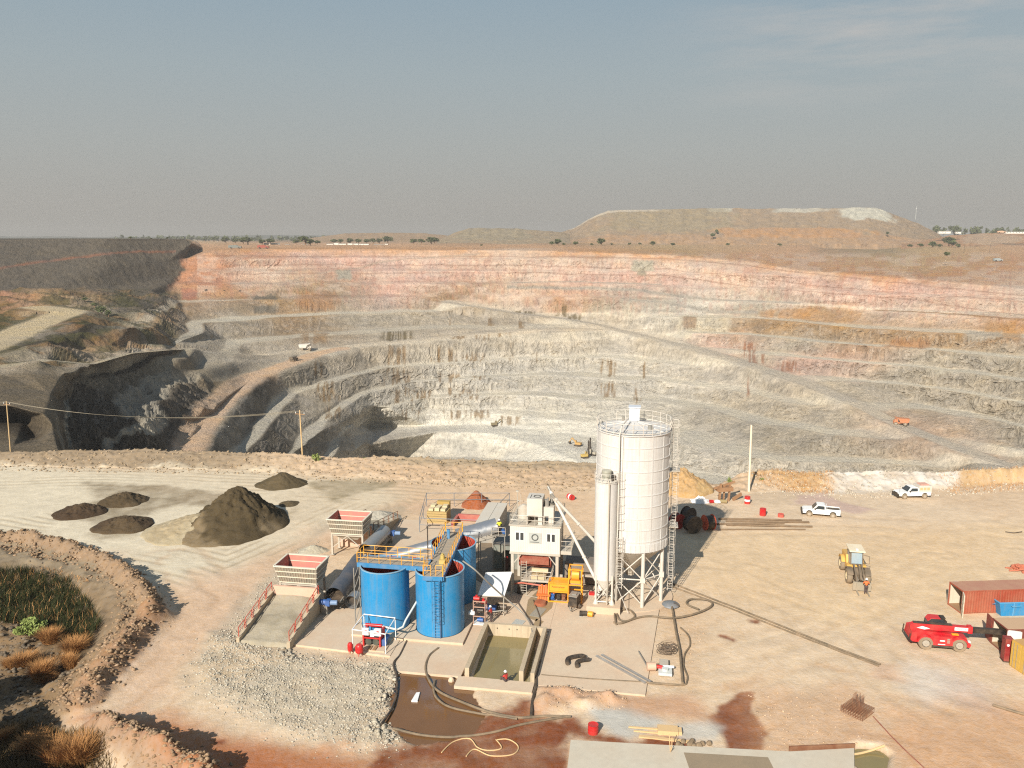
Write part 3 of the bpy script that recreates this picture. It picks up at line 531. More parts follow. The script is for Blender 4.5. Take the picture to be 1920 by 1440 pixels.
# the basin hole and settling pit go below the yard level
BAS = [at(884,1274), at(915,1184), at(1000,1186), at(986,1279)]
holem = pmask([tuple(p[:2]) for p in [at(888,1270), at(917,1188), at(1003,1190), at(992,1276)]], .25, 0, world=True); GZ -= holem * 1.6
pd = pmask([(742,1258),(860,1268),(884,1274),(874,1290),(888,1312),(905,1340),(895,1372),(850,1392),(775,1394),(722,1372),(715,1350),(735,1300)], .4, 1.3, fine=.8); GZ -= pd * .35; blend(GC, pd, (118, 82, 52))
pit_m = pmask([(1592,1405),(1610,1396),(1650,1400),(1668,1412),(1665,1440),(1640,1450),(1600,1430)], .25, .25, fine=.6); GZ -= pit_m * .7; blend(GC, pit_m, (128, 110, 80))
rim_ = pmask([(1585,1398),(1610,1388),(1655,1392),(1675,1410),(1672,1445),(1585,1430)], .3, .4); blend(GC, rim_ * (1 - pit_m) * .7, (232, 210, 180))
M_YARD = mat_soil('yard soil', 1.0, 0.13, 1.0)
GROUNDK = 0.80
ground = grid_mesh('ground', GX, GY, GZ, np.clip(GC * GROUNDK, .01, .9), M_YARD); tag(ground, kind='structure')
def gz(x, y):
    i = int(np.clip((x - gx[0]) / .25, 0, len(gx) - 1)); j = int(np.clip((y - gy[0]) / .25, 0, len(gy) - 1)); return float(GZ[j, i])
def on(u, v):                                          # point on the modelled ground under a pixel of the photograph
    p = at(u, v)
    for _ in range(4): p = at(u, v, gz(p.x, p.y))
    return p
# outer yard towards and beyond the camera, so that the sheet does not stop at the frame
ox = np.arange(-330, 331, 6.0); oy = np.arange(-60, 47, 3.0); OX, OY = np.meshgrid(ox, oy)
OC = np.zeros(OX.shape + (3,)); OC[:] = lin(YC['redsoil'])
o = grid_mesh('ground', OX, OY, -0.06 + 0 * OX, OC * GROUNDK, M_YARD); tag(o, kind='structure')
for sx in (-1, 1):
    OX, OY = np.meshgrid(np.arange(117.9, 330, 6.0) * sx, np.arange(44, 150, 3.0)); OC = np.zeros(OX.shape + (3,)); OC[:] = lin(YC['sand'])
    if sx < 0: OX, OY, OC = OX[:, ::-1], OY[:, ::-1], OC[:, ::-1]
    o = grid_mesh('ground', OX, OY, -0.08 + 0 * OX, OC * GROUNDK, M_YARD); tag(o, kind='structure')
# water
def mat_water(name, rgb, alpha=0.93):
    t = NT(name); v = t.coord('Object'); n = t.noise(v, .5, 3); n2 = t.noise(v, 5, 3)
    c = lin(rgb); t.base(t.mix(t.rng(n, .3, .7, 0, .6), c, tuple(x * .8 for x in c))); t.set(Roughness=0.06, Specular_IOR_Level=.5); t.bump(n2, .006, .6); return t.m
M_POND = mat_water('green silt water', (132, 118, 78)); M_PUD = mat_water('muddy water', (116, 82, 50))
def sheet(name, pts, z, mat, kind='structure'):
    me = bpy.data.meshes.new(name); me.from_pydata([(p[0], p[1], z) for p in pts], [], [list(range(len(pts)))]); me.materials.append(mat)
    if me.polygons[0].normal.z < 0: me.flip_normals()
    o = bpy.data.objects.new(name, me); COL.objects.link(o); return tag(o, kind=kind)
sheet('puddle', [at(u, v) for u, v in [(742,1249),(868,1262),(910,1280),(960,1320),(960,1390),(900,1425),(770,1440),(690,1400),(680,1350),(705,1290)]], -0.13, M_PUD)
sheet('puddle', [at(u, v) for u, v in [(1580,1385),(1690,1385),(1690,1460),(1580,1460)]], -0.38, M_POND)
sheet('puddle', [at(u, v) for u, v in [(1030,1268),(1160,1280),(1160,1305),(1030,1305)]], -0.17, mat_water('dark water', (104, 90, 70)))
# ------------------------------------------------------------------ mesh helper
class MB:
    def __init__(s): s.v = []; s.f = []; s.M = None
    def add(s, vs, fs):
        b = len(s.v); s.v += [tuple(s.M @ Vector(p)) if s.M else tuple(p) for p in vs]; s.f += [tuple(b + i for i in f) for f in fs]; return s
    def box(s, x0, x1, y0, y1, z0, z1):
        return s.add([(x, y, z) for z in (z0, z1) for y in (y0, y1) for x in (x0, x1)], [(0, 2, 3, 1), (4, 5, 7, 6), (0, 1, 5, 4), (2, 6, 7, 3), (0, 4, 6, 2), (1, 3, 7, 5)])
    def obox(s, p0, p1, w, h, up=(0, 0, 1)):            # bar of section w x h between two points
        a, b = Vector(p0), Vector(p1); d = (b - a).normalized(); u = Vector(up)
        if abs(d.dot(u)) > .98: u = Vector((0, 1, 0))
        r = d.cross(u).normalized() * w / 2; n = r.cross(d).normalized() * h / 2
        return s.add([a - r - n, a + r - n, a + r + n, a - r + n, b - r - n, b + r - n, b + r + n, b - r + n], [(0, 1, 2, 3), (4, 7, 6, 5), (0, 4, 5, 1), (1, 5, 6, 2), (2, 6, 7, 3), (3, 7, 4, 0)])
    def tube(s, pts, r, n=8, cap=True, closed=False):
        P = [Vector(p) for p in pts]; m = len(P); rs = r if isinstance(r, (list, tuple)) else [r] * m; vs = []; ref = None
        for i, p in enumerate(P):
            if closed: d = P[(i + 1) % m] - P[i - 1]
            else: d = P[min(i + 1, m - 1)] - P[max(i - 1, 0)]
            d.normalize()
            if ref is None: ref = Vector((0, 0, 1)) if abs(d.z) < .9 else Vector((1, 0, 0))
            a = d.cross(ref).normalized(); b = a.cross(d).normalized(); ref = b
            vs += [p + (a * math.cos(2 * math.pi * k / n) + b * math.sin(2 * math.pi * k / n)) * rs[i] for k in range(n)]
        fs = [(i * n + k, i * n + (k + 1) % n, ((i + 1) % m) * n + (k + 1) % n, ((i + 1) % m) * n + k) for i in range(m if closed else m - 1) for k in range(n)]
        if cap and not closed: fs += [tuple(range(n - 1, -1, -1)), tuple((m - 1) * n + k for k in range(n))]
        return s.add(vs, [f[::-1] for f in fs])
    def cyl(s, p0, p1, r0, r1=None, n=16, cap=True): return s.tube([p0, p1], [r0, r0 if r1 is None else r1], n, cap)
    def lathe(s, prof, n=40, c=(0, 0), a0=0, a1=2 * math.pi):
        full = abs(a1 - a0 - 2 * math.pi) < 1e-6; m = n if full else n + 1
        vs = [(c[0] + r * math.cos(a0 + (a1 - a0) * k / n), c[1] + r * math.sin(a0 + (a1 - a0) * k / n), z) for r, z in prof for k in range(m)]
        return s.add(vs, [(i * m + k, i * m + (k + 1) % m, (i + 1) * m + (k + 1) % m, (i + 1) * m + k) for i in range(len(prof) - 1) for k in range(n)])
    def prism(s, outl, ax, t0, t1):                     # outline in the plane perpendicular to axis ax ('x','y','z')
        m = len(outl); mk = {'x': lambda p, t: (t, p[0], p[1]), 'y': lambda p, t: (p[0], t, p[1]), 'z': lambda p, t: (p[0], p[1], t)}[ax]
        vs = [mk(p, t0) for p in outl] + [mk(p, t1) for p in outl]
        return s.add(vs, [tuple(range(m)), tuple(range(2 * m - 1, m - 1, -1))] + [(i, i + m, (i + 1) % m + m, (i + 1) % m) for i in range(m)])
    def quad(s, *p): return s.add(p, [tuple(range(len(p)))])
    def slab(s, p, t):                                  # thick plate under a polygon
        m = len(p); q = [(a[0], a[1], a[2] - t) for a in p]
        return s.add(list(p) + q, [tuple(range(m)), tuple(range(2 * m - 1, m - 1, -1))] + [(i, i + m, (i + 1) % m + m, (i + 1) % m) for i in range(m)])
    def corr(s, p0, p1, z0, z1, pitch=.28, dep=.04):    # corrugated sheet
        a, b = Vector(p0 + (0,)), Vector(p1 + (0,)); L = (b - a).length; d = (b - a) / L; nrm = Vector((d.y, -d.x, 0)); k = max(2, int(L / pitch)); pts = []
        for i in range(k):
            x = L * i / k; w = L / k; pts += [(x, 0), (x + w * .35, 0), (x + w * .5, -dep), (x + w * .85, -dep)]
        pts.append((L, 0)); vs = []
        for x, o in pts: q = a + d * x + nrm * o; vs += [(q.x, q.y, z0), (q.x, q.y, z1)]
        return s.add(vs, [(2 * i, 2 * i + 2, 2 * i + 3, 2 * i + 1) for i in range(len(pts) - 1)])
    def torus(s, c, R_, r, ax='z', n=28, k=8):
        mk = {'z': lambda a: (c[0] + R_ * math.cos(a), c[1] + R_ * math.sin(a), c[2]), 'y': lambda a: (c[0] + R_ * math.cos(a), c[1], c[2] + R_ * math.sin(a)), 'x': lambda a: (c[0], c[1] + R_ * math.cos(a), c[2] + R_ * math.sin(a))}[ax]
        return s.tube([mk(2 * math.pi * i / n) for i in range(n)], r, k, closed=True)
    def build(s, name, mat, parent=None, smooth=35, label=None, loc=None, rz=None):
        me = bpy.data.meshes.new(name); me.from_pydata(s.v, [], s.f); me.materials.append(mat)
        import bmesh
        bm = bmesh.new(); bm.from_mesh(me); bmesh.ops.recalc_face_normals(bm, faces=bm.faces); bm.to_mesh(me); bm.free()
        if smooth: me.shade_smooth(); me.set_sharp_from_angle(angle=R(smooth))
        o = bpy.data.objects.new(name, me); COL.objects.link(o)
        if parent is not None: o.parent = parent
        if loc is not None: o.location = loc
        if rz is not None: o.rotation_euler = (0, 0, rz)
        if label: o['label'] = label
        return o
def rails(mb, pts, h=1.05, r=.03, step=1.3, mid=True, closed=False, low=False):
    P = [Vector(p) for p in pts]; 
    if closed: P = P + [P[0]]
    up = Vector((0, 0, h))
    mb.tube([p + up for p in P], r, 6)
    if mid: mb.tube([p + up * .52 for p in P], r * .8, 6)
    if low: mb.tube([p + up * .12 for p in P], r * 1.6, 4)
    for a, b in zip(P[:-1], P[1:]):
        k = max(1, round((b - a).length / step))
        for i in range(k): q = a + (b - a) * i / k; mb.cyl(q, q + up, r, n=6)
    if not closed: mb.cyl(P[-1], P[-1] + up, r, n=6)
    return mb
def ladder(mb, x, y, z0, z1, w=.45, cage=None, face=-1, step=.3, r=.025):
    for sx in (-1, 1): mb.cyl((x + sx * w / 2, y, z0), (x + sx * w / 2, y, z1), r * 1.2, n=6)
    z = z0 + .2
    while z < z1: mb.cyl((x - w / 2, y, z), (x + w / 2, y, z), r * .9, n=5); z += step
    if cage:
        z = cage
        while z < z1 + .2:
            mb.tube([(x + .38 * math.sin(t), y + face * (.38 - .38 * math.cos(t)) , z) for t in [i * math.pi * 2 / 12 for i in range(13)]], r * .8, 5); z += .9
        for t in (math.pi * .5, math.pi * .8, math.pi * 1.2, math.pi * 1.5):
            mb.cyl((x + .38 * math.sin(t), y + face * (.38 - .38 * math.cos(t)), cage), (x + .38 * math.sin(t), y + face * (.38 - .38 * math.cos(t)), z1 + .1), r * .7, n=5)
    return mb
def text_mesh(name, body, size, mat, parent, loc, rot, extrude=.006):
    cu = bpy.data.curves.new(name, 'FONT'); cu.body = body; cu.size = size; cu.align_x = 'CENTER'; cu.align_y = 'CENTER'; cu.extrude = extrude
    t = bpy.data.objects.new(name, cu); COL.objects.link(t)
    me = bpy.data.meshes.new_from_object(t.evaluated_get(bpy.context.evaluated_depsgraph_get())); bpy.data.objects.remove(t)
    me.name = name; me.materials.clear(); me.materials.append(mat); o = bpy.data.objects.new(name, me); COL.objects.link(o); o.parent = parent; o.location = loc; o.rotation_euler = rot; return o

# materials
M_BLUE = paint('blue tank paint', (30, 134, 188), .45, 0, .22, .7, .6, (150, 160, 158))
M_BLUED = paint('blue steel', (36, 128, 178), .45, 0, .3)
M_RED = paint('red lining', (176, 44, 34), .55, 0, .25, .8, .3)
M_DKRED = paint('red oxide', (176, 92, 84), .6, 0, .5, .8)
M_WHITE = paint('white silo paint', (208, 205, 199), .45, 0, .12, .5, .3, (205, 178, 140))
M_WHITE2 = paint('white steel', (206, 200, 188), .45, 0, .3)
M_GALV = paint('galvanised steel', (186, 188, 188), .34, .75, .25)
M_GREY = paint('grey steel', (148, 146, 138), .5, .2, .45)
M_GREYL = paint('pale grey steel', (190, 184, 170), .5, .1, .45)
M_DARK = paint('dark steel', (58, 56, 54), .5, .3, .3)
M_BLACK = paint('black rubber', (34, 32, 31), .7, 0, .35)
M_YEL = paint('yellow safety paint', (236, 168, 40), .5, 0, .2)
M_ORANGE = paint('orange machine paint', (238, 160, 36), .45, 0, .2)
M_CONC = paint('concrete', (206, 186, 160), .9, 0, .45, .35, .0, (206, 166, 132), .2)
M_CONCW = paint('concrete wall', (196, 178, 150), .9, 0, .4, .5, .5, (150, 128, 100), .2)
M_REDP = paint('red paint', (196, 30, 34), .4, 0, .15)
M_REDRAIL = paint('red railing', (186, 78, 62), .5, 0, .3)
M_WOOD = paint('weathered timber', (150, 116, 82), .85, 0, .3)
M_PALE = paint('pale timber', (214, 180, 130), .85, 0, .2)
M_TILE = paint('grating', (168, 158, 140), .7, .2, .5, 1.5)
M_PLASTIC = paint('white plastic', (236, 236, 232), .5, 0, .1)
M_GLASS = paint('dark glass', (48, 56, 60), .08, 0, .12, spec=.6)
M_HOSE = paint('dusty hose', (104, 92, 74), .7, 0, .5)
M_BLKHOSE = paint('black hose', (52, 46, 40), .6, 0, .3)
M_RUST = paint('rusty steel', (128, 82, 56), .85, .1, .4)
M_PVC = paint('pale pipe', (206, 210, 204), .45, 0, .2)
M_NAVY = paint('blue motor', (32, 92, 158), .45, 0, .2)
M_SKIN = paint('skin', (92, 62, 46), .6, 0, .1, 4)
RZ = -0.166
_r = Vector((math.cos(RZ), math.sin(RZ))); _f = Vector((-_r.y, _r.x)); PO = Vector((-7.36, 78.85))
def PW(a, b, z=0): q = PO + _r * a + _f * b; return Vector((q.x, q.y, z))
def PT(name, label, cat, a, b, z=0, group=None, rz=0.0): return thing(name, label, cat, PW(a, b, z), RZ + rz, group)

# concrete floor of the plant (sheets, each a few mm or a kerb above the last)
def conc(px=None, pts=None, z=0.12, mat=None):
    p = pts if pts else [at(u, v) for u, v in px]
    m = MB(); m.slab([(q[0], q[1], z) for q in p], .3); return tag(m.build('concrete_slab', mat or M_CONC, None, 0), kind='structure')
S_ = lambda ab: [PW(a, b) for a, b in ab]
conc(pts=S_([(-12.9, -6.6), (-3.0, -7.2), (-3.0, 30), (-12.9, 30)]), z=.16)
conc(pts=S_([(-2.98, -9.6), (4.4, -9.6), (4.4, 30), (-2.98, 30)]), z=.10)
conc(pts=S_([(11.2, -10.0), (20.8, -10.0), (22.3, 9.6), (21.5, 16.0), (11.2, 16.0)]), z=.13)
conc(pts=S_([(4.42, .3), (11.18, .3), (11.18, 16.0), (4.42, 16)]), z=.115)
conc(pts=S_([(-8.0, -4.0), (3.3, -4.0), (3.3, 9.0), (-8.0, 9.0)]), z=.34)
conc(pts=S_([(4.2, -11.4), (11.1, -11.4), (11.1, -9.75), (4.2, -9.75)]), z=.2)
front_pts = [on(1070, 1393), on(1480, 1414), on(1600, 1423), on(1602, 1560), on(1050, 1560)]
conc(pts=front_pts, z=.25, mat=paint('pale concrete', (200, 190, 170), .9, 0, .3, .3))
wp = MB(); wp.slab([(q.x, q.y, .262) for q in [at(1282, 1411, .25), at(1440, 1420, .25), at(1455, 1450, .25), at(1470, 1520, .25), at(1300, 1520, .25), at(1292, 1440, .25)]], .01)
tag(wp.build('puddle', paint('wet concrete', (150, 132, 106), .3, 0, .2), None, 0), kind='structure')
fr = MB(); a_, b_ = on(1480, 1410), on(1602, 1420); fr.obox((a_.x, a_.y + .1, .2), (b_.x, b_.y + .1, .2), .12, .5)
tag(fr.build('formwork_board', M_RUST, None), 'rusty formwork board along the edge of the foreground concrete slab', 'board')
o_ = MB(); o_.slab([(at(u, v, .16).x, at(u, v, .16).y, .168) for u, v in [(885, 1040), (905, 1012), (955, 1018), (1010, 1050), (1100, 1052), (1104, 1085), (1050, 1098), (975, 1112), (915, 1100), (885, 1080)]], .004); tag(o_.build('floor_shade', paint('shaded concrete', (116, 102, 84), .6, 0, .35), None, 0), kind='structure')  # dark sheet standing in for the shade under cabin and mixer
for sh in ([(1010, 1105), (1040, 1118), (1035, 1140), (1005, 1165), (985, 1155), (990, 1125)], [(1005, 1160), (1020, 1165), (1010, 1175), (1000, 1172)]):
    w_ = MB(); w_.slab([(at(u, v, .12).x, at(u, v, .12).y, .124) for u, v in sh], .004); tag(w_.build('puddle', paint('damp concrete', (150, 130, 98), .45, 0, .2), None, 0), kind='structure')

# ------------------------------------------------------------------ blue tanks and the walkways across them
def blue_tank(a, b, label, ladder_on=False, R0=2.42, h=6.5):
    t = PT('water_tank', label, 'tank', a, b, .34 if b < 9 else .12, 'blue water tanks'); h -= .3
    MB().lathe([(R0 - .04, h - .02), (R0, h - .02), (R0, 0), (R0 + .06, 0), (R0 + .06, -.02)], 64).build('shell', M_BLUE, t)
    MB().lathe([(R0 - .05, h - .03), (R0 - .05, .6), (0, .6)], 64).build('lining', M_RED, t)
    MB().lathe([(R0 - .06, h - .02), (R0 + .07, h - .02), (R0 + .07, h + .06), (R0 - .06, h + .06), (R0 - .06, h - .02)], 64).build('rim', paint('pale blue rim', (120, 172, 200), .45, 0, .3), t)
    bf = MB()
    for k in range(6):
        an = k * math.pi / 3 + .3; bf.obox((math.cos(an) * (R0 - .25), math.sin(an) * (R0 - .25), .6), (math.cos(an) * (R0 - .25), math.sin(an) * (R0 - .25), h - .4), .3, .06, up=(math.cos(an), math.sin(an), 0))
    bf.build('baffle', M_RED, t)
    if ladder_on:
        l = MB(); ladder(l, .35, -R0 - .12, .0, h + .05, .5); lo = l.build('ladder', M_BLUED, t)
        c = MB(); x, y = .35, -R0 - .12
        for z in np.arange(2.0, h, .8): c.tube([(x + .42 * math.sin(q), y - .42 + .42 * math.cos(q), z) for q in [i * math.pi * 2 / 12 for i in range(13)]], .022, 5)
        for q in (1.2, 2.2, math.pi, 4.08, 5.08): c.cyl((x + .42 * math.sin(q), y - .42 + .42 * math.cos(q), 2.0), (x + .42 * math.sin(q), y - .42 + .42 * math.cos(q), h), .018, n=5)
        c.build('safety_cage', M_BLUED, lo); MB().cyl((.68, -R0 - .1, .05), (.68, -R0 - .1, h), .04, n=8).build('riser_pipe', paint('dark blue', (16, 70, 120), .5), t)
    return t
blue_tank(-5.4, -.9, 'blue cylindrical water tank on the left, under the long straight walkway')
blue_tank(.3, -.9, 'blue cylindrical water tank with the caged ladder down its front', True)
blue_tank(0, 6.2, 'blue open water tank at the back, its red lining showing widest')
DZ = 6.78
def walkway(label, a0, a1, b0, b1, long_x, openings=()):
    t = PT('walkway', label, 'walkway', 0 if long_x else -.25, 0, DZ, None, 0 if long_x else .07)
    n = max(1, round((a1 - a0 if long_x else b1 - b0) / 1.05)); g_ = MB(); g_.box(a0, a1, b0, b1, -.06, 0)
    for i in range(1, n):
        if long_x: x = a0 + (a1 - a0) * i / n; g_.box(x - .025, x + .025, b0, b1, 0, .012)
        else: y = b0 + (b1 - b0) * i / n; g_.box(a0, a1, y - .025, y + .025, 0, .012)
    g_.build('deck', M_TILE, t); be = MB()
    if long_x: be.box(a0, a1, b0 - .12, b0, -.42, .03).box(a0, a1, b1, b1 + .12, -.42, .03)
    else: be.box(a0 - .12, a0, b0, b1, -.42, .03).box(a1, a1 + .12, b0, b1, -.42, .03); 
    be.box(a0, a1, b0 - .14, b0 - .125, -.42, .03); be.build('beam', M_BLUED, t)
    if long_x: sides = [[(a0, b0 - .05, 0), (a1 - .4, b0 - .05, 0)], [(a0, b1 + .05, 0), (a1 - .1, b1 + .05, 0)], [(a0 + .03, b0, 0), (a0 + .03, b1, 0)]]
    else: sides = [[(a0 - .05, b0, 0), (a0 - .05, -1.5, 0)], [(a0 - .05, .6, 0), (a0 - .05, b1, 0)], [(a1 + .05, b0, 0), (a1 + .05, b1, 0)], [(a0, b0 + .03, 0), (a0 + .7, b0 + .03, 0)], [(a0 + 1.2, b0 + .03, 0), (a1, b0 + .03, 0)], [(a0, b1, 0), (a1, b1, 0)]]
    for sd in sides: rails(MB(), sd, 1.1, .032, 1.15).build('handrail', M_YEL, t)
    return t
walkway('straight grating walkway with yellow rails across the left blue tank', -8.1, -.75, -1.4, .5, True)
w2 = walkway('grating walkway with yellow rails running back across two blue tanks', -.6, 1.25, -3.55, 8.8, False)
mo = MB(); mo.box(.35, .95, -.6, .3, .02, .45).cyl((.65, -.15, .45), (.65, -.15, .85), .22, n=14).cyl((.65, -.15, .85), (.65, -.15, 1.0), .12, n=12); mo.build('gear_motor', paint('olive motor', (190, 168, 92), .5), w2)
MB().box(-.1, .2, 6.6, 6.9, 0, 1.0).build('control_box', M_BLUED, w2)
for sx in (-8.0, -2.9):                                     # trestle carrying the outer end of the left walkway
    pass
tr_ = PT('trestle', 'grey steel trestle under the left end of the straight walkway', 'trestle', -8.35, -1.0, .16)
MB().cyl((0, -.8, 0), (0, -.8, DZ - .6), .06, n=8).cyl((0, .8, 0), (0, .8, DZ - .6), .06, n=8).build('post', M_GREY, tr_)
b3 = MB()
for i in range(5): b3.obox((0, -.8, .4 + i * 1.15), (0, .8, 1.4 + i * 1.15), .05, .05)
b3.build('bracing', M_GREY, tr_)
lt = PT('lamp_post', 'dark bent lamp post beside the back blue tank', 'lamp post', -2.7, 5.6, .16)
MB().tube([(0, 0, 0), (0, 0, 8.2), (.15, 0, 8.4), (1.6, .1, 8.45)], .06, 8).build('post', M_DARK, lt); MB().box(1.4, 1.9, 0, .2, 8.36, 8.46).build('lamp_head', M_GREY, lt)

# ------------------------------------------------------------------ hoppers, ramps and covered conveyors
def hopper(label, a0, a1, b0, b1, legs):
    t = PT('feed_hopper', label, 'hopper', (a0 + a1) / 2, (b0 + b1) / 2, .14, 'aggregate hoppers'); w, d, zt, zb = (a1 - a0) / 2, (b1 - b0) / 2, 4.75, 2.7
    wb, db = w * .86, d * .62
    top = [(-w, -d, zt), (w, -d, zt), (w, d, zt), (-w, d, zt)]; bot = [(-wb, -db, zb), (wb, -db, zb), (wb, db, zb), (-wb, db, zb)]
    MB().add(top + bot, [(i, (i + 1) % 4, (i + 1) % 4 + 4, i + 4) for i in range(4)]).build('body', paint('shaded hopper steel', (140, 132, 116), .6, 0, .4), t)  # body colour darkened for the shade between the ribs
    k = .955; ti = [(x * k, y * k, z + .005) for x, y, z in top]; bi = [(x * k, y * k, z + .04) for x, y, z in bot]
    MB().add(ti + bi, [(i, (i + 1) % 4, (i + 1) % 4 + 4, i + 4) for i in range(4)] + [(4, 5, 6, 7)]).build('lining', M_DKRED, t)
    rb = MB()
    def lerp(p, q, f): return tuple(p[i] + (q[i] - p[i]) * f for i in range(3))
    for f, hh in ((0, .13), (.3, .08), (.62, .08), (.96, .1)):
        c = [lerp(top[i], bot[i], f) for i in range(4)]
        for i in range(4): rb.obox(c[i], c[(i + 1) % 4], .2, hh)
    rb.build('waling', paint('cream rib', (222, 212, 190), .5, 0, .3), t)
    st = MB()
    for i in range(4):
        n = 15 if i % 2 == 0 else 11
        for j in range(n + 1):
            s = .01 + .98 * j / n; st.obox(lerp(top[i], top[(i + 1) % 4], s), lerp(bot[i], bot[(i + 1) % 4], s), .05, .1)
    st.build('stiffener', M_GREYL, t)
    MB().add([(x * 1, y, zb) for x, y, z in bot] + [(-.5 * wb, -.35, 1.75), (.5 * wb, -.35, 1.75), (.5 * wb, .35, 1.75), (-.5 * wb, .35, 1.75)], [(i, (i + 1) % 4, (i + 1) % 4 + 4, i + 4) for i in range(4)]).build('chute', M_GREYL, t)
    for sx in (-1, 1):
        for sy in (-1, 1): MB().box(sx * wb - .11, sx * wb + .11, sy * db - .11, sy * db + .11, 0, zb).box(sx * wb - .25, sx * wb + .25, sy * db - .25, sy * db + .25, 0, .03).build('leg', M_GREYL, t)
    br = MB()
    for sy in (-1, 1):
        br.obox((-wb, sy * db, zb - .15), (wb, sy * db, zb - .15), .14, .14)
        br.obox((-wb, sy * db, .9), (0, sy * db, zb - .2), .09, .09).obox((wb, sy * db, .9), (0, sy * db, zb - .2), .09, .09)
    br.build('bracing', M_GREYL, t); return t
hopper('grey feed hopper with red inside at the top of the near gravel ramp', -18.1, -13.4, .6, 4.1, 1)
hopper('grey feed hopper with red inside further back, on open steel legs', -18.2, -13.6, 15.4, 19.1, 1)
def ramp(label, a0, a1, bl, bh, h0, h1, gravel, sgn):
    t = PT('loading_ramp', label, 'ramp', (a0 + a1) / 2, bl, .0); w = (a1 - a0) / 2; L = bh - bl
    for sx in (-1, 1):
        x = sx * w; m = MB(); o = [(0, 0), (L, 0), (L, h1), (0, h0)]; m.prism(o, 'x', x - .16, x + .16); m.build('side_wall', M_CONCW, t)
        r_ = MB(); n = 5
        for i in range(n):
            f0 = .03 + i * .195; f1 = f0 + .16; y0, y1 = L * f0, L * f1; z0, z1 = h0 + (h1 - h0) * f0, h0 + (h1 - h0) * f1
            if f1 > 1: break
            r_.tube([(x, y0, z0), (x, y0, z0 + .95), (x, y1, z1 + .95), (x, y1, z1)], .045, 6)
        r_.tube([(x, L * .03, h0 + .5), (x, L * .97, h1 + .5)], .03, 6)
        r_.build('handrail', M_REDRAIL if sgn > 0 else M_RUST, t)
    ed = MB(); o = (L - .3 * (1 if L > 0 else -1)); ed.box(-w + .16, w - .16, min(o, L), max(o, L), 0, h1 + .55); ed.build('end_wall', paint('pink concrete', (214, 176, 152), .9, 0, .3), t)
    n = 40; X, Y = np.meshgrid(np.linspace(-w + .17, w - .17, 16), np.linspace(0, L - .32 * (1 if L > 0 else -1), n)); Z = (h0 - .25) + (h1 - h0 - .1) * (Y / L) + .12 * fbm(X * .8 + a0, Y * .8, 4, 400) - .12 * np.abs(X) / w
    Z[0] -= .35
    C = np.zeros(X.shape + (3,)); C[:] = lin((180, 168, 144)); nz = fbm(X * .6, Y * .5, 4, 401); blend(C, np.clip(nz, 0, .6), (128, 118, 98))
    g_ = grid_mesh('gravel_fill', X, Y, Z, C * GROUNDK, M_YARD); g_.parent = t; return t
ramp('concrete ramp with red handrails and a gravel surface rising to the near hopper', -18.25, -13.05, -7.4, .45, .75, 2.35, True, 1)
ramp('concrete ramp with dark handrails rising from the far side to the rear hopper', -18.3, -13.7, 30.0, 19.3, .4, 2.35, True, -1)
def hood(mb, p0, p1, r, n=12, full=False, rib=0):
    a, b = Vector(p0), Vector(p1); d = (b - a).normalized(); u = Vector((0, 0, 1)); s_ = d.cross(u).normalized(); u2 = s_.cross(d)
    a0, a1 = (0, 2 * math.pi) if full else (-.15, math.pi + .15); m = n + 1; vs = []; segs = max(2, int((b - a).length / .5)); 
    for i in range(segs + 1):
        c = a + (b - a) * i / segs; rr = r * (1.02 if i % 2 else 1.0)
        vs += [c + (s_ * math.cos(a0 + (a1 - a0) * k / n) + u2 * math.sin(a0 + (a1 - a0) * k / n)) * rr for k in range(m)]
    mb.add(vs, [(i * m + k, i * m + k + 1, (i + 1) * m + k + 1, (i + 1) * m + k) for i in range(segs) for k in range(n)]); return mb
def belt_conveyor(name, label, p0, p1, r, hood_mat, z_low, motor=True, lattice=True, hf=(0, 1)):
    t = thing(name, label, 'conveyor', (0, 0, 0)); a, b = Vector(p0), Vector(p1); d = (b - a).normalized(); s_ = d.cross(Vector((0, 0, 1))).normalized()
    hood(MB(), a + (b - a) * hf[0] + Vector((0, 0, .1)), a + (b - a) * hf[1] + Vector((0, 0, .1)), r, 14).build('hood', hood_mat, t)
    be = MB(); be.obox(a, b, r * 1.7, .06); be.build('belt', M_BLACK, t)
    fr_ = MB()
    for q in (-1, 1):
        o1 = s_ * q * r * .95
        fr_.obox(a + o1, b + o1, .1, .14).obox(a + o1 - Vector((0, 0, .65)), b + o1 - Vector((0, 0, .65)), .08, .08)
        k = max(2, int((b - a).length / .9))
        for i in range(k):
            f0, f1 = i / k, (i + 1) / k; fr_.obox(a + (b - a) * f0 + o1, a + (b - a) * f1 + o1 - Vector((0, 0, .65)), .05, .05); fr_.obox(a + (b - a) * f1 + o1, a + (b - a) * f1 + o1 - Vector((0, 0, .65)), .05, .05)
    fr_.build('frame', M_GREY, t)
    for f in (.35, .85):
        q = a + (b - a) * f
        if q.z - .65 - z_low > .6:
            for w in (-1, 1): MB().obox(q + s_ * w * r * .95 - Vector((0, 0, .65)), (q + s_ * w * (r * .95 + .2)).to_2d().to_3d() + Vector((0, 0, z_low)), .1, .1).build('leg', M_GREY, t)
    if motor:
        e = b + d * .1; MB().cyl(e + s_ * r, e + s_ * (r + .8), .22, n=14).build('motor', M_NAVY, t); MB().cyl(e - s_ * r, e + s_ * r, .2, n=14).build('head_drum', M_DARK, t)
    return t
hood_shaded = paint('shaded hood', (82, 90, 100), .45, .3, .2)  # galvanised cover coloured dark for the shadow it lies in
belt_conveyor('feed_conveyor', 'dark hooded feed conveyor beside the near ramp', PW(-12.0, 1.0, 1.2), PW(-11.6, 9.6, 2.6), 1.0, hood_shaded, .16, False, hf=(.1, .92))
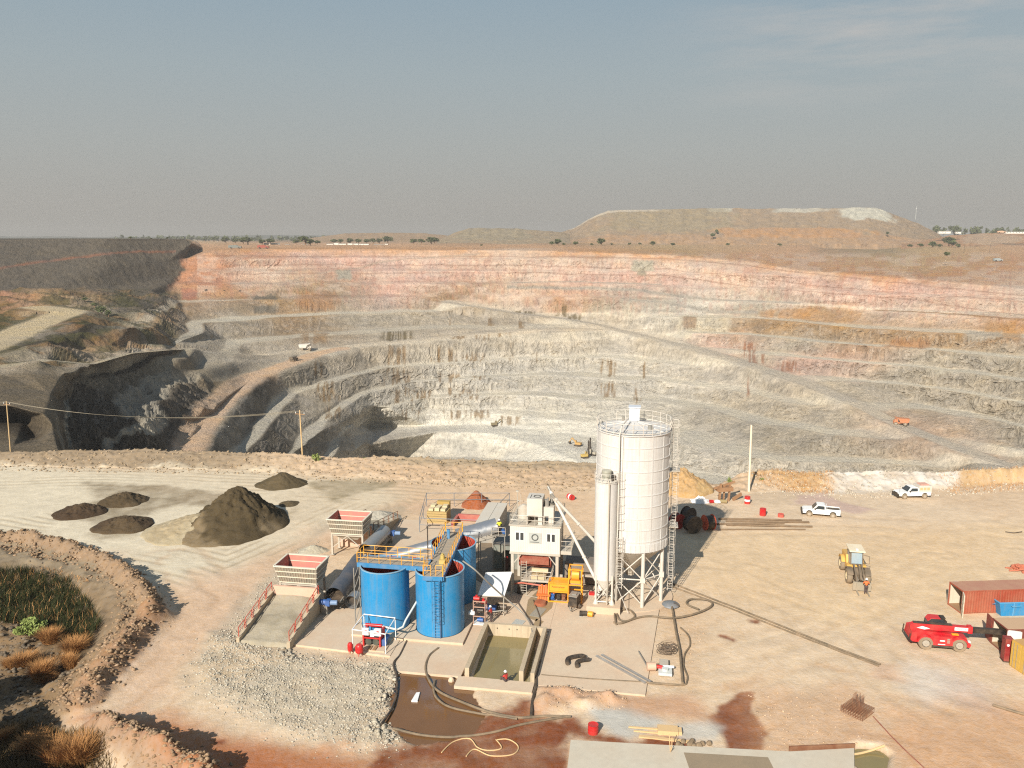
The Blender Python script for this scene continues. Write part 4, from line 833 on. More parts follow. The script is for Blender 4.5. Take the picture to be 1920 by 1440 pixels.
belt_conveyor('feed_conveyor', 'grey hooded feed conveyor coming out under the rear hopper', PW(-12.6, 20.6, 1.7), PW(-13.0, 13.6, 1.5), .85, paint('grey hood', (168, 172, 172), .4, .5, .3), .16, False, hf=(0, .9))
for (a, b, lab) in ((-12.4, .1, 'blue geared motor on the low end of the near feed conveyor'), (-12.0, 21.0, 'blue geared motor on the far end of the rear feed conveyor')):
    m_ = PT('drive_motor', lab, 'motor', a, b, 1.5); MB().cyl((-.6, 0, 0), (.2, 0, 0), .3, n=14).box(.2, .65, -.3, .3, -.3, .3).build('gearbox', M_NAVY, m_); MB().cyl((.65, 0, 0), (1.35, .1, 0), .26, n=14).build('motor_body', paint('pale blue motor', (104, 140, 178), .5), m_); MB().cyl((-1.0, 0, -.1), (-.6, 0, -.1), .36, n=14).build('end_cover', M_WHITE2, m_); MB().box(-.3, .3, -.15, .15, -1.35, -.28).build('bracket', M_GREY, m_)
dc = PT('steel_duct', 'short galvanised duct drum lying by the left blue tank', 'duct', -9.9, 2.2, .16); hood(MB(), (-.2, -.5, .75), (-.2, .9, .75), .72, 20, True).build('duct_shell', M_GALV, dc); MB().cyl((-.2, .1, .75), (-.2, .15, .75), .7, n=20).build('end_plate', M_DARK, dc)
CA, CB = at(664, 1068, 1.6), at(939, 990, 5.4)
mc = belt_conveyor('main_conveyor', 'long galvanised covered conveyor climbing to the white mixer cabin', CA, CB, .8, M_GALV, .14, True, hf=(.05, .72))
dd_ = (CB - CA); hood(MB(), CA + dd_ * .70 + Vector((0, 0, .2)), CA + dd_ * .975 + Vector((0, 0, .2)), 1.12, 16).build('end_hood', M_GALV, mc)
ch = thing('transfer_tray', 'orange edged transfer tray under the long covered conveyor', 'tray', at(740, 1052, .16)); MB().box(-2.6, 2.6, -.5, .5, .2, .34).build('tray', paint('orange red', (206, 92, 50), .5), ch); MB().box(-2.4, -2.2, -.4, .4, 0, .2).build('foot', M_GREY, ch); MB().box(2.2, 2.4, -.4, .4, 0, .2).build('foot', M_GREY, ch)

# ------------------------------------------------------------------ cement silos
def silo_main():
    t = PT('cement_silo', 'tall wide white cement silo standing on braced steel legs', 'silo', 18.9, 10.6, .13, 'white cement silos'); Rr, z0, z1 = 3.9, 6.2, 18.75
    prof = []; zs = np.linspace(z0 + 1.2, z1, 10)
    prof = [(Rr, z0), (Rr + .05, z0 + .02), (Rr + .05, z0 + .9), (Rr, z0 + .92)]
    for z in zs[:-1]: prof += [(Rr, z - .05), (Rr + .05, z - .04), (Rr + .05, z + .04), (Rr, z + .05)]
    prof += [(Rr, z1)]
    sh = MB().lathe(prof, 72)
    for k in range(16):
        an = k * math.pi / 8 + .16; sh.obox((math.cos(an) * (Rr + .01), math.sin(an) * (Rr + .01), z0 + .9), (math.cos(an) * (Rr + .01), math.sin(an) * (Rr + .01), z1), .14, .05, up=(math.cos(an), math.sin(an), 0))
    for k in range(48): an = k * math.pi / 24; sh.obox((math.cos(an) * (Rr + .04), math.sin(an) * (Rr + .04), z0), (math.cos(an) * (Rr + .04), math.sin(an) * (Rr + .04), z0 + .9), .04, .1, up=(math.cos(an), math.sin(an), 0))
    sh.build('shell', M_WHITE, t)
    rf = MB().lathe([(Rr + .02, z1 - .02), (Rr + .12, z1), (Rr + .12, z1 + .1), (Rr - .3, z1 + .1), (.4, z1 + .75), (0, z1 + .75)], 72)
    for k in range(12): an = k * math.pi / 6; rf.obox((math.cos(an) * .5, math.sin(an) * .5, z1 + .76), (math.cos(an) * 3.5, math.sin(an) * 3.5, z1 + .16), .07, .06)
    rf.build('roof', M_WHITE, t)
    rails(MB(), [(math.cos(k * math.pi / 12) * (Rr + .05), math.sin(k * math.pi / 12) * (Rr + .05), z1 + .1) for k in range(24)], 1.15, .035, 1.1, closed=True, low=True).build('roof_railing', M_WHITE2, t)
    MB().box(-.55, .55, 1.2, 2.3, z1 + .3, z1 + 2.0).box(-.65, .65, 1.1, 2.4, z1 + 2.0, z1 + 2.1).build('dust_filter', paint('pale filter', (222, 226, 230), .4, .2, .15), t)
    MB().cyl((1.7, -1.6, z1 + .2), (1.7, -1.6, z1 + .75), .25, n=14).build('relief_valve', M_GREY, t)
    MB().cyl((-1.2, 2.0, z1 + .2), (-1.2, 2.0, z1 + .9), .15, n=10).build('vent_pipe', M_GREY, t)
    MB().lathe([(Rr - .1, z0 + .3), (Rr - .12, z0 - .1), (.5, 2.9), (.45, 2.3)], 48).build('cone', M_GREYL, t)
    N = 8; lp = [(math.cos(k * 2 * math.pi / N + .39) * (Rr - .25), math.sin(k * 2 * math.pi / N + .39) * (Rr - .25)) for k in range(N)]
    for x, y in lp: MB().cyl((x, y, 0), (x, y, z0 + .1), .2, n=12).box(x - .38, x + .38, y - .38, y + .38, 0, .05).build('leg', M_WHITE2, t)
    br = MB()
    for k in range(N):
        p, q = lp[k], lp[(k + 1) % N]
        for za, zb in ((.3, 3.1), (3.1, 5.9)): br.cyl((*p, za), (*q, zb), .06, n=7).cyl((*q, za), (*p, zb), .06, n=7)
        br.cyl((*p, 3.1), (*q, 3.1), .07, n=7); m = [(p[0], p[1])]
        br.box(p[0] - .26, p[0] + .26, p[1] - .26, p[1] + .26, 2.85, 3.4)
    br.build('bracing', M_WHITE2, t)
    MB().tube([(-1.35, -3.75, .3), (-1.35, -4.05, 1.0), (-1.35, -4.05, z1 + .2), (-1.2, -3.6, z1 + 1.0), (-.6, -1, z1 + 1.3)], .075, 8).tube([(-1.0, -3.9, z0), (-1.0, -3.9, z1)], .03, 6).build('fill_pipe', M_WHITE2, t)
    l1 = MB(); ladder(l1, 4.35, .2, .6, 8.6, .5, 2.4, -1); ladder(l1, 4.5, .9, 8.0, 14.8, .5, 9.5, -1); ladder(l1, 4.4, .4, 14.2, z1 + 1.1, .5, 15.5, -1)
    lo = l1.build('ladder', M_WHITE2, t); MB().box(3.85, 5.0, -.3, 1.5, 8.0, 8.06).build('landing', M_GREYL, lo); MB().box(3.85, 5.0, -.1, 1.4, 14.2, 14.26).build('landing', M_GREYL, lo)
    MB().lathe([(0, .06), (4.7, .06), (4.7, -.14)], 40).build('plinth', M_CONC, t); return t
silo_main()
def silo_small():
    t = PT('cement_silo', 'slim white cement silo standing in front of the wide one', 'silo', 16.3, 6.7, .13, 'white cement silos'); Rr, z0, z1 = 1.17, 3.4, 14.0
    pl = MB(); pl.box(-1.75, 1.75, -1.75, 1.75, 0, .75); pl.build('plinth', M_CONC, t)
    sh = MB().lathe([(Rr, z0), (Rr, z1 - .1), (Rr + .05, z1 - .1), (Rr + .05, z1)], 48); sh.build('shell', M_WHITE, t)
    MB().lathe([(Rr + .03, z1), (.45, z1 + .25), (0, z1 + .25)], 40).build('roof', M_WHITE2, t)
    MB().lathe([(0, z1 + 1.15), (.5, z1 + 1.12), (.52, z1 + .95), (.47, z1 + .9), (.47, z1 + .2)], 24).build('dust_filter', paint('filter drum', (184, 184, 168), .4, .3, .3), t)
    MB().cyl((.6, -.3, z1 + .1), (.6, -.3, z1 + .55), .2, n=12).build('relief_valve', M_DARK, t); MB().box(.5, .95, .2, .55, z1 + .1, z1 + .5).build('level_box', M_DARK, t)
    rails(MB(), [(math.cos(k * math.pi / 8) * (Rr + .05), math.sin(k * math.pi / 8) * (Rr + .05), z1) for k in range(16)], .95, .022, .9, closed=True, low=True).build('roof_railing', M_WHITE2, t)
    MB().lathe([(Rr, z0 + .1), (Rr - .02, z0), (.22, 1.75), (.2, 1.35)], 32).build('cone', M_WHITE2, t)
    for sx in (-1, 1):
        for sy in (-1, 1): MB().cyl((sx * .85, sy * .85, .75), (sx * .85, sy * .85, z0 + .5), .11, n=10).lathe([(.1, 1.25), (.3, .78), (.3, .75)], 10, (sx * .85, sy * .85)).build('leg', M_WHITE2, t)
    br = MB(); c = [(-.85, -.85), (.85, -.85), (.85, .85), (-.85, .85)]
    for i in range(4): p, q = c[i], c[(i + 1) % 4]; br.cyl((*p, .95), (*q, 3.3), .045, n=6).cyl((*q, .95), (*p, 3.3), .045, n=6).cyl((*p, .98), (*q, .98), .08, n=6)
    br.build('bracing', M_WHITE2, t)
    MB().tube([(.35, -1.3, .9), (.35, -1.3, z1), (.2, -.9, z1 + .35)], .07, 8).build('fill_pipe', M_GREYL, t)
    l1 = MB(); ladder(l1, 1.55, -.1, 2.2, 8.0, .5, 3.2, -1); ladder(l1, 1.6, .5, 7.6, z1 + .9, .5, 8.8, -1); l1.build('ladder', M_WHITE2, t)
    MB().obox((1.2, -.5, 3.0), (2.6, -1.5, .2), .05, .05).build('stay', M_WHITE2, t); return t
silo_small()
def screw(label, p0, p1, r=.17):
    t = thing('screw_conveyor', label, 'pipe', tuple(p0), 0, 'white screw conveyors'); d = Vector(p1) - Vector(p0); MB().cyl((0, 0, 0), d, r, n=14).build('pipe', M_WHITE2, t)
    u = d.normalized()
    for f in (.02, .33, .66, .98): MB().cyl(d * f - u * .06, d * f + u * .06, r + .07, n=14).build('flange', M_WHITE2, t)
    MB().cyl(d * .99, d + u * .6, r * .9, n=12).build('motor', M_GREY, t)
screw('white screw conveyor pipe from the mixer tower down to the foot of the slim silo', PW(16.0, 6.2, 2.2), at(1032, 921, 11.6))
screw('white screw conveyor pipe from the mixer tower passing behind the slim silo', PW(18.2, 10.4, 2.6), at(1040, 934, 11.2))

# ------------------------------------------------------------------ mixer tower with the control cabin
def mat_ribbed(name, rgb, freq):
    t = NT(name); v = t.coord('Object'); w = t.n('ShaderNodeTexWave', wave_type='BANDS', bands_direction='X'); w.inputs['Scale'].default_value = freq; t.l(v, w.inputs['Vector'])
    n = t.noise(v, .8, 5); c = lin(rgb, .92); t.base(t.mix(t.rng(n, .4, .75, 0, .25), c, lin((200, 176, 146), .8))); t.set(Roughness=.5); t.bump(w.outputs['Fac'], .025, .7); return t.m
M_RIBW = mat_ribbed('white ribbed cladding', (208, 202, 190), 1.6)
def mixer_tower():
    t = PT('mixer_tower', 'white control cabin and mixer tower on grey steel legs', 'mixer tower', 8.55, 8.6, .12); w = 2.75; zb, zt, D = 4.75, 7.85, 2.6
    MB().box(-w, w, 0, D, zb, zt).build('cabin', M_RIBW, t)
    MB().box(-w - .12, w + .12, -.1, D + 2.6, zt, zt + .14).box(-w - .05, w + .05, -.06, 0, zb - .14, zb + .1).build('roof', M_GREYL, t)
    for x0, x1 in ((-2.1, -1.25), (1.35, 2.2)):
        f = MB().box(x0 - .04, x1 + .04, -.04, 0, 6.2, 7.15).build('window', M_PLASTIC, t); MB().box(x0, (x0 + x1) / 2 - .07, -.055, -.035, 6.25, 7.1).box((x0 + x1) / 2 + .07, x1, -.055, -.035, 6.25, 7.1).build('pane', M_GLASS, f)
    sg = MB().box(-.68, .72, -.05, 0, 5.95, 7.15).build('sign', paint('grey sign', (176, 178, 170), .5, 0, .1), t)
    em = MB().torus((.02, -.07, 6.65), .33, .055, 'y'); 
    for i in range(9): em.box(-.47 + i * .11, -.40 + i * .11, -.075, -.045, 6.06, 6.15)
    em.build('emblem', paint('sign ink', (74, 76, 72), .6, 0, 0), sg)
    for x in (-w + .25, w - .3):
        for y in (.2, D + 2.2): MB().box(x - .16, x + .16, y - .16, y + .16, 0, zb if y < 1 else zt).box(x - .3, x + .3, y - .3, y + .3, 0, .04).build('leg', M_GREYL, t)
    br = MB()
    for y in (.2, D + 2.2):
        br.obox((-w, y, zb - .12), (w, y, zb - .12), .22, .24)
        br.obox((-w + .25, y, 3.3), (-w + 1.3, y, zb - .1), .1, .1).obox((w - .3, y, 3.3), (w - 1.35, y, zb - .1), .1, .1)
    for x in (-w + .25, w - .3): br.obox((x, .2, zb - .12), (x, D + 2.2, zb - .12), .2, .24)
    br.build('bracing', M_GREYL, t)
    mx = MB(); mx.box(-1.7, 1.5, .5, 4.0, 3.3, 4.6).cyl((-1.9, 1.6, 3.4), (1.7, 1.6, 3.4), .75, n=20); mx.build('mixer_drum', paint('mixer red', (140, 60, 44), .6, 0, .4), t)
    MB().lathe([(.9, 3.2), (.35, 2.2), (.35, 1.9)], 20, (.1, 2.0)).build('discharge_chute', M_DARK, t)
    tz = zt + .14; tb = MB(); tb.box(-.95, .75, .3, 2.4, tz + 1.0, 10.9); tb.box(-.95, -.8, .3, 2.4, tz, tz + 1.0).box(.3, .75, .3, 2.4, tz, tz + 1.0).box(-.8, .3, 2.2, 2.4, tz, tz + 1.0); tb.build('weigh_house', M_WHITE2, t)
    e2 = MB().torus((.1, 1.2, 10.92), .38, .05, 'z'); e2.box(-.62, -.56, .6, 1.8, 10.89, 10.93); e2.build('roof_emblem', paint('sign ink', (74, 76, 72)), t)
    sd = MB(); sd.box(.8, 1.95, .7, 2.2, tz + .9, tz + 1.9).box(.8, .95, .7, 2.2, tz, tz + .9).box(1.4, 1.95, .7, 2.2, tz, tz + .9); sd.build('cement_scale', M_WHITE2, t)
    pp = MB(); pp.cyl((1.1, 1.3, tz + 1.9), (1.1, 1.3, tz + 2.6), .25, n=14).lathe([(.5, tz + 2.2), (.3, tz + 1.9)], 14, (1.6, 1.7)).cyl((1.6, 1.7, tz + 2.2), (1.6, 1.7, tz + 2.9), .18, n=12).cyl((1.3, 1.0, tz + 1.9), (1.3, 1.0, tz + 2.9), .09, n=8); pp.build('inlet_valve', M_GREY, t)
    MB().cyl((-1.6, 2.6, tz), (-1.6, 2.6, tz + 1.1), .7, n=20).lathe([(.7, tz + 1.1), (.2, tz + 1.5), (0, tz + 1.5)], 20, (-1.6, 2.6)).build('water_vessel', M_GREYL, t)
    r_ = MB(); rails(r_, [(-w, .0, tz), (w, .0, tz), (w, D + 2.4, tz), (-w, D + 2.4, tz)], 1.05, .03, .9, closed=True); r_.build('railing', M_GREYL, t)
    MB().cyl((-2.5, 3.5, tz), (-2.5, 3.5, tz + 2.6), .05, n=6).cyl((-2.2, 4.2, tz), (-2.2, 4.2, tz + 2.2), .04, n=6).box(-2.65, -2.35, 3.4, 3.6, tz + 2.6, tz + 2.75).build('mast', M_GREYL, t)
    sp = MB(); sp.box(w, w + 1.25, .3, D + 1.5, 5.05, 5.13).box(w, w + 1.25, .25, .32, 4.75, 5.1); po = sp.build('side_platform', M_GREYL, t)
    rails(MB(), [(w + .05, .35, 5.13), (w + 1.2, .35, 5.13), (w + 1.2, D + 1.4, 5.13)], 1.1, .03, .75).build('platform_railing', M_GREYL, po)
    st = MB(); ladder(st, -1.15, -.35, .05, 4.0, .6, None); st.obox((-.9, -.6, .1), (.6, -1.0, .1), .05, .05); st.build('ladder', M_GREYL, t)
    lw = MB(); lw.box(-1.2, 1.9, -.9, 1.4, 2.0, 2.08); lw.box(-1.3, 2.0, -1.0, -.9, 1.9, 2.1); pl = lw.build('lower_platform', M_GREYL, t)
    rails(MB(), [(-.4, -.9, 2.08), (1.9, -.9, 2.08), (1.9, 1.3, 2.08)], 1.0, .03, .7).build('platform_railing', M_GREYL, pl)
    MB().box(-.3, 1.3, -.7, .6, 2.1, 2.55).cyl((-.3, 0, 2.85), (1.5, 0, 2.85), .28, n=14).build('hydraulic_unit', paint('beige unit', (196, 176, 140), .6, 0, .4), pl)
    MB().box(-1.9, -1.2, -.2, .9, .05, 1.2).build('pump_block', M_DARK, t); MB().cyl((.9, .6, .05), (.9, .6, 1.7), .3, n=12).build('filter_housing', M_DARK, t)
    MB().tube([(-2.2, -.2, 1.2), (-1.4, -.5, 1.5), (.3, -.9, 1.55), (2.0, -1.0, 1.5), (2.3, -1.2, .8)], .09, 8).build('red_pipe', paint('faded red pipe', (190, 96, 76), .5), t)
    return t
mixer_tower()
# ------------------------------------------------------------------ water basin, pumps and small plant around the tanks
bt = PT('settling_basin', 'open concrete settling basin holding green water', 'basin', 7.5, -5.0, 0)
for x0, x1, y0, y1, z1 in ((-2.75, -2.35, -4.55, 4.6, .95), (2.15, 2.55, -4.3, 4.6, .95), (3.2, 3.55, -4.4, 4.6, .9)):
    MB().box(x0, x1, y0, y1, -1.5, z1).build('side_wall', M_CONCW, bt)
MB().box(-2.35, 2.15, 4.25, 4.6, -1.5, .95).box(2.55, 3.2, 4.25, 4.6, -1.5, .9).build('end_wall', M_CONCW, bt)
MB().box(-2.9, 3.7, -4.95, -4.56, -1.5, .12).build('front_sill', M_CONC, bt)
MB().box(-2.35, 2.15, -4.55, 4.25, -1.2, -.28).build('water', M_POND, bt, label='green silty water in the wide basin'); MB().box(2.55, 3.2, -4.55, 4.25, -1.2, -.18).build('water', M_POND, bt, label='green water in the narrow channel')
bl = MB()
for x in (-1.4, -.2, .6): bl.cyl((x, 4.2, .55), (x, 4.27, .55), .06, n=8)
bl.build('spout', M_DARK, bt)
def small_thing(name, label, cat, loc, rz, parts, group=None):
    t = thing(name, label, cat, loc, rz, group)
    for n, mb, m in parts: mb.build(n, m, t)
    return t
def plates(u, v, label, c): 
    p = at(u, v, .12); q = [Vector((x, y)) for x, y in ((-.8, -1.2), (.5, -1.3), (.9, 1.2), (-.3, 1.3))]; small_thing('steel_plate', label, 'plate', (p.x, p.y, .125), RZ - .25, [('plate', MB().box(-.55, .55, -1.1, 1.1, 0, .03), paint(c, (148, 146, 134) if c == 'grey plate' else (178, 182, 176), .6, .1, .3))])
plates(1009, 1148, 'grey rectangular plate lying flat on the concrete below the cabin', 'grey plate'); plates(969, 1171, 'pale plate lying flat behind the settling basin', 'pale plate')
# float with the white cone
# white canopy
cp = PT('canopy', 'white sheet canopy on thin posts behind the pump rack', 'canopy', 3.4, 2.7, .12)
MB().slab([(0, 0, 2.2), (2.8, .1, 2.25), (2.75, 5.3, 2.75), (-.1, 4.8, 2.7)], .05).build('roof_sheet', paint('white sheet', (244, 242, 236), .5, 0, .05), cp)
MB().obox((0, 0, 2.12), (2.8, .1, 2.17), .08, .1).obox((-.1, 4.8, 2.62), (2.75, 5.3, 2.67), .08, .1).build('frame', M_GREYL, cp)
for x, y, z in ((.06, .1, 2.15), (2.7, .2, 2.2), (2.65, 5.1, 2.7), (0, 4.7, 2.65)): MB().cyl((x, y, 0), (x, y, z), .05, n=8).build('post', M_GREYL, cp)
for i, (x, y, c) in enumerate(((.9, 1.0, M_NAVY), (1.9, 1.3, M_DARK))):
    small_thing('water_pump', ('blue' if i == 0 else 'dark') + ' water pump on the concrete under the white canopy', 'pump', PW(3.4 + x, 2.7 + y, .12), RZ, [('body', MB().cyl((0, 0, .45), (.9, 0, .45), .3, n=14), c), ('volute', MB().cyl((-.25, 0, .45), (0, 0, .45), .42, n=18), c), ('base', MB().box(-.3, 1.0, -.35, .35, 0, .12), M_GREY)])
rk = PT('pump_rack', 'tall steel rack carrying pumps and two red valves beside the front blue tank', 'pump rack', 4.0, .9, .12)
f = MB()
for x in (-.6, .6):
    for y in (-.4, .6): f.cyl((x, y, 0), (x, y, 2.6), .05, n=8)
for z in (.9, 1.9, 2.5):
    f.obox((-.6, -.4, z), (.6, -.4, z), .08, .08).obox((-.6, .6, z), (.6, .6, z), .08, .08).obox((-.6, -.4, z), (-.6, .6, z), .08, .08).obox((.6, -.4, z), (.6, .6, z), .08, .08)
f.build('frame', paint('pinkish steel', (184, 148, 130), .6, 0, .4), rk); MB().box(-.7, .7, -.5, .7, .0, .06).build('base_plate', M_PLASTIC, rk)
for x, y, z, m, n in ((.3, .3, 2.2, M_REDP, 'valve'), (-.3, -.2, 2.75, M_REDP, 'valve'), (-.75, -.5, 1.25, M_PLASTIC, 'dosing_pump'), (.1, -.3, .5, M_NAVY, 'motor'), (0, .2, 1.3, M_DARK, 'motor')):
    MB().cyl((x - .3, y, z), (x + .3, y, z), .2, n=12).cyl((x, y, z), (x, y, z + .35), .12, n=10).build(n, m, rk)
MB().cyl((.2, 0, .1), (.5, 1.4, .3), .07, n=8).tube([(.6, .2, 1.2), (1.3, .5, 1.1), (2.2, 1.4, .9)], .06, 8).build('pipework', M_GREYL, rk)
# booster pump skid under a white pipe frame
sk = PT('booster_pump_set', 'red booster pump set with white boxes under a white pipe frame', 'pump set', -5.0, -5.0, .16)
f = MB(); c4 = [(-1.9, -1.5), (1.5, -1.9), (1.6, .9), (-1.7, 1.2)]; zz = [2.0, 2.0, 2.3, 2.3]
for i in range(4):
    p, q = c4[i], c4[(i + 1) % 4]; f.cyl((*p, 0), (*p, zz[i]), .045, n=8).cyl((*p, zz[i]), (*q, zz[(i + 1) % 4]), .05, n=8)
f.build('frame', M_PLASTIC, sk)
MB().box(-1.8, 1.3, -1.7, 1.1, .0, .12).build('base_slab', M_CONC, sk)
MB().box(-1.1, -.95, -1.0, .4, .12, 1.6).box(.55, .7, -1.0, .4, .12, 1.6).obox((-1.1, -.9, .95), (.7, -.9, .95), .1, .12).obox((-1.1, -.9, 1.55), (.7, -.9, 1.55), .1, .12).build('red_frame', M_REDP, sk)
for x, s_ in ((-.75, .3), (-.1, .2), (.45, .32)): MB().box(x - s_, x + s_, -1.1, -.85, 1.3 if s_ > .25 else 1.2, 1.3 + s_ * 2.2).build('control_box', M_PLASTIC, sk)
rd = MB()
for x in (-.72, .48): rd.box(x - .12, x + .12, -1.125, -1.105, 1.7, 1.82)
rd.build('box_label', M_REDP, sk)
for x in (-.6, .15, .9): MB().cyl((x, -.5, .55), (x, .5, .55), .26, n=14).cyl((x, -.8, .5), (x, -.5, .5), .33, n=16).build('pump', paint('green grey pump', (60, 72, 66), .5, 0, .2) if x < .8 else M_NAVY, sk)
MB().cyl((-1.3, .55, 1.55), (.4, .55, 1.55), .16, n=12).build('red_manifold', M_REDP, sk)
MB().tube([(.4, .55, 1.5), (1.9, .5, 1.3), (2.4, .8, 1.5), (2.5, 1.4, 1.9), (3.2, 3.2, 3.2)], .1, 10).tube([(-1.6, .4, 1.0), (-1.6, .4, 1.55), (-1.2, .55, 1.55)], .08, 8).build('delivery_pipe', M_PVC, sk)
MB().box(-.4, -.1, -1.7, -.9, .12, .2).box(.1, .4, -1.7, -.9, .12, .2).build('timber_skid', M_WOOD, sk)
for u, v, lab, h in ((657, 1224, 'small red pressure vessel standing alone left of the pump set', .95), (674, 1228, 'squat red pressure vessel on legs beside the pump set', 1.0)):
    p = at(u, v, .16); s_ = .26 if h < 1 else .38
    small_thing('pressure_vessel', lab, 'vessel', (p.x, p.y, .16), 0, [('vessel', MB().lathe([(0, h + .1), (s_ * .7, h + .06), (s_, h - .12), (s_, .35), (s_ * .7, .22), (0, .2)], 20), M_REDP)] + [('leg', MB().cyl((s_ * .75 * math.cos(q), s_ * .75 * math.sin(q), 0), (s_ * .75 * math.cos(q), s_ * .75 * math.sin(q), .35), .04, n=6), M_REDP) for q in (.5, 2.6, 4.7)])
# orange pump unit, welder, mud pump pieces
ou = PT('concrete_pump_unit', 'orange framed pump unit with a lettered front box below the cabin', 'pump unit', 12.1, 7.6, .13)
f = MB()
for x0, x1, h in ((-1.8, .3, 2.2), (.35, 1.75, 3.9)):
    for x in (x0, x1):
        for y in (-.6, .8): f.box(x - .06, x + .06, y - .06, y + .06, 0, h)
    for z in (.08, 1.0 if h > 3 else 1.2, h if h < 3 else 2.1, h - .06):
        for y in (-.6, .8): f.obox((x0, y, z), (x1, y, z), .11, .11)
        for x in (x0, x1): f.obox((x, -.6, z), (x, .8, z), .11, .11)
f.build('frame', M_ORANGE, ou)
fb = MB().box(-1.75, .25, -.57, .75, 1.28, 2.12).build('front_box', M_ORANGE, ou)
text_mesh('lettering', 'Putzmeister', .3, paint('black ink', (30, 28, 26)), fb, (-.75, -.575, 1.75), (math.pi / 2, 0, 0))
MB().cyl((.65, .1, 3.05), (1.45, .1, 3.05), .62, n=20).box(.5, 1.6, -.4, .6, 2.2, 2.5).build('hose_reel', M_ORANGE, ou)
MB().cyl((1.05, -.2, .15), (1.05, -.2, .85), .5, n=18).build('tank', paint('amber drum', (220, 158, 60), .5), ou)
for i, (x, c) in enumerate(((-1.4, M_NAVY), (-.75, M_DARK), (-.2, M_RUST))): MB().box(x - .2, x + .2, -.3, .3, .15, .8).cyl((x, -.45, .5), (x, -.3, .5), .18, n=10).build('pump', c, ou)
MB().tube([(1.7, .2, 2.9), (2.6, .4, 2.8), (3.0, .6, 2.6)], .12, 8).build('outlet_pipe', M_GREYL, ou)
md = PT('grout_mixer', 'rusty orange grout mixer beside the orange pump unit', 'mixer', 9.7, 7.2, .13)
f = MB()
for k in range(5): f.cyl((-.5 + .25 * k, -.2, .1), (-.45 + .25 * k, .4, 1.5 + .2 * (k % 2)), .13, n=10)
f.box(-.7, .8, -.4, .5, .7, .85); f.build('cylinder_bank', paint('burnt orange', (206, 110, 44), .6, 0, .35), md); MB().lathe([(0, .0), (.7, .0), (.6, .3), (0, .35)], 18, (-.2, -.9)).build('spoil', paint('rust soil', (150, 80, 50), .9), md)
wd = PT('welder', 'black engine welder on a small trailer frame in front of the slim silo', 'welder', 13.2, 6.0, .13, rz=-.2)
MB().box(-.45, .45, -.7, .6, .45, 1.5).build('housing', M_BLACK, wd); MB().box(-.47, .47, -.72, .62, 1.5, 1.58).box(-.2, .25, -.3, .3, 1.58, 1.66).build('lid', M_GREY, wd); MB().box(-.3, .3, -.73, -.7, .9, 1.3).build('control_panel', M_DARK, wd)
for sx in (-1, 1): w_ = MB().cyl((sx * .5, 0, .28), (sx * .66, 0, .28), .28, n=18).build('wheel', M_BLACK, wd); MB().cyl((sx * .66, 0, .28), (sx * .68, 0, .28), .14, n=12).build('rim', M_GREY, w_)
MB().obox((-.35, -.7, .4), (0, -1.5, .3), .07, .07).obox((.35, -.7, .4), (0, -1.5, .3), .07, .07).build('drawbar', M_GREY, wd)
rf_ = PT('red_box', 'red steel box by the plinth of the slim silo', 'box', 14.9, 8.0, .13); MB().box(-.3, .3, -.25, .25, 0, 1.0).build('case', M_REDP, rf_); MB().box(-.25, .25, -.27, -.25, .15, .9).build('door', M_REDP, rf_)
gp = PT('small_pump', 'black and yellow portable pump lying in front of the slim silo plinth', 'pump', 14.8, 4.2, .13); MB().cyl((-.7, 0, .3), (-.1, .1, .3), .25, n=12).box(-.9, -.6, -.2, .2, .05, .5).build('engine', M_BLACK, gp); MB().cyl((.0, 0, .3), (.5, -.1, .3), .3, n=14).build('fuel_tank', M_ORANGE, gp); MB().tube([(-.9, -.3, .05), (.6, -.3, .05), (.6, .3, .05), (-.9, .3, .05)], .03, 6, closed=True).build('frame', M_GREY, gp)
# fenced pit behind the tanks, stacks, office roof
fe = PT('railing_enclosure', 'thin blue grey railing round the bare concrete pad behind the tanks', 'railing', -6, 30, .16)
P_ = [(at(u, v) - PW(-6, 30)) for u, v in ((787, 1000), (800, 951), (955, 951), (905, 1005))]; Rm = Matrix.Rotation(-RZ, 3, 'Z'); P_ = [Rm @ p for p in P_]
rails(MB(), [(p.x, p.y, 0) for p in P_], 2.0, .05, 4.5, closed=True).build('rails', paint('blue grey rail', (110, 122, 132), .6), fe)
def stack(u, v, label, c, s): p = at(u, v, .15); t = thing('pallet_stack', label, 'pallet', (p.x, p.y, .1), RZ); 
def pallet_stack(u, v, label):
    p = at(u, v); t = thing('crate', label, 'crate', (p.x, p.y, .1), RZ); m = MB()
    for i in range(5): m.box(-1.4, 1.4, -1.2, 1.2, .05 + i * .34, .34 + i * .34)
    m.build('boards', paint('tan boards', (176, 150, 96), .8, 0, .3), t); c = MB()
    for i in range(3):
        for j in range(2): c.box(-1.2 + i * .85, -.55 + i * .85, -1.0 + j * 1.1, -.1 + j * 1.1, 1.75, 2.05 + .15 * ((i + j) % 2))
    c.build('lid', paint('cream lids', (214, 196, 156), .8, 0, .3), t); MB().box(-.6, 1.2, 1.3, 2.0, .05, 2.4).build('tall_box', paint('ochre box', (178, 146, 74), .8), t)
pallet_stack(823, 978, 'tan timber crate stack with cream lids on the pad behind the tanks')
p = at(880, 978); small_thing('low_wall', 'pink oxide steel channel forming a low wall on the pad', 'wall', (p.x, p.y, .1), RZ, [('wall', MB().box(-1.6, 3.2, 0, .35, 0, .9).box(-1.9, -1.55, -3, .35, 0, .7), M_DKRED)])
off = PT('site_office', 'long grey flat roofed container office behind the conveyor', 'container', 0.2, 27.2, .12)
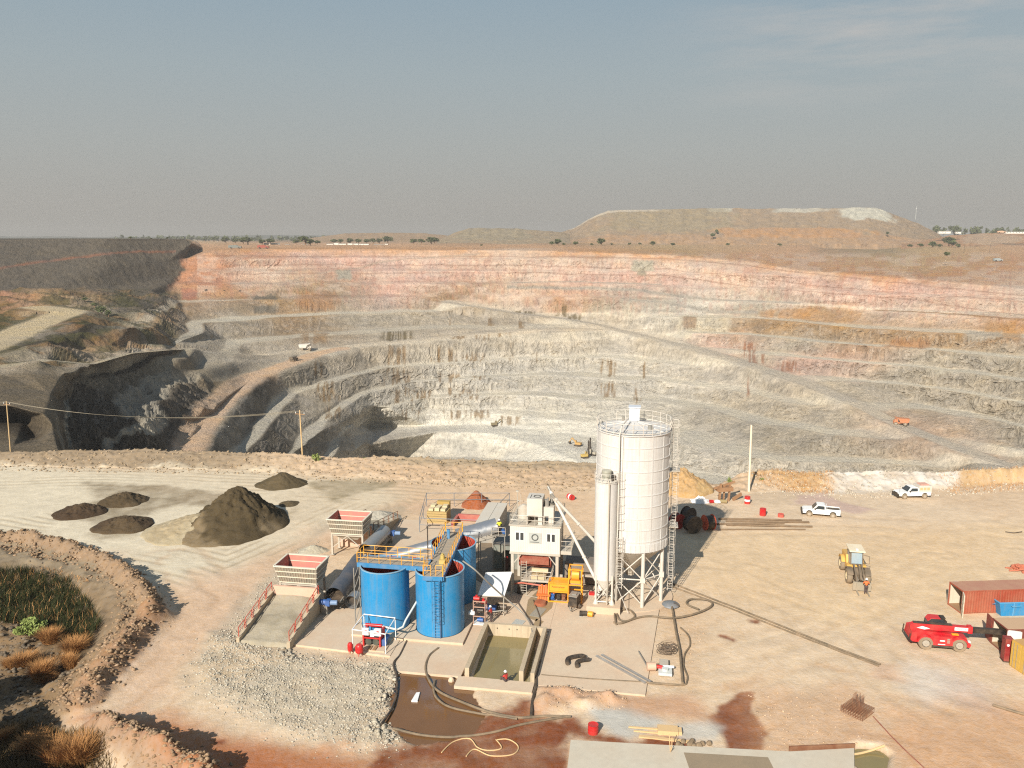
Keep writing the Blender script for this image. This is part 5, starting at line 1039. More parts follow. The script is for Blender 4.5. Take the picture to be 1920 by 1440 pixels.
MB().box(-1.3, 1.3, -4.2, 4.2, 0, 2.6).build('wall', paint('office wall', (150, 148, 140), .6, 0, .3), off); MB().box(-1.38, 1.38, -4.3, 4.3, 2.6, 2.7).box(-.04, .04, -4.3, 4.3, 2.7, 2.75).build('roof', paint('office roof', (206, 198, 182), .6, 0, .3), off)
gc = PT('electrical_container', 'grey green container with an open doorway behind the back blue tank', 'container', 4.2, 16.3, .12)
m = MB(); m.box(-1.5, -.3, -1.2, 1.6, 0, 3.0).box(.6, 1.6, -1.2, 1.6, 0, 3.0).box(-.3, .6, -1.0, 1.6, 2.3, 3.0).box(-.3, .6, 1.3, 1.6, 0, 2.3); m.build('wall', paint('grey green sheet', (124, 130, 122), .5, 0, .3), gc); MB().box(-1.6, 1.7, -1.3, 1.7, 3.0, 3.12).build('roof', paint('dark roof', (92, 92, 88), .5), gc); MB().box(-.36, -.3, -2.0, -1.2, .1, 2.3).build('door', paint('grey green sheet', (124, 130, 122)), gc)
bd = PT('retaining_block', 'dark grey bunker wall behind the slim silo', 'wall', 13.4, 13.2, .12); MB().box(-1.9, 2.2, -.9, 1.4, 0, 2.4).build('wall', paint('bunker', (120, 112, 104), .8, 0, .3), bd); MB().box(-1.9, 2.2, -1.2, -.9, .2, 1.0).build('ledge', paint('bunker', (120, 112, 104)), bd)
# ------------------------------------------------------------------ stockpiles
M_PILE = mat_soil('stockpile', 1.6, .15, 1.0)
def pile(name, label, u, v, ru, rv, h, c0, c1, seed, peak=(0, 0), sharp=1.0, lump=.12):
    lump *= 1.5
    c = at(u, v); n, m = 90, 46; th = np.linspace(0, 2 * math.pi, n); rr = np.linspace(0, 1, m); T, Q = np.meshgrid(th, rr); T[:, -1] = T[:, 0]
    lobes = 1 + .16 * fbm(np.cos(T) * 1.4 + seed, np.sin(T) * 1.4, 3, seed) ; X = Q * ru * np.cos(T) * lobes; Y = Q * rv * np.sin(T) * lobes
    X = X + peak[0] * (1 - Q); Y = Y + peak[1] * (1 - Q)
    pr = np.where(Q < .1, 1 - 4.5 * Q * Q, 1.0 - .045 - (Q - .1)); pr = np.clip(pr / .955 if False else pr, 0, 1); Z = h * np.clip(1.055 - Q - .055 * np.exp(-(Q / .08) ** 2), 0, 1) ** sharp
    Z = np.maximum(Z + lump * h * (fbm(X * .9 + seed, Y * .9, 5, seed + 1) + .6 * fbm(X * 2.6, Y * 2.6, 4, seed + 2)) * np.clip(Q * 5, 0, 1) * (1 - Q ** 4), 0) * (Q < .995) - .06
    C = np.zeros(X.shape + (3,)); C[:] = lin(c0); k = sstep(fbm(X * .35 + seed, Y * .35, 4, seed + 5), -.05, .3); blend(C, k * .8, c1); Z[:, -1] = Z[:, 0]; C[:, -1] = C[:, 0]
    o = grid_mesh(name, X[:, ::-1], Y[:, ::-1], Z[:, ::-1], C * GROUNDK, M_PILE); o.location = (c.x, c.y, gz(c.x, c.y)); return tag(o, label, 'sand pile', 'dark sand piles' if name == 'sand_pile' else None)
pile('sand_pile', 'tallest dark brown sand pile with a sharp peak and pale left flank', 440, 985, 7.3, 8.4, 5.4, (88, 75, 53), (138, 120, 92), 11, (.3, 1.0), 1.2, .085)
pile('gravel_pile', 'pale dusty sand flank against the left side of the tallest pile', 345, 995, 5.6, 5.4, 2.3, (186, 170, 138), (170, 152, 120), 21, (2.0, .5), 1.0, .08)
pile('sand_pile', 'low dark sand pile furthest left on the pale road', 150, 962, 3.7, 3.3, 1.5, (78, 62, 46), (92, 76, 56), 31, (.5, .2), .9, .16)
pile('sand_pile', 'dark sand heap with a flat spread tail behind the leftmost pile', 232, 940, 3.5, 3.2, 1.5, (86, 72, 52), (100, 84, 62), 41, (.3, 0), .9, .16)
pile('sand_pile', 'low dark sand ridge next to the pale flank of the tallest pile', 232, 985, 4.0, 3.6, 1.3, (84, 68, 50), (96, 80, 58), 51, (.2, 0), .8, .16)
pile('sand_pile', 'small dark sand pile by the timber power pole', 527, 908, 4.3, 3.2, 2.0, (92, 80, 58), (104, 90, 66), 61, (.4, .3), 1.1, .07)
pile('sand_pile', 'small flat dark sand heap at the right foot of the tallest pile', 542, 945, 1.6, 1.6, .5, (96, 82, 60), (104, 90, 66), 71)
pile('soil_pile', 'neat cone of rusty brown soil behind the plant', 893, 945, 2.25, 2.6, 2.1, (168, 98, 62), (176, 106, 70), 81, (0, .2), 1.1, .03)
pile('earth_mound', 'big dry ochre earth mound behind the wide silo', 1284, 918, 4.4, 4.2, 3.0, (206, 172, 120), (190, 152, 104), 91, (-.8, .8), .62, .14)
pile('gravel_pile', 'pale grey gravel heap between the two hoppers', 588, 1032, 2.0, 1.6, .8, (198, 188, 164), (186, 174, 150), 99, (0, 0), 1.0, .12)
pile('gravel_pile', 'grey crushed stone heap at the top of the rear ramp', 712, 972, 3.2, 3.0, 1.2, (186, 178, 160), (176, 164, 142), 103, (0, 0), 1.0, .1)
# ------------------------------------------------------------------ vehicles
M_TYRE = paint('dusty tyre', (132, 118, 98), .9, 0, .4); M_CARW = paint('white car paint', (242, 240, 234), .3, 0, .12); M_TRIM = paint('black trim', (28, 28, 28), .5, 0, .2)
def wheel(parent, x, y, r, w, sy, rimr=.55, rim=None):
    o = MB().lathe([(r * .55, -w / 2), (r * .9, -w / 2), (r, -w * .3), (r, w * .3), (r * .9, w / 2), (r * .55, w / 2)], 28).build('wheel', M_TYRE, parent); o.location = (x, y, r); o.rotation_euler = (math.pi / 2, 0, 0)
    rm = MB().lathe([(r * rimr, -w * .46), (r * rimr * .9, -w * .3), (.0, -w * .34)], 20).lathe([(r * rimr, w * .46), (r * rimr * .9, w * .3), (0, w * .34)], 20).lathe([(r * .14, w * .3), (r * .14, w * .46), (0, w * .48)], 12).lathe([(0, -w * .48), (r * .14, -w * .46), (r * .14, -w * .3)], 12).build('rim', rim or paint('dusty rim', (178, 170, 156), .5, .2, .4), o); return o
def pickup(label, loc, rz, canopy):
    t = thing('pickup_truck', label, 'pickup', loc, rz, 'white pickup trucks'); W = .88
    b = MB(); b.prism([(-2.55, .5), (-2.55, 1.02), (-.55, 1.05), (1.1, 1.08), (2.3, .98), (2.5, .78), (2.5, .5), (2.02, .46), (1.95, .75), (1.75, .93), (1.4, .93), (1.18, .75), (1.12, .46), (-1.12, .46), (-1.2, .75), (-1.4, .93), (-1.78, .93), (-1.98, .75), (-2.05, .46)], 'y', -W, W)
    b.build('body', M_CARW, t, 25)
    c = MB(); o = [(-.62, 1.04), (-.55, 1.68), (-.35, 1.76), (.55, 1.76), (1.15, 1.08)]; m = len(o)
    def cab(y, inset): return [(x, (y - (inset if z > 1.2 else 0)) if y > 0 else (y + (inset if z > 1.2 else 0)), z) for x, z in o]
    A, B = cab(-W + .02, .13), cab(W - .02, .13); c.add(A + B, [tuple(range(m)), tuple(range(2 * m - 1, m - 1, -1))] + [(i, i + m, (i + 1) % m + m, (i + 1) % m) for i in range(m)]); c.build('cab', M_CARW, t, 20)
    MB().quad((.60, -.64, 1.735), (1.12, -.78, 1.12), (1.12, .78, 1.12), (.60, .64, 1.735)).build('windscreen', M_GLASS, t).location = (.035, 0, .02)
    for s in (-1, 1): MB().quad((-.42, s * (W - .105), 1.62), (-.45, s * (W - .02), 1.16), (.86, s * (W - .02), 1.16), (.46, s * (W - .105), 1.64)).build('side_window', M_GLASS, t).location = (0, s * .012, 0)
    MB().quad((-.615, -.6, 1.2), (-.615, .6, 1.2), (-.57, .55, 1.6), (-.57, -.55, 1.6)).build('rear_window', M_GLASS, t).location = (-.02, 0, 0)
    MB().box(2.45, 2.66, -.9, .9, .38, .78).box(2.5, 2.62, -.5, .5, .78, .92).build('bumper', M_TRIM, t); MB().box(-2.68, -2.55, -.8, .8, .42, .6).build('rear_bumper', M_TRIM, t)
    for s in (-1, 1): MB().box(2.3, 2.46, s * .66 - .16, s * .66 + .16, .82, .93).build('headlight', paint('lamp glass', (210, 214, 216), .2, 0, .1), t); MB().box(.75, .95, s * 1.02 - .09, s * 1.02 + .09, 1.15, 1.3).build('mirror', M_TRIM, t); MB().box(-2.585, -2.54, s * .76 - .1, s * .76 + .1, .72, .98).build('tail_light', M_REDP, t)
    if canopy:
        MB().prism([(-2.6, 1.02), (-2.6, 1.98), (-.62, 2.0), (-.62, 1.02)], 'y', -W + .02, W - .02).build('canopy', M_WHITE2, t)
        for s in (-1, 1):
            for i in range(3): x = -2.3 + i * .55; MB().box(x, x + .42, s * (W - .02) - .012, s * (W - .02) + .012, 1.32, 1.72).build('canopy_window', paint('tan shutter', (206, 176, 126), .6, 0, .2), t)
        MB().box(-2.3, -1.0, -.6, .6, 2.0, 2.12).build('roof_load', paint('faded pink', (214, 160, 140), .7), t); MB().cyl((2.4, .8, .9), (2.4, .8, 2.0), .015, n=5).build('aerial', M_TRIM, t)
    else:
        bd = MB(); bd.box(-2.5, -.68, -.80, -.74, 1.02, 1.22).box(-2.5, -.68, .74, .80, 1.02, 1.22).box(-2.55, -2.49, -.8, .8, 1.0, 1.22).build('bed_rail', M_CARW, t); MB().box(-2.48, -.68, -.74, .74, 1.03, 1.08).build('bed_floor', paint('bed liner', (58, 56, 50), .8, 0, .3), t); MB().tube([(-.74, -.7, 1.1), (-.74, -.7, 1.62), (-.74, .7, 1.62), (-.74, .7, 1.1)], .03, 6).build('roll_bar', M_CARW, t)
    for x in (1.56, -1.58):
        for s in (-1, 1): wheel(t, x, s * .8, .38, .26, s)
    return t
def gp_(u, v): return on(u, v)
p0, p1 = gp_(1520, 968), gp_(1562, 971); c = (p0 + p1) / 2 + Vector((.1, .85, 0)); d = p0 - p1; pickup('white pickup with an open cargo bed, parked by the steel pipes', (c.x, c.y, gz(c.x, c.y)), math.atan2(d.y, d.x), False)
p0, p1 = gp_(1692, 936), gp_(1733, 935); c = (p0 + p1) / 2 + Vector((.1, .85, 0)); d = p0 - p1; pickup('white pickup with a tall boxed canopy, parked against the pale bank', (c.x, c.y, gz(c.x, c.y)), math.atan2(d.y, d.x), True)

M_TRED = paint('telehandler red', (206, 34, 44), .42, 0, .16)
def telehandler():
    p0, p1 = on(1729, 1216), on(1795, 1221); c = (p0 + p1) / 2 + Vector((.3, .9, 0)); d = p1 - p0
    t = thing('telehandler', 'red telehandler with its boom reaching into the brown container', 'telehandler', (c.x, c.y, gz(c.x, c.y)), math.atan2(d.y, d.x))
    MB().prism([(-2.4, .75), (-2.5, 1.5), (-2.2, 1.7), (-1.2, 1.6), (1.2, 1.45), (2.3, 1.2), (2.4, .7), (1.0, .55), (-1.0, .55)], 'y', -.55, .55).build('chassis', M_TRED, t, 20)
    en = MB(); en.prism([(-.95, .55), (-1.15, 1.25), (-.75, 1.5), (.75, 1.42), (.95, .6)], 'y', -1.2, -.5); en.build('engine_cover', M_TRED, t, 20)
    ev = MB()
    for i in range(3): ev.box(.35, .6, -1.215, -1.19, .85 + i * .17, .97 + i * .17)
    ev.build('vent', M_GREY, t); MB().box(-.3, .15, -1.215, -1.19, 1.0, 1.12).box(-.45, .2, -1.215, -1.19, .66, .73).build('decal', M_PLASTIC, t)
    MB().box(-1.0, 1.0, -1.22, -.6, .38, .56).build('step', M_DARK, t)
    for x in (-1.5, 1.5):
        for s in (-1, 1):
            wheel(t, x, s * .98, .68, .48, s, .5)
            MB().prism([(x + .85 * math.cos(q), .62 + .82 * math.sin(q)) for q in np.linspace(.15, 2.9, 9)] + [(x + .74 * math.cos(q), .62 + .72 * math.sin(q)) for q in np.linspace(2.9, .15, 9)], 'y', s * .98 - .26, s * .98 + .26).build('mudguard', M_TRED, t, 40)
    MB().prism([(-2.9, .75), (-2.75, 1.65), (-2.35, 1.75), (-2.3, .7)], 'y', -1.05, 1.05).build('rear_counterweight', M_TRED, t); MB().tube([(-2.75, -1.05, .7), (-3.0, -1.05, .95), (-2.95, -1.05, 1.5)], .06, 6).tube([(-2.75, 1.05, .7), (-3.0, 1.05, .95), (-2.95, 1.05, 1.5)], .06, 6).cyl((-3.0, -1.05, .95), (-3.0, 1.05, .95), .06, n=6).build('guard', M_TRIM, t)
    bo = MB().prism([(-2.75, 1.66), (-2.8, 2.1), (-2.5, 2.26), (2.4, 2.22), (2.75, 2.12), (2.75, 1.76), (2.2, 1.7)], 'y', -.38, .1).build('boom', M_TRED, t, 20)
    MB().box(-2.5, 1.0, -.36, .08, 2.29, 2.33).build('hose_cover', M_DARK, bo)
    MB().box(1.2, 2.45, -.392, -.384, 1.84, 2.16).build('name_plate', M_PLASTIC, bo); text_mesh('lettering', 'MANITOU', .24, paint('lettering red', (190, 30, 40)), bo, (1.82, -.394, 2.0), (math.pi / 2, 0, 0))
    MB().prism([(-2.2, 1.85), (-1.7, 2.05), (-1.0, 1.85), (-1.5, 1.72)], 'y', -.395, -.38).build('reflector', M_PLASTIC, bo)
    MB().box(2.6, 5.6, -.36, .06, 1.70, 2.16).build('inner_boom', M_TRIM, t); MB().box(2.4, 2.8, -.42, .14, 1.62, 2.3).build('boom_collar', M_TRED, t)
    MB().prism([(5.4, 2.15), (5.7, 2.05), (5.8, 1.1), (5.5, 1.3)], 'y', -.4, .12).build('boom_head', M_TRIM, t)
    MB().box(5.75, 5.85, -.6, .5, .9, 1.6).box(5.85, 7.0, -.5, -.36, .9, .96).box(5.85, 7.0, .25, .4, .9, .96).build('fork_carriage', M_TRIM, t)
    cb = MB(); cb.prism([(-1.0, 1.3), (-1.05, 2.2), (-.75, 2.56), (.35, 2.56), (.95, 2.0), (1.0, 1.2)], 'y', .3, 1.15); co = cb.build('cab', M_GLASS, t, 20)
    MB().prism([(-1.05, 2.3), (-.8, 2.63), (.1, 2.63), (.1, 2.55), (-.75, 2.55)], 'y', .26, 1.2).build('cab_roof', M_TRED, co); fr_ = MB()
    for y in (.3, 1.15): fr_.tube([(-1.0, y, 1.3), (-1.05, y, 2.2), (-.75, y, 2.57), (.35, y, 2.57), (.96, y, 2.0), (1.0, y, 1.2)], .05, 6)
    fr_.build('cab_frame', M_TRIM, co); MB().box(.2, .6, .4, 1.1, 2.56, 2.66).cyl((-.9, 1.2, 1.7), (-.9, 1.5, 1.8), .12, n=8).build('roof_lamp', M_TRIM, co)
    MB().prism([(1.3, .7), (2.2, 1.1), (2.55, .8), (2.45, .5)], 'y', -1.1, 1.1).build('front_axle_cover', M_TRED, t, 20); MB().box(2.3, 2.5, -1.0, -.75, .95, 1.1).build('headlight', M_PLASTIC, t)
    MB().box(.9, 1.5, -.75, -.45, 1.5, 1.58).build('warning_plate', M_YEL, t)
telehandler()
def loader():
    c = on(1606, 1092); t = thing('wheel_loader', 'dusty yellow wheel loader facing the camera with its forks lowered', 'wheel loader', (c.x + .2, c.y + .9, gz(c.x, c.y)), math.atan2(-1, -.2)); t.scale = (1.2, 1.0, 1.12)
    yl = paint('dusty yellow', (222, 172, 84), .55, 0, .35); dt = paint('dusty dark', (104, 92, 76), .7, 0, .45)
    MB().prism([(-3.2, .9), (-3.3, 1.9), (-1.4, 2.1), (-1.0, 1.5), (-.6, .8)], 'y', -.85, .85).build('rear_body', yl, t, 20)
    MB().prism([(-.6, .8), (-.5, 1.3), (.9, 1.6), (1.6, 1.2), (1.4, .6)], 'y', -.45, .45).build('front_frame', dt, t, 20)
    cb = MB().prism([(-1.5, 1.5), (-1.5, 3.0), (-.1, 3.0), (.15, 1.6)], 'y', -.62, .62).build('cab', paint('cab glass', (150, 168, 176), .15, 0, .25), t, 20)
    MB().box(-1.75, .2, -.85, .85, 3.0, 3.14).build('cab_roof', paint('cream roof', (238, 222, 190), .5, 0, .3), cb); f = MB()
    for y in (-.64, .64): f.obox((-1.5, y, 1.5), (-1.5, y, 3.0), .1, .1).obox((.15, y, 1.6), (-.1, y, 3.0), .12, .12).obox((-.75, y, 1.5), (-.75, y, 3.0), .08, .08)
    f.obox((.12, -.7, 1.65), (.12, .7, 1.65), .1, .2); f.build('cab_frame', dt, cb); MB().box(-.3, .0, -.12, .12, 3.14, 3.24).build('beacon', M_PLASTIC, cb)
    MB().box(-.35, .25, -1.05, -.7, 1.4, 1.62).box(-.35, .25, .7, 1.05, 1.4, 1.62).obox((.2, -1.0, 1.5), (.2, 1.0, 1.5), .2, .3).build('fender_step', yl, t); MB().tube([(.0, .75, 2.7), (.35, 1.3, 2.7), (.35, 1.3, 1.9), (0, .8, 1.8)], .035, 6).build('mirror_frame', dt, t)
    for x in (-2.3, .95):
        for s in (-1, 1): wheel(t, x, s * .95, .76, .58, s, .55, paint('pale rim', (206, 188, 150), .5, 0, .4)); MB().prism([(x + .95 * math.cos(q), .76 + .92 * math.sin(q)) for q in np.linspace(.5, 2.7, 7)] + [(x + .86 * math.cos(q), .76 + .83 * math.sin(q)) for q in np.linspace(2.7, .5, 7)], 'y', s * .95 - .3, s * .95 + .3).build('mudguard', yl if x < 0 else dt, t, 40)
    for s in (-1, 1): MB().prism([(.3, 1.75), (.6, 1.95), (2.0, 1.2), (2.9, .45), (2.75, .25), (1.8, .9)], 'y', s * .42 - .08, s * .42 + .08).build('lift_arm', dt, t, 20); MB().cyl((.6, s * .25, 1.0), (2.2, s * .25, .9), .08, n=8).build('cylinder', M_GREY, t)
    MB().obox((1.2, 0, 1.9), (2.5, 0, 1.0), .2, .25).cyl((.4, 0, 1.8), (1.4, 0, 1.95), .09, n=8).build('tilt_link', dt, t)
    MB().box(2.85, 3.0, -.95, .95, .15, 1.0).box(2.7, 2.85, -.6, .6, .2, .5).build('coupler', paint('worn steel', (168, 160, 142), .5, .3, .4), t)
    for y in (-.55, .55): MB().prism([(3.0, .9), (3.08, .9), (3.1, .2), (4.1, .12), (4.1, .08), (3.0, .08)], 'y', y - .07, y + .07).build('fork', paint('worn steel', (168, 160, 142)), t)
loader()

# ------------------------------------------------------------------ people
def skin_mesh(name, verts, edges, mat, parent, root=0):
    me = bpy.data.meshes.new(name); me.from_pydata([v[:3] for v in verts], edges, []); me.materials.append(mat); o = bpy.data.objects.new(name, me); COL.objects.link(o)
    m = o.modifiers.new('skin', 'SKIN'); m.use_smooth_shade = True; s = o.modifiers.new('sub', 'SUBSURF'); s.levels = 1; s.render_levels = 1
    lay = me.skin_vertices[0].data
    for i, v in enumerate(verts): lay[i].radius = (v[3], v[3] if len(v) < 5 else v[4]); lay[i].use_root = (i == root)
    if parent is not None: o.parent = parent
    return o
def person(label, loc, rz, top, legs, hat, arms=((-.25, .18, 1.05), (.28, .22, 1.1)), lean=.06, stride=.16, sit=False):
    V = [(0, 0, .95, .14, .11), (0, lean * .5, 1.2, .15, .11), (0, lean, 1.42, .16, .10), (0, lean + .01, 1.52, .055), (0, lean + .03, 1.64, .09, .10), (0, lean + .03, 1.74, .075, .085),
         (.19, lean, 1.43, .065), (-.19, lean, 1.43, .065), (.1, 0, .9, .10), (-.1, 0, .9, .10), (.11, stride * .5 + .03, .5, .07), (-.11, -stride * .5 + .03, .5, .07), (.11, stride * .5, .09, .05), (-.11, -stride * .6, .09, .05), (.12, stride * .5 + .17, .05, .04), (-.12, -stride * .6 + .17, .05, .04)]
    if sit:                                            # sitting with the knees drawn up: everything above the pelvis comes down with it
        V = [(x, y, z - .78) + tuple(r) for x, y, z, *r in V[:10]] + [(.13, .42, .45, .075), (-.13, .42, .42, .075), (.13, .5, .07, .05), (-.13, .48, .07, .05), (.14, .64, .04, .04), (-.14, .62, .04, .04)]; arms = tuple((x, .4, .5) for x, y, z in arms)
    dz = .78 if sit else 0
    E = [(0, 1), (1, 2), (2, 3), (3, 4), (4, 5), (2, 6), (2, 7), (0, 8), (0, 9), (8, 10), (9, 11), (10, 12), (11, 13), (12, 14), (13, 15)]
    for s, hnd in ((7, arms[0]), (6, arms[1])):
        sx = V[s][0]; el = ((sx * 1.25 + hnd[0]) / 2 + .06 * (1 if sx > 0 else -1), hnd[1] * .35, (1.43 - dz + hnd[2]) / 2 - .04); b = len(V)
        V += [(*el, .045), (*hnd, .034), (hnd[0], hnd[1] + .06, hnd[2] - .04, .036)]; E += [(s, b), (b, b + 1), (b + 1, b + 2)]
        for k, l in enumerate((.07, .085, .08, .06)):
            o = (k - 1.5) * .02; V += [(hnd[0] + o, hnd[1] + .09, hnd[2] - .065, .009), (hnd[0] + o * 1.1, hnd[1] + .09 + l * .5, hnd[2] - .075 - l * .6, .008)]; E += [(b + 2, len(V) - 2), (len(V) - 2, len(V) - 1)]
        V += [(hnd[0] - .045 * (1 if sx > 0 else -1), hnd[1] + .06, hnd[2] - .07, .010)]; E += [(b + 1, len(V) - 1)]
    t = skin_mesh('person', V, E, M_SKIN, None); t.location = loc; t.rotation_euler = (0, 0, rz); tag(t, label, 'person')
    g = .022
    tv = [V[i][:3] + tuple(r + g for r in V[i][3:]) for i in (0, 1, 2, 6, 7)]; te = [(0, 1), (1, 2), (2, 3), (2, 4)]
    for s, b in ((4, 16), (3, 16 + 12)):
        tv.append(V[b][:3] + (V[b][3] + g,)); te.append((s, len(tv) - 1))
    skin_mesh('shirt', tv, te, top, t)
    lv = [(V[i][0], V[i][1], V[i][2]) + tuple(r + g for r in V[i][3:]) for i in (0, 8, 9, 10, 11, 12, 13)]; skin_mesh('trousers', lv, [(0, 1), (0, 2), (1, 3), (2, 4), (3, 5), (4, 6)], legs, t)
    bv = [V[i][:3] + (V[i][3] + .015,) for i in (12, 14, 13, 15)]; skin_mesh('boots', bv, [(0, 1), (2, 3)], M_BLACK, t)
    h = MB().lathe([(0, .14), (.06, .13), (.11, .08), (.125, 0), (.15, -.005), (.15, -.015), (.12, -.01)], 18); ho = h.build('helmet', hat, t); ho.location = (0, lean + .03, 1.72 - dz)
    fc = MB().box(-.045, -.02, .12, .128, 1.665, 1.675).box(.02, .045, .12, .128, 1.665, 1.675).build('eyes', M_TRIM, t); fc.location = (0, lean, -dz)
    return t
M_RV = paint('red work shirt', (196, 52, 48), .7, 0, .1, 4); M_HV = paint('orange work vest', (236, 110, 52), .7, 0, .1, 4); M_HVY = paint('yellow work vest', (222, 226, 60), .7, 0, .1, 4); M_TRO = paint('dark trousers', (64, 52, 58), .85, 0, .2, 4)
q = on(1623, 1114); person('person in an orange work shirt and white helmet at the loader forks', (q.x, q.y, gz(q.x, q.y)), -.3, M_HV, M_TRO, M_PLASTIC)
q = CA + (CB - CA) * .985 + Vector((.1, -.95, -.35)); person('person in a yellow vest and white helmet on the conveyor landing', (q.x, q.y, q.z), .3, M_HVY, paint('navy trousers', (40, 44, 62), .85), M_PLASTIC)
ln = thing('landing', 'small grey service landing at the head of the long covered conveyor', 'platform', (q.x, q.y, .13), RZ); MB().box(-.8, .8, -.5, .5, q.z - .2, q.z - .13).build('deck', M_GREY, ln); rails(MB(), [(-.8, -.5, q.z - .13), (.8, -.5, q.z - .13)], 1.0, .03, .8).build('railing', M_GREYL, ln)
for x in (-.7, .7): MB().box(x - .05, x + .05, -.45, -.35, 0, q.z - .2).build('post', M_GREY, ln)
q = at(949, 1278, .12); person('person in red with a white helmet sitting on the front sill of the basin', (q.x, q.y, .12), .9, M_RV, M_TRO, M_PLASTIC, sit=True)
q = at(921, 1167, .12); person('person in red with a white helmet standing right of the pump rack', (q.x, q.y, .12), 1.2, M_RV, M_TRO, M_PLASTIC, arms=((-.2, .35, 1.15), (.25, .3, 1.1)))
q = PW(4.4, 14.5, .13); person('person in dark maroon overalls in the doorway of the grey green container', tuple(q), math.pi + .4, paint('maroon overall', (74, 36, 40), .8), paint('maroon overall', (74, 36, 40)), M_REDP)

# ------------------------------------------------------------------ shipping containers
def container(label, corner, rz, L, rgb, doors, hgt=2.6, W=2.44, inner=(214, 204, 182), roofc=None, leafc=None, grp='shipping containers'):
    t = thing('shipping_container', label, 'container', tuple(corner), rz, grp); m = paint('container ' + str(rgb), rgb, .55, .1, .3, .5, .4); y0, y1 = -W, 0
    MB().corr((0.05, y0 + .02), (L, y0 + .02), .15, hgt - .1).corr((L, y1 - .02), (0.05, y1 - .02), .15, hgt - .1).corr((L - .02, y0), (L - .02, y1), .15, hgt - .1).build('wall', m, t, 0)
    f = MB()
    for x in (0, L - .12):
        for y in (y0, y1 - .12): f.box(x, x + .12, y, y + .12, 0, hgt)
    for z in (0, hgt - .12):
        for y in (y0, y1 - .12): f.box(.12, L - .12, y + .005, y + .115, z + .002, z + .118)
        for x in (0, L - .12): f.box(x + .004, x + .114, y0 + .12, y1 - .12, z + .002, z + .118)
    f.build('frame', m, t); MB().box(.05, L - .05, y0 + .06, y1 - .06, hgt - .05, hgt + .012).build('roof', paint('container roof ' + str(roofc), roofc, .7, 0, .4) if roofc else m, t); MB().box(.05, L - .05, y0 + .06, y1 - .06, .1, .16).build('floor', M_WOOD, t)
    im = paint('container inside', inner, .6, 0, .3, .7, .3); MB().quad((.06, y1 - .09, .16), (L - .1, y1 - .09, .16), (L - .1, y1 - .09, hgt - .1), (.06, y1 - .09, hgt - .1)).build('inner_wall', im, t)
    for y, a in zip((y0, y1), doors):
        lc = (leafc[0] if y == y0 else leafc[1]) if leafc and isinstance(leafc[0], tuple) else (leafc or inner)
        s = 1 if y == y0 else -1; h = MB(); h.box(-.03, .03, 0, s * (W / 2 - .02), .1, hgt - .1); 
        for k in range(5): z = .35 + k * .48; h.box(-.045, .045, s * .08, s * (W / 2 - .1), z, z + .28)
        o = h.build('door', paint('door inside ' + str(lc), lc, .6, 0, .3), t); o.location = (0, y, 0); o.rotation_euler = (0, 0, a)
        hb = MB()
        for yy in (.35, .75): hb.cyl((-.07 , s * yy, .15), (-.07, s * yy, hgt - .15), .025, n=6)
        hb.build('lock_bar', M_GREY, o)
    return t
B = on(1776, 1133); container('rust red shipping container with its pale doors open, behind the telehandler', B, R(4), 12.19, (166, 72, 50), (R(-205), R(100)), roofc=(178, 128, 104))
def skip():
    q = on(1878, 1156); t = thing('skip', 'blue open top skip with a red inside, between two containers', 'skip', (q.x, q.y, q.z), R(3)); w, L, h = 2.4, 5.5, 1.5
    o = [(-.35, 0, h), (L + .3, 0, h), (L + .3, w, h), (-.35, w, h), (0, .1, 0), (L, .1, 0), (L, w - .1, 0), (0, w - .1, 0)]; fs = [(i, (i + 1) % 4, (i + 1) % 4 + 4, i + 4) for i in range(4)] + [(4, 5, 6, 7)]; MB().add(o, fs).build('shell', M_BLUE, t, 20)
    i_ = [(x * .97 + .06, .07 + y * .945, z + (.01 if z > .5 else .1)) for x, y, z in o]; MB().add(i_, fs).build('lining', paint('skip red', (178, 62, 52), .6, 0, .3), t, 20)
    r = MB()
    for k in range(4): r.obox(o[k], o[(k + 1) % 4], .1, .1)
    for x in (1.2, 2.6, 4.0): r.obox((x, -.04, h), (x, .06, 0), .1, .08)
    r.build('rim', paint('skip blue light', (70, 160, 206), .5), t); MB().tube([(-.5, .5, h - .3), (-.5, 1.4, h - .8), (-.1, 1.9, .3)], .05, 6).tube([(.9, -.06, h - .3), (.9, -.2, h - .3), (1.9, -.2, h - .3), (1.9, -.06, h - .3)], .05, 6).build('lifting_bar', paint('skip blue light', (70, 160, 206)), t)
skip()
B = on(1856, 1205); container('brown shipping container with a tan dusty roof, entered by the telehandler boom', B, R(1), 6.06, (118, 40, 38), (R(-20) - math.pi / 2, R(170)), roofc=(196, 162, 128), leafc=((222, 220, 210), (132, 44, 40)))
B = on(1893, 1248); container('ochre yellow shipping container at the right edge, nearest the camera', B, R(9), 6.06, (206, 166, 72), (0, 0), roofc=(196, 150, 90), leafc=(206, 166, 72))
rb = on(1886, 1238); small_thing('steel_crate', 'dark red steel crate standing between the brown and the yellow container', 'crate', tuple(rb), R(-10), [('frame', MB().box(-.35, .35, -.4, .4, .1, 2.3), paint('dark red crate', (140, 36, 38), .5)), ('marker', MB().cyl((-.1, -.42, 1.7), (-.1, -.4, 1.7), .12, n=12), M_PLASTIC), ('skid', MB().box(-.4, .4, -.45, .45, 0, .1), M_DARK)])
q = on(1914, 1069); bp = MB(); rr_ = random.Random(4)
for i in range(90):
    x, y = rr_.gauss(0, .55), rr_.gauss(0, .4); z = max(0, .7 - .5 * math.hypot(x, y)) * rr_.random(); L = rr_.uniform(.35, 1.0); a = rr_.uniform(-.5, .5); bp.obox((x - L / 2, y, z + .05), (x + L / 2 * math.cos(a), y + L * math.sin(a) * .5, z + .08 + .15 * rr_.random()), .14, .1)
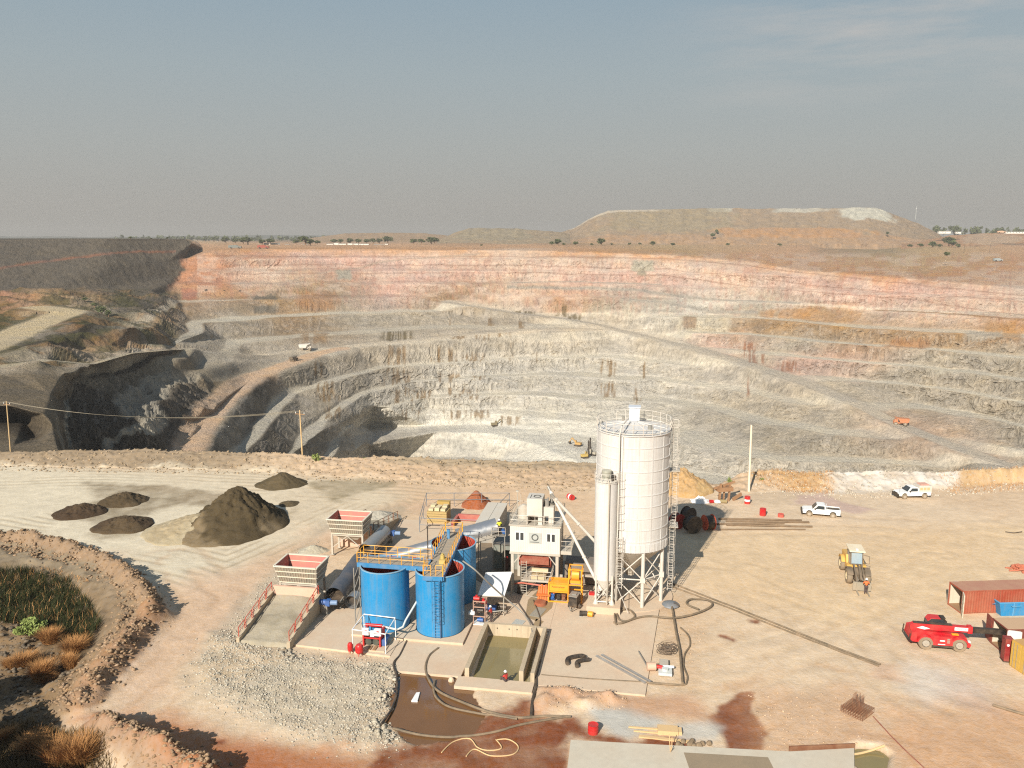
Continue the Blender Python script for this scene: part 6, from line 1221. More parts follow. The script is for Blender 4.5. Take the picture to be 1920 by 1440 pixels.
tag(bp.build('board_pile', paint('orange red boards', (196, 112, 84), .8, 0, .3), None, 0, loc=tuple(q)), 'heap of orange red boards behind the rust red container', 'wood pile')

# ------------------------------------------------------------------ cable drums, pipes, drums
def cable_drum(label, u, v, r, w, rz, flange):
    c = on(u, v); t = thing('cable_drum', label, 'cable drum', (c.x, c.y, c.z), rz, 'cable drums'); m = MB()
    for s in (-1, 1): f = MB().cyl((s * w / 2 - s * .03, 0, r), (s * w / 2 + s * .03, 0, r), r, n=36).build('flange', flange, t)
    MB().cyl((-w / 2 + .03, 0, r), (w / 2 - .03, 0, r), r * .86, n=36).build('cable', M_BLACK, t); MB().cyl((-w / 2 - .05, 0, r), (w / 2 + .05, 0, r), .1, n=12).build('hub', M_DARK, t)
    for q in (-.35, .35):
        pass
    return t
fr1 = paint('dark red flange', (176, 40, 30), .6, 0, .2); fr2 = paint('orange flange', (226, 92, 56), .6, 0, .15)
cable_drum('cable drum with a dark red flange, closest to the wide silo', 1269, 990, 1.05, 1.0, R(-62), fr1)
cable_drum('wholly black cable drum in the middle of the row', 1298, 998, 1.2, 1.1, R(-70), M_BLACK)
cable_drum('cable drum with a bright orange flange at the right end of the row', 1328, 993, 1.05, 1.2, R(14), fr2)
cable_drum('black cable drum behind the middle of the row', 1290, 979, 1.1, 1.0, R(-55), paint('black drum', (40, 36, 34), .7))
PIPE_M = paint('brown steel pipe', (120, 100, 78), .7, .2, .35)
PIPE_L = ['steel pipe lying furthest back in the row behind the cable drums', 'steel pipe lying second from the back in the row', 'steel pipe whose left end reaches the orange flanged drum', 'steel pipe lying second from the front of the row', 'thin steel pipe lying nearest the camera in the row']
for (a, b, r, lb) in zip([(1347, 974), (1361, 979), (1340, 984), (1362, 986), (1350, 994)], [(1503, 977), (1517, 981), (1470, 983), (1523, 989), (1510, 994)], (.13, .15, .13, .13, .1), PIPE_L):
    p, q = on(*a), on(*b); p.z += r; q.z += r; m = (p + q) / 2; t = MB(); t.tube([p - m, (p - m) * .3 + Vector((0, .06, 0)), (q - m) * .4, q - m], r, 8).build('steel_pipe', PIPE_M, None, loc=tuple(m)); tag(bpy.context.scene.collection.objects[-1], lb, 'pipe', 'steel pipes on the ground')
def barrel(label, u, v, r, h, m, band=None, lying=None):
    q = on(u, v); parts = [('body', MB().lathe([(0, 0), (r, 0), (r, h * .33), (r * 1.04, h * .34), (r, h * .36), (r, h * .66), (r * 1.04, h * .67), (r, h * .69), (r, h), (r * .9, h - .02), (0, h - .02)], 20), m)]
    if band: parts.append(('band', MB().lathe([(r * 1.05, h * .36), (r * 1.05, h * .64)], 20), band))
    t = small_thing('barrel', label, 'barrel', tuple(q), 0, parts); 
    if lying is not None: t.rotation_euler = (math.pi / 2, 0, lying); t.location.z += r
    return t
barrel('red barrel with a white band at the foot of the bare concrete pole', 1401, 944, .42, 1.1, M_REDP, M_PLASTIC); barrel('upright red barrel behind the steel pipes', 1430, 966, .45, 1.0, M_REDP)
barrel('low red tub on the sand behind the steel pipes', 1464, 969, .42, .45, paint('pale red tub', (206, 84, 70), .5)); barrel('red and white barrel lying on the sand behind the screw conveyors', 1066, 935, .42, 1.0, M_REDP, M_PLASTIC, .6); barrel('red bucket standing on the wet red soil', 1112, 1374, .42, .75, M_REDP)
q = on(1312, 940); X, Y = np.meshgrid(np.linspace(-1.4, 1.4, 30), np.linspace(-1.1, 1.1, 26)); Rr = np.hypot(X / 1.4, Y / 1.1); Z = np.clip(1 - Rr ** 2, 0, 1) * (.8 + .9 * fbm(X * 1.3, Y * 1.3, 4, 500)) + .05 * fbm(X * 4, Y * 4, 2, 501)
o = grid_mesh('tarpaulin', X * (1 + .15 * fbm(Y, X, 2, 502)), Y, Z, None, paint('white tarpaulin', (246, 244, 238), .6, 0, .05)); o.location = tuple(q); tag(o, 'crumpled white tarpaulin heap beside the ochre mound', 'tarpaulin')
q = on(1362, 940); wk = thing('drill_wreck', 'rusty broken steel frame standing at the edge of the pit', 'scrap frame', tuple(q), .2); m = MB(); m.box(-1.5, .9, -.3, .8, 1.6, 2.2).obox((-1.2, 0, 0), (-1.0, 0, 2.8), .3, .3).obox((.3, 0, 0), (.6, .2, 2.6), .25, .25).obox((-.4, .2, 0), (-.3, .2, 2.4), .2, .2).obox((-2.0, .3, 2.0), (1.4, .3, 2.9), .2, .3); m.build('frame', paint('rust brown', (150, 110, 76), .85, 0, .3), wk); MB().obox((1.0, 0, .2), (2.6, .4, .9), .2, .5).build('loose_sheet', paint('rust brown', (150, 110, 76)), wk)
q = on(1345, 943); small_thing('scrap_bundle', 'small red and khaki scrap bundle left of the rusty frame', 'scrap', tuple(q), 0, [('red_can', MB().cyl((-1.2, 0, .25), (-.6, 0, .25), .25, n=12), M_REDP), ('sack', MB().lathe([(0, .5), (.4, .4), (.55, .15), (.4, 0)], 12, (0, 0)), M_PLASTIC), ('khaki_roll', MB().cyl((.4, .1, .25), (1.4, -.1, .25), .28, n=12), paint('khaki', (140, 124, 84), .8))])

# ------------------------------------------------------------------ poles and overhead lines
PL = []
for (u0, v0, u1, v1, lb, m, r) in ((20, 851, 12, 752, 'leaning timber power pole at the left edge of the rim bank', M_PALE, .13), (568, 870, 562, 769, 'timber power pole on the rim bank behind the sand piles', M_PALE, .13), (1404, 923, 1409, 797, 'tall bare pale pole beside the rusty frame at the pit edge', paint('pale pole', (232, 216, 188), .6, 0, .2), .2)):
    b = on(u0, v0); tp = at(u1, v1, 0); a = PITCH + math.atan((v1 - 720) / F); zt = H - b.y * math.tan(a); dep = b.y * math.cos(PITCH) + (H - zt) * math.sin(PITCH); top = Vector(((u1 - 960) / F * dep, b.y, zt))
    t = thing('power_pole', lb, 'pole', (b.x, b.y, b.z - .2), 0, 'poles along the rim'); MB().cyl((0, 0, 0), top - b + Vector((0, 0, .2)), r, r * .75, 12).build('pole', m, t); q = top - b
    if v1 < 790:
        MB().obox(q + Vector((-.9, .3, -.5)), q + Vector((.9, -.3, -.5)), .1, .12).build('crossarm', M_WOOD, t)
        for x in (-.8, 0, .8): MB().cyl(q + Vector((x, -x * .33, -.4)), q + Vector((x, -x * .33, -.15)), .06, n=8).build('insulator', M_PLASTIC, t)
        PL.append(top)
WM = paint('wire', (150, 140, 120), .6, 0, .1, spec=.2)
off_l = PL[0] + (PL[0] - PL[1]) * .95
for i, x in enumerate((-.8, 0, .8)):
    for (A, B_, sg, lab) in ((PL[0], PL[1], 2.2, 'between the two timber poles'), (off_l, PL[0], 2.0, 'running out past the left edge'),):
        o_ = Vector((x, -x * .33, -.15)); pts = [A + (B_ - A) * f + o_ + Vector((0, 0, -sg * 4 * f * (1 - f))) for f in np.linspace(0, 1, 25)]; mid = pts[12]
        o = MB().tube([p - mid for p in pts], .022, 5).build('power_line', WM, None, loc=tuple(mid)); tag(o, 'thin overhead wire ' + lab + ', ' + ('nearest', 'middle', 'farthest')[i] + ' of three', 'power line', 'overhead wires')
# ------------------------------------------------------------------ hoses and loose pipes on the ground
def smooth_path(P, n=10):
    out = []
    for i in range(len(P) - 1):
        p0, p1, p2, p3 = P[max(i - 1, 0)], P[i], P[i + 1], P[min(i + 2, len(P) - 1)]
        for k in range(n): t = k / n; out.append(0.5 * ((2 * p1) + (p2 - p0) * t + (2 * p0 - 5 * p1 + 4 * p2 - p3) * t * t + (3 * p1 - p0 - 3 * p2 + p3) * t ** 3))
    return out + [P[-1]]
def hose(name, label, px, r, mat, lift=None, grp=None, cat='hose', floor=None, n=10):
    P = []
    for i, q in enumerate(px):
        if len(q) == 3: P.append(at(q[0], q[1], q[2]))
        else:
            p = on(q[0], q[1]); 
            if floor is not None: p = at(q[0], q[1], max(p.z, floor))
            P.append(p + Vector((0, 0, r)))
    S = smooth_path(P, n)
    for p in S:
        g = gz(p.x, p.y); p.z = max(p.z, g + r)
    m = sum(S, Vector()) / len(S); o = MB().tube([p - m for p in S], r, 8).build(name, mat, None, loc=tuple(m)); return tag(o, label, cat, grp)
HG = 'hoses on the ground'
hose('hose', 'long thin pipe running from the wide silo across the sand, upper of two', [(1255, 1093), (1330, 1122), (1440, 1165), (1560, 1213), (1651, 1247)], .09, M_HOSE, grp=HG)
hose('hose', 'long thin pipe running from the wide silo across the sand, lower of two', [(1252, 1098), (1330, 1127), (1440, 1170), (1560, 1217), (1648, 1250)], .08, M_HOSE, grp=HG)
hose('hose', 'thick hose snaking from the slim silo plinth in a wide loop past the blue cover', [(1150, 1168), (1165, 1170), (1195, 1160), (1220, 1157), (1265, 1160), (1310, 1150), (1335, 1136), (1325, 1126), (1295, 1125), (1288, 1134), (1310, 1144)], .1, M_HOSE, None, HG, floor=.16)
hose('hose', 'brown hose coiled in loops at the foot of the slim silo', [(1155, 1172), (1153, 1150), (1165, 1142), (1182, 1146), (1190, 1158), (1175, 1166), (1160, 1162), (1158, 1148), (1172, 1144)], .1, M_HOSE, None, HG, floor=.2)
hose('hose', 'hose running from the blue cover down the right edge of the concrete pad', [(1260, 1140), (1264, 1165), (1268, 1190), (1274, 1220), (1277, 1250), (1280, 1283)], .11, M_HOSE, None, HG, floor=.16)
hose('hose', 'short curved hose bending over the right edge of the concrete pad', [(1276, 1178), (1290, 1192), (1294, 1210), (1284, 1228), (1282, 1250), (1289, 1270), (1287, 1284)], .08, M_HOSE, None, HG)
hose('hose', 'thick dark hose lying along the front edge of the right concrete pad', [(1015, 1268), (1100, 1275), (1200, 1281), (1270, 1286), (1287, 1284)], .1, M_HOSE, None, HG)
hose('hose', 'dark hose falling from the tank slab and curving through the muddy puddle', [(778, 1172), (762, 1205), (750, 1230), (738, 1246), (743, 1270), (744, 1300), (735, 1330), (715, 1360)], .1, M_BLKHOSE, None, HG, floor=-.12)
hose('hose', 'black hose curving from the concrete apron into the puddle and away right', [(822, 1217), (805, 1232), (798, 1255), (806, 1280), (825, 1300), (870, 1320), (920, 1338), (975, 1348), (1020, 1345), (1070, 1346)], .11, M_HOSE, None, HG, floor=-.1)
hose('hose', 'brown hose bowing through the middle of the puddle beside the black one', [(815, 1278), (813, 1295), (820, 1312), (845, 1328), (900, 1340), (970, 1350)], .1, M_HOSE, None, HG, floor=-.1)
hose('hose', 'long hose lying across the wet red soil in front of the puddle', [(738, 1368), (790, 1380), (850, 1384), (920, 1376), (990, 1358), (1060, 1346)], .1, M_HOSE, None, HG, floor=-.1)
hose('rope', 'pale tangled rope on the red soil below the long hose', [(828, 1412), (850, 1392), (880, 1386), (895, 1402), (915, 1408), (940, 1404), (930, 1388)], .05, M_PALE, None, cat='rope'); hose('rope', 'pale looped rope end on the red soil, right of the tangle', [(874, 1419), (890, 1406), (920, 1418), (960, 1416), (972, 1402), (955, 1388), (932, 1388)], .05, M_PALE, None, cat='rope')
hose('hose', 'dark pipe running along the outside of the basin down to the puddle hoses', [(1012, 1240), (1006, 1262), (1004, 1290), (998, 1320), (996, 1345)], .13, M_BLKHOSE, None, HG)
hose('hose', 'grey hose arching from the front blue tank over the white canopy to the basin', [(868, 1052, 6.7), (890, 1068, 6.2), (915, 1092, 4.6), (940, 1115, 2.6), (975, 1145, .9), (992, 1165, .5), (998, 1185, .9), (999, 1196, .3)], .08, M_GREY, None, HG)
hose('hose', 'dark cable running over the damp concrete from the cabin to the basin', [(1000, 1125, .2), (1010, 1150, .2), (1013, 1165, .2), (1008, 1185, .4)], .05, M_BLKHOSE, None, HG)
hose('pipe', 'brown pipe lying at the right edge of the foreground sand', [(1862, 1324), (1890, 1333), (1990, 1362)], .12, M_HOSE, cat='pipe'); hose('cable', 'thin dark cable curving over the far right bank', [(1885, 998), (1900, 1000), (1916, 998)], .07, M_BLKHOSE, cat='cable')
hose('cable', 'black cable draped along the top of the rim bank', [(640, 862), (700, 860), (780, 866), (850, 866), (900, 868)], .06, M_BLKHOSE, cat='cable')
hose('rope', 'red rope running from the rebar cage to the foreground corner', [(1637, 1344), (1668, 1378), (1700, 1410), (1730, 1438), (1760, 1470)], .04, paint('red rope', (140, 76, 62), .8), cat='rope'); hose('rope', 'pale hose lying over the edge of the green settling pit', [(1568, 1413), (1600, 1416), (1630, 1410), (1658, 1400)], .09, M_PALE, cat='hose', floor=-.3)
for i, (a, b) in enumerate((((1118, 1231), (1210, 1282)), ((1128, 1229), (1220, 1280)))):
    p, q = at(*a, .13), at(*b, .13); m = (p + q) / 2; o = MB().obox(p - m + Vector((0, 0, .08)), q - m + Vector((0, 0, .08)), .2, .14).build('steel_beam', M_GALV, None, loc=tuple(m)); tag(o, ('left' if i == 0 else 'right') + ' one of two pale steel beams lying on the concrete pad', 'beam', 'steel beams')
for i, (P_, lb) in enumerate((([(1064, 1248), (1064, 1240), (1072, 1236), (1090, 1233), (1096, 1236)], 'black bent rubber pipe piece on the pad, upper of two'), ([(1082, 1253), (1082, 1246), (1090, 1242), (1105, 1240)], 'black bent rubber pipe piece on the pad, lower of two'))): hose('pipe_bend', lb, P_, .2, M_BLACK, None, 'rubber pipe bends', 'pipe', floor=.14)
jk = thing('pump_parts', 'pale grey pump parts laid out on the corner of the pad', 'scrap', tuple(at(1247, 1258, .13)), RZ); MB().box(-.6, .6, -.9, .2, 0, .25).cyl((0, -.3, .25), (0, -.3, .45), .3, n=16).build('plate', M_PVC, jk); MB().cyl((-1.6, .3, .2), (.8, .5, .2), .12, n=8).build('pipe', M_PLASTIC, jk); MB().box(-.5, .3, .4, 1.6, .0, .3).build('flange_box', M_GREYL, jk)
jm = thing('coupling', 'pinkish pump casing with a red coupling on the pad', 'pump', tuple(at(1221, 1256, .13)), 0); MB().cyl((-.4, 0, .35), (.4, 0, .35), .38, n=18).build('casing', paint('pinkish casing', (206, 172, 146), .5), jm); MB().cyl((.45, 0, .35), (1.0, -.1, .3), .18, n=12).build('coupling', M_REDP, jm); MB().cyl((-.4, .2, .3), (-.7, 3.2, .15), .06, n=6).build('rod', M_GREY, jm)
wr = MB(); rr_ = random.Random(9)
for k in range(16): a = rr_.uniform(0, 6.28); wr.torus((rr_.gauss(0, .25), rr_.gauss(0, .25), .12 + .04 * k), .45 + .25 * rr_.random(), .022, 'z', 18, 5)
tag(wr.build('wire_coil', paint('brown wire', (96, 80, 66), .7, 0, .3), None, loc=tuple(at(1250, 1224, .14))), 'tangled coil of brown wire at the edge of the pad', 'wire coil')
lid = thing('pit_cover', 'grey blue round cover with hoses at the right edge of the concrete pad', 'cover', tuple(at(1257, 1134, .13)), 0); MB().lathe([(0, .35), (.4, .33), (.85, .15), (.95, 0)], 24).build('lid', paint('blue grey cover', (120, 128, 134), .5, .2, .3), lid); MB().tube([(.3, -.2, .3), (.4, -.6, .5), (.8, -.5, .1)], .05, 6).build('hose_end', M_BLKHOSE, lid)
rbx = on(1607, 1337); rc = thing('rebar_cage', 'rusty rebar footing cage with upright bars on the sand', 'rebar cage', tuple(rbx), R(40)); m = MB()
for z in (.12, .55):
    for k in range(10): x = -.95 + k * .21; m.cyl((x, -.95, z), (x, .95, z), .022, n=5).cyl((-.95, x, z + .03), (.95, x, z + .03), .022, n=5)
m.build('mat', M_RUST, rc); m = MB()
for k in range(10): x = -.95 + k * .21; [m.cyl((x, y, .1), (x, y, .6), .02, n=5) for y in (-.95, .95)]; [m.cyl((y, x, .1), (y, x, .6), .02, n=5) for y in (-.95, .95)]
for x in (-.3, -.1, .1, .3):
    for y in (-.3, 0, .3): m.cyl((x, y, .1), (x, y, 1.7), .02, n=5)
m.build('upright_bars', M_RUST, rc)
fd = on(1240, 1372); tb = thing('form_timbers', 'pale timber frame and boards lying on grey mortar', 'timber', tuple(fd), -.12); MB().box(-.3, 1.3, -.45, .45, 0, .35).box(1.3, 1.6, -.35, .35, 0, .3).build('box_frame', M_PALE, tb); MB().obox((-2.6, .2, .1), (-.2, .1, .15), .15, .1).obox((-2.2, -.3, .1), (-.1, -.35, .1), .12, .1).obox((-1.8, -.9, .06), (2.2, -1.2, .06), .3, .1).build('board', M_PALE, tb)
for (u, v, lb, s_) in ((1298, 1396, 'wet dark stone heap beside the foreground slab', 1.0),):
    q = on(u, v); m = MB(); rr_ = random.Random(3)
    for k in range(14): c_ = (rr_.gauss(0, .7), rr_.gauss(0, .25)); m.lathe([(0, .32), (.16, .25), (.24, .08), (.2, -.05)], 7, c_)
    tag(m.build('stone_heap', paint('wet stone', (126, 108, 84), .6, 0, .3), None, 30, loc=tuple(q)), lb, 'stones')
small_thing('mast', 'thin bundle of pale bars standing at the edge of the foreground slab', 'bars', tuple(on(1257, 1413)), 0, [('bar', MB().cyl((0, 0, 0), (-.1, .2, 1.5), .03, n=5).cyl((.1, 0, 0), (.1, .1, 1.3), .03, n=5).cyl((0, 0, 0), (-.1, -.6, .9), .03, n=5), M_PALE)])
pbx = at(780, 1308, -.13); small_thing('block', 'pale wedge of foam board floating in the muddy puddle', 'block', (pbx.x, pbx.y, -.14), -.1, [('block', MB().prism([(-.25, -.7), (.28, -.7), (.2, .7), (-.1, .6)], 'z', 0, .14), M_PLASTIC)])
pbx = at(846, 1277, -.13); small_thing('stone', 'pale pointed stone in the back corner of the puddle', 'stone', (pbx.x, pbx.y, -.2), .4, [('stone', MB().lathe([(0, .5), (.16, .42), (.28, .2), (.26, 0)], 8), M_CONC)])
# ------------------------------------------------------------------ loose rock, grass and bushes
def rock_stuff(name, label, px_polys, n, smin, smax, rgb, seed, z=0.0, k=1.0, jit=.25):
    rg = np.random.default_rng(seed); pos = []
    for poly, share in px_polys:
        P = np.array([tuple(at(u, v, z)[:2]) for u, v in poly]); lo, hi = P.min(0), P.max(0); need = int(n * share); got = 0
        while got < need:
            q = lo + (hi - lo) * rg.random((need * 2, 2)); ins = np.zeros(len(q), bool)
            for a, b in zip(P, np.roll(P, -1, 0)): ins ^= ((a[1] > q[:, 1]) != (b[1] > q[:, 1])) & (q[:, 0] < (b[0] - a[0]) * (q[:, 1] - a[1]) / (b[1] - a[1] + 1e-12) + a[0])
            q = q[ins][:need - got]; pos.append(q); got += len(q)
    pos = np.concatenate(pos); N = len(pos); pos = pos + rg.normal(size=pos.shape) * jit * rg.random((N, 1)) * 1.6
    i = np.clip(((pos[:, 0] - gx[0]) / .25).astype(int), 0, len(gx) - 1); j = np.clip(((pos[:, 1] - gy[0]) / .25).astype(int), 0, len(gy) - 1); zz = GZ[j, i]
    oct_ = np.array([(1, 0, 0), (.3, .9, .1), (-.8, .5, -.1), (-.7, -.6, .1), (.3, -.9, 0), (.2, .1, .8), (-.3, .2, .7), (0, 0, -.6)]); F_ = np.array([(0, 1, 5), (1, 6, 5), (1, 2, 6), (2, 3, 6), (3, 5, 6), (3, 4, 5), (4, 0, 5), (1, 0, 7), (2, 1, 7), (3, 2, 7), (4, 3, 7), (0, 4, 7)])
    s = smin + (smax - smin) * rg.random(N) ** 3; v = oct_[None] * (1 + .5 * (rg.random((N, 8, 3)) - .5)); a = rg.random(N) * 6.28; ca, sa = np.cos(a)[:, None], np.sin(a)[:, None]
    st = np.stack([1 + .5 * rg.random(N), .7 + .4 * rg.random(N), .5 + .5 * rg.random(N)], 1)[:, None]; v = v * st; x = v[..., 0] * ca - v[..., 1] * sa; y = v[..., 0] * sa + v[..., 1] * ca
    v = np.stack([x, y, v[..., 2]], -1) * s[:, None, None] + np.stack([pos[:, 0], pos[:, 1], zz + s * .12], 1)[:, None]
    me = bpy.data.meshes.new(name); co = v.reshape(-1, 3).astype(np.float32); f = (F_[None] + (np.arange(N) * 8)[:, None, None]).reshape(-1, 3); nf = len(f)
    me.vertices.add(len(co)); me.vertices.foreach_set('co', co.ravel()); me.loops.add(nf * 3); me.loops.foreach_set('vertex_index', f.ravel().astype(np.int32)); me.polygons.add(nf); me.polygons.foreach_set('loop_start', (np.arange(nf) * 3).astype(np.int32)); me.update(calc_edges=True)
    c = np.array(lin(rgb))[None] * (.75 + .5 * rg.random((N, 1))) * GROUNDK * k; C = np.concatenate([np.repeat(c, 8, 0), np.ones((N * 8, 1))], 1); ca_ = me.color_attributes.new('soil', 'FLOAT_COLOR', 'POINT'); ca_.data.foreach_set('color', C.astype(np.float32).ravel()); me.materials.append(M_YARD)
    o = bpy.data.objects.new(name, me); COL.objects.link(o); tag(o, label, 'rubble', None, 'stuff'); return o
rock_stuff('gravel', 'pale crushed stone spread in front of the near ramp', [(GRAV_PX, .8), ([(440, 1180), (480, 1190), (560, 1065), (600, 1010), (560, 1040), (480, 1110)], .1), ([(400, 1200), (460, 1150), (520, 1110), (500, 1200), (450, 1225)], .1)], 15000, .03, .13, (196, 186, 166), 1, jit=.7)
rock_stuff('rubble', 'grey boulders along the puddle edge of the gravel spread', [([(700, 1255), (742, 1250), (752, 1275), (735, 1310), (712, 1345), (730, 1375), (755, 1390), (735, 1400), (690, 1380), (690, 1330), (715, 1290)], .75), ([(535, 1215), (565, 1225), (560, 1245), (530, 1250)], .25)], 330, .06, .3, (190, 178, 156), 2)
rock_stuff('rubble', 'pinkish stones on the windrow beside the pale haul road', [([(0, 1000), (140, 1022), (250, 1075), (300, 1120), (300, 1160), (250, 1215), (170, 1310), (80, 1340), (90, 1290), (200, 1190), (240, 1120), (150, 1060), (0, 1030)], .8), ([(180, 1340), (250, 1370), (400, 1435), (420, 1500), (300, 1500), (210, 1410)], .3)], 7500, .04, .26, (164, 136, 106), 3, .6, jit=.6)
rock_stuff('rubble', 'dark stones in the overgrown hollow', [([(-100, 1085), (90, 1080), (180, 1150), (140, 1260), (80, 1340), (140, 1400), (200, 1480), (-100, 1500)], 1.0)], 4200, .05, .34, (122, 108, 90), 4, -1.0)
rock_stuff('rubble', 'loose stones along the rim bank', [([(-100, 846), (300, 846), (640, 858), (1110, 870), (1110, 915), (900, 906), (600, 892), (450, 880), (-100, 874)], 1.0)], 5200, .04, .28, (176, 154, 124), 5, .8)
rock_stuff('rubble', 'scattered stones on the foreground sand', [([(1000, 1290), (1170, 1300), (1180, 1325), (1010, 1345)], .3), ([(1400, 1290), (1600, 1300), (1640, 1390), (1440, 1420)], .35), ([(1250, 1100), (1320, 1180), (1300, 1320), (1285, 1290)], .12), ([(1380, 880), (1900, 875), (1900, 925), (1500, 960)], .23)], 1500, .02, .11, (206, 176, 144), 6)
M_ORG = {}
def leaf_mat(key, rgb, var=.35):
    t = NT(key); oi = t.n('ShaderNodeNewGeometry'); v = t.coord('Object'); n = t.noise(v, 3.0, 3); c = lin(rgb); t.base(t.mix(t.rng(oi.outputs['Random Per Island'], 0, 1, 0, .75), tuple(x * (1 + var) for x in c), tuple(x * (1 - var) for x in c))); t.set(Roughness=.75, Specular_IOR_Level=.2); return t.m
def tri_mesh(name, V, Fc, mat):
    me = bpy.data.meshes.new(name); nf = len(Fc); k = Fc.shape[1]; me.vertices.add(len(V)); me.vertices.foreach_set('co', V.astype(np.float32).ravel()); me.loops.add(nf * k); me.loops.foreach_set('vertex_index', Fc.ravel().astype(np.int32)); me.polygons.add(nf); me.polygons.foreach_set('loop_start', (np.arange(nf) * k).astype(np.int32)); me.update(calc_edges=True); me.materials.append(mat); return me
def blades(name, base, h, wid, spread, seed, mat):       # arching grass blades: base (N,3)
    rg = np.random.default_rng(seed); N = len(base); a = rg.random(N) * 6.283; L = h * (.55 + .6 * rg.random(N)); out = spread * (.3 + rg.random(N)); dx, dy = np.cos(a), np.sin(a); z0 = np.zeros(N)
    p0 = base; p1 = base + np.stack([dx * out * .35, dy * out * .35, L * .6], 1); p2 = base + np.stack([dx * out, dy * out, L], 1); w = wid; s = np.stack([-dy * w, dx * w, z0], 1)
    V = np.stack([p0 - s, p0 + s, p1 - s * .8, p1 + s * .8, p2], 1).reshape(-1, 3); o = (np.arange(N) * 5)[:, None]; F3 = np.concatenate([o + np.array([[0, 1, 3]]), o + np.array([[0, 3, 2]]), o + np.array([[2, 3, 4]])]); return tri_mesh(name, V, F3, mat)
def leaves(center, rad, N, size, seed, lumps=9, flat=1.0):
    rg = np.random.default_rng(seed); L = rg.normal(size=(lumps, 3)); L /= np.linalg.norm(L, axis=1)[:, None]; L *= rg.random((lumps, 1)) ** .4 * .62; lr = .28 + .25 * rg.random(lumps); k = rg.integers(0, lumps, N); d = rg.normal(size=(N, 3)); d /= np.linalg.norm(d, axis=1)[:, None]
    p = (L[k] + d * (lr[k] * rg.random(N) ** .35)[:, None]) * np.array(rad) + np.array(center); n = rg.normal(size=(N, 3)); n[:, 2] += .8; n /= np.linalg.norm(n, axis=1)[:, None]; t = np.cross(n, rg.normal(size=(N, 3))); t /= np.linalg.norm(t, axis=1)[:, None]; b = np.cross(n, t); s = (size * (.6 + .8 * rg.random(N)))[:, None]
    V = np.stack([p - t * s, p + b * s * .6, p + t * s, p - b * s * .6], 1).reshape(-1, 3); return V, (np.arange(N) * 4)[:, None] + np.arange(4)[None]
M_BUSH = leaf_mat('rusty dry stems', (160, 116, 70), .5); M_DRY = leaf_mat('dry grass', (172, 128, 80)); M_REED = leaf_mat('green reeds', (46, 50, 22), .5); M_LEAF = leaf_mat('green leaves', (122, 132, 72)); M_TREE = leaf_mat('tree leaves', (86, 92, 58)); M_DBUSH = leaf_mat('dark bush', (92, 74, 44))
rg = np.random.default_rng(31)
def scatter(px, n, z=-1.0):
    P = np.array([tuple(at(u, v, z)[:2]) for u, v in px]); lo, hi = P.min(0), P.max(0); out = []
    while sum(map(len, out)) < n:
        q = lo + (hi - lo) * rg.random((n, 2)); ins = np.zeros(n, bool)
        for a, b in zip(P, np.roll(P, -1, 0)): ins ^= ((a[1] > q[:, 1]) != (b[1] > q[:, 1])) & (q[:, 0] < (b[0] - a[0]) * (q[:, 1] - a[1]) / (b[1] - a[1] + 1e-12) + a[0])
        out.append(q[ins])
    q = np.concatenate(out)[:n]; i = np.clip(((q[:, 0] - gx[0]) / .25).astype(int), 0, len(gx) - 1); j = np.clip(((q[:, 1] - gy[0]) / .25).astype(int), 0, len(gy) - 1); return np.column_stack([q, GZ[j, i]])
o = bpy.data.objects.new('reeds', blades('reeds', scatter([(-120, 1078), (60, 1085), (130, 1098), (170, 1140), (190, 1175), (165, 1205), (110, 1190), (70, 1165), (-120, 1150)], 15000, -.8), 1.1, .022, .7, 41, M_REED)); COL.objects.link(o); tag(o, 'dense dark green reeds in the hollow at the left', 'reeds', None, 'stuff')
rock_stuff('rubble', 'pale stones on the white and grassy bank at the right', [([(1385, 886), (1800, 882), (1990, 870), (1990, 905), (1800, 920), (1560, 928), (1420, 915)], 1.0)], 3200, .04, .24, (206, 192, 170), 8, .8)
o = bpy.data.objects.new('reeds', blades('reeds', scatter([(-120, 1078), (60, 1085), (130, 1098), (170, 1140), (190, 1175), (165, 1205), (110, 1190), (70, 1165), (-120, 1150)], 900, -.8), 1.2, .025, .9, 45, M_DRY)); COL.objects.link(o); tag(o, 'dry brown stems mixed through the green reeds', 'reeds', None, 'stuff')
o = bpy.data.objects.new('grass', blades('grass', np.concatenate([scatter([(1385, 886), (1560, 884), (1565, 918), (1480, 914), (1425, 905)], 2000, .8), scatter([(1755, 895), (1990, 870), (1990, 905), (1790, 918)], 1500, .8), scatter([(-100, 1075), (110, 1080), (170, 1105), (130, 1110), (-100, 1090)], 1300, -.5)]), .4, .025, .3, 42, M_DRY)); COL.objects.link(o); tag(o, 'dry orange grass on the rim bank and the edge of the hollow', 'grass', None, 'stuff')
o = bpy.data.objects.new('grass', blades('grass', scatter([(-150, 1360), (90, 1370), (200, 1420), (220, 1500), (-150, 1500)], 6000, -1), .9, .03, .5, 43, M_DBUSH)); COL.objects.link(o); tag(o, 'dark brown grass in the shaded corner of the foreground', 'grass', None, 'stuff')
BUSH = []
for k in range(3):
    n = 1500; r0 = np.random.default_rng(60 + k); a = r0.random(n) * 6.28; q = r0.random(n) ** .6 * .55; BUSH.append(blades('dry_bush', np.column_stack([q * np.cos(a), q * np.sin(a), 0 * q]), 1.35, .016, 1.05, 70 + k, M_BUSH))
def bush(u, v, s, label, k):
    q = at(u, v, -1.0); q.z = gz(q.x, q.y); o = bpy.data.objects.new('dry_bush', BUSH[k % 3]); COL.objects.link(o); o.location = q; o.scale = (s * 1.2, s * (1.0 + .3 * math.sin(k * 2.1)), s * (1.0 + .25 * math.sin(k * 3.7))); o.rotation_euler = (0, 0, k * 1.3); tag(o, label, 'bush', 'dry grass bushes')
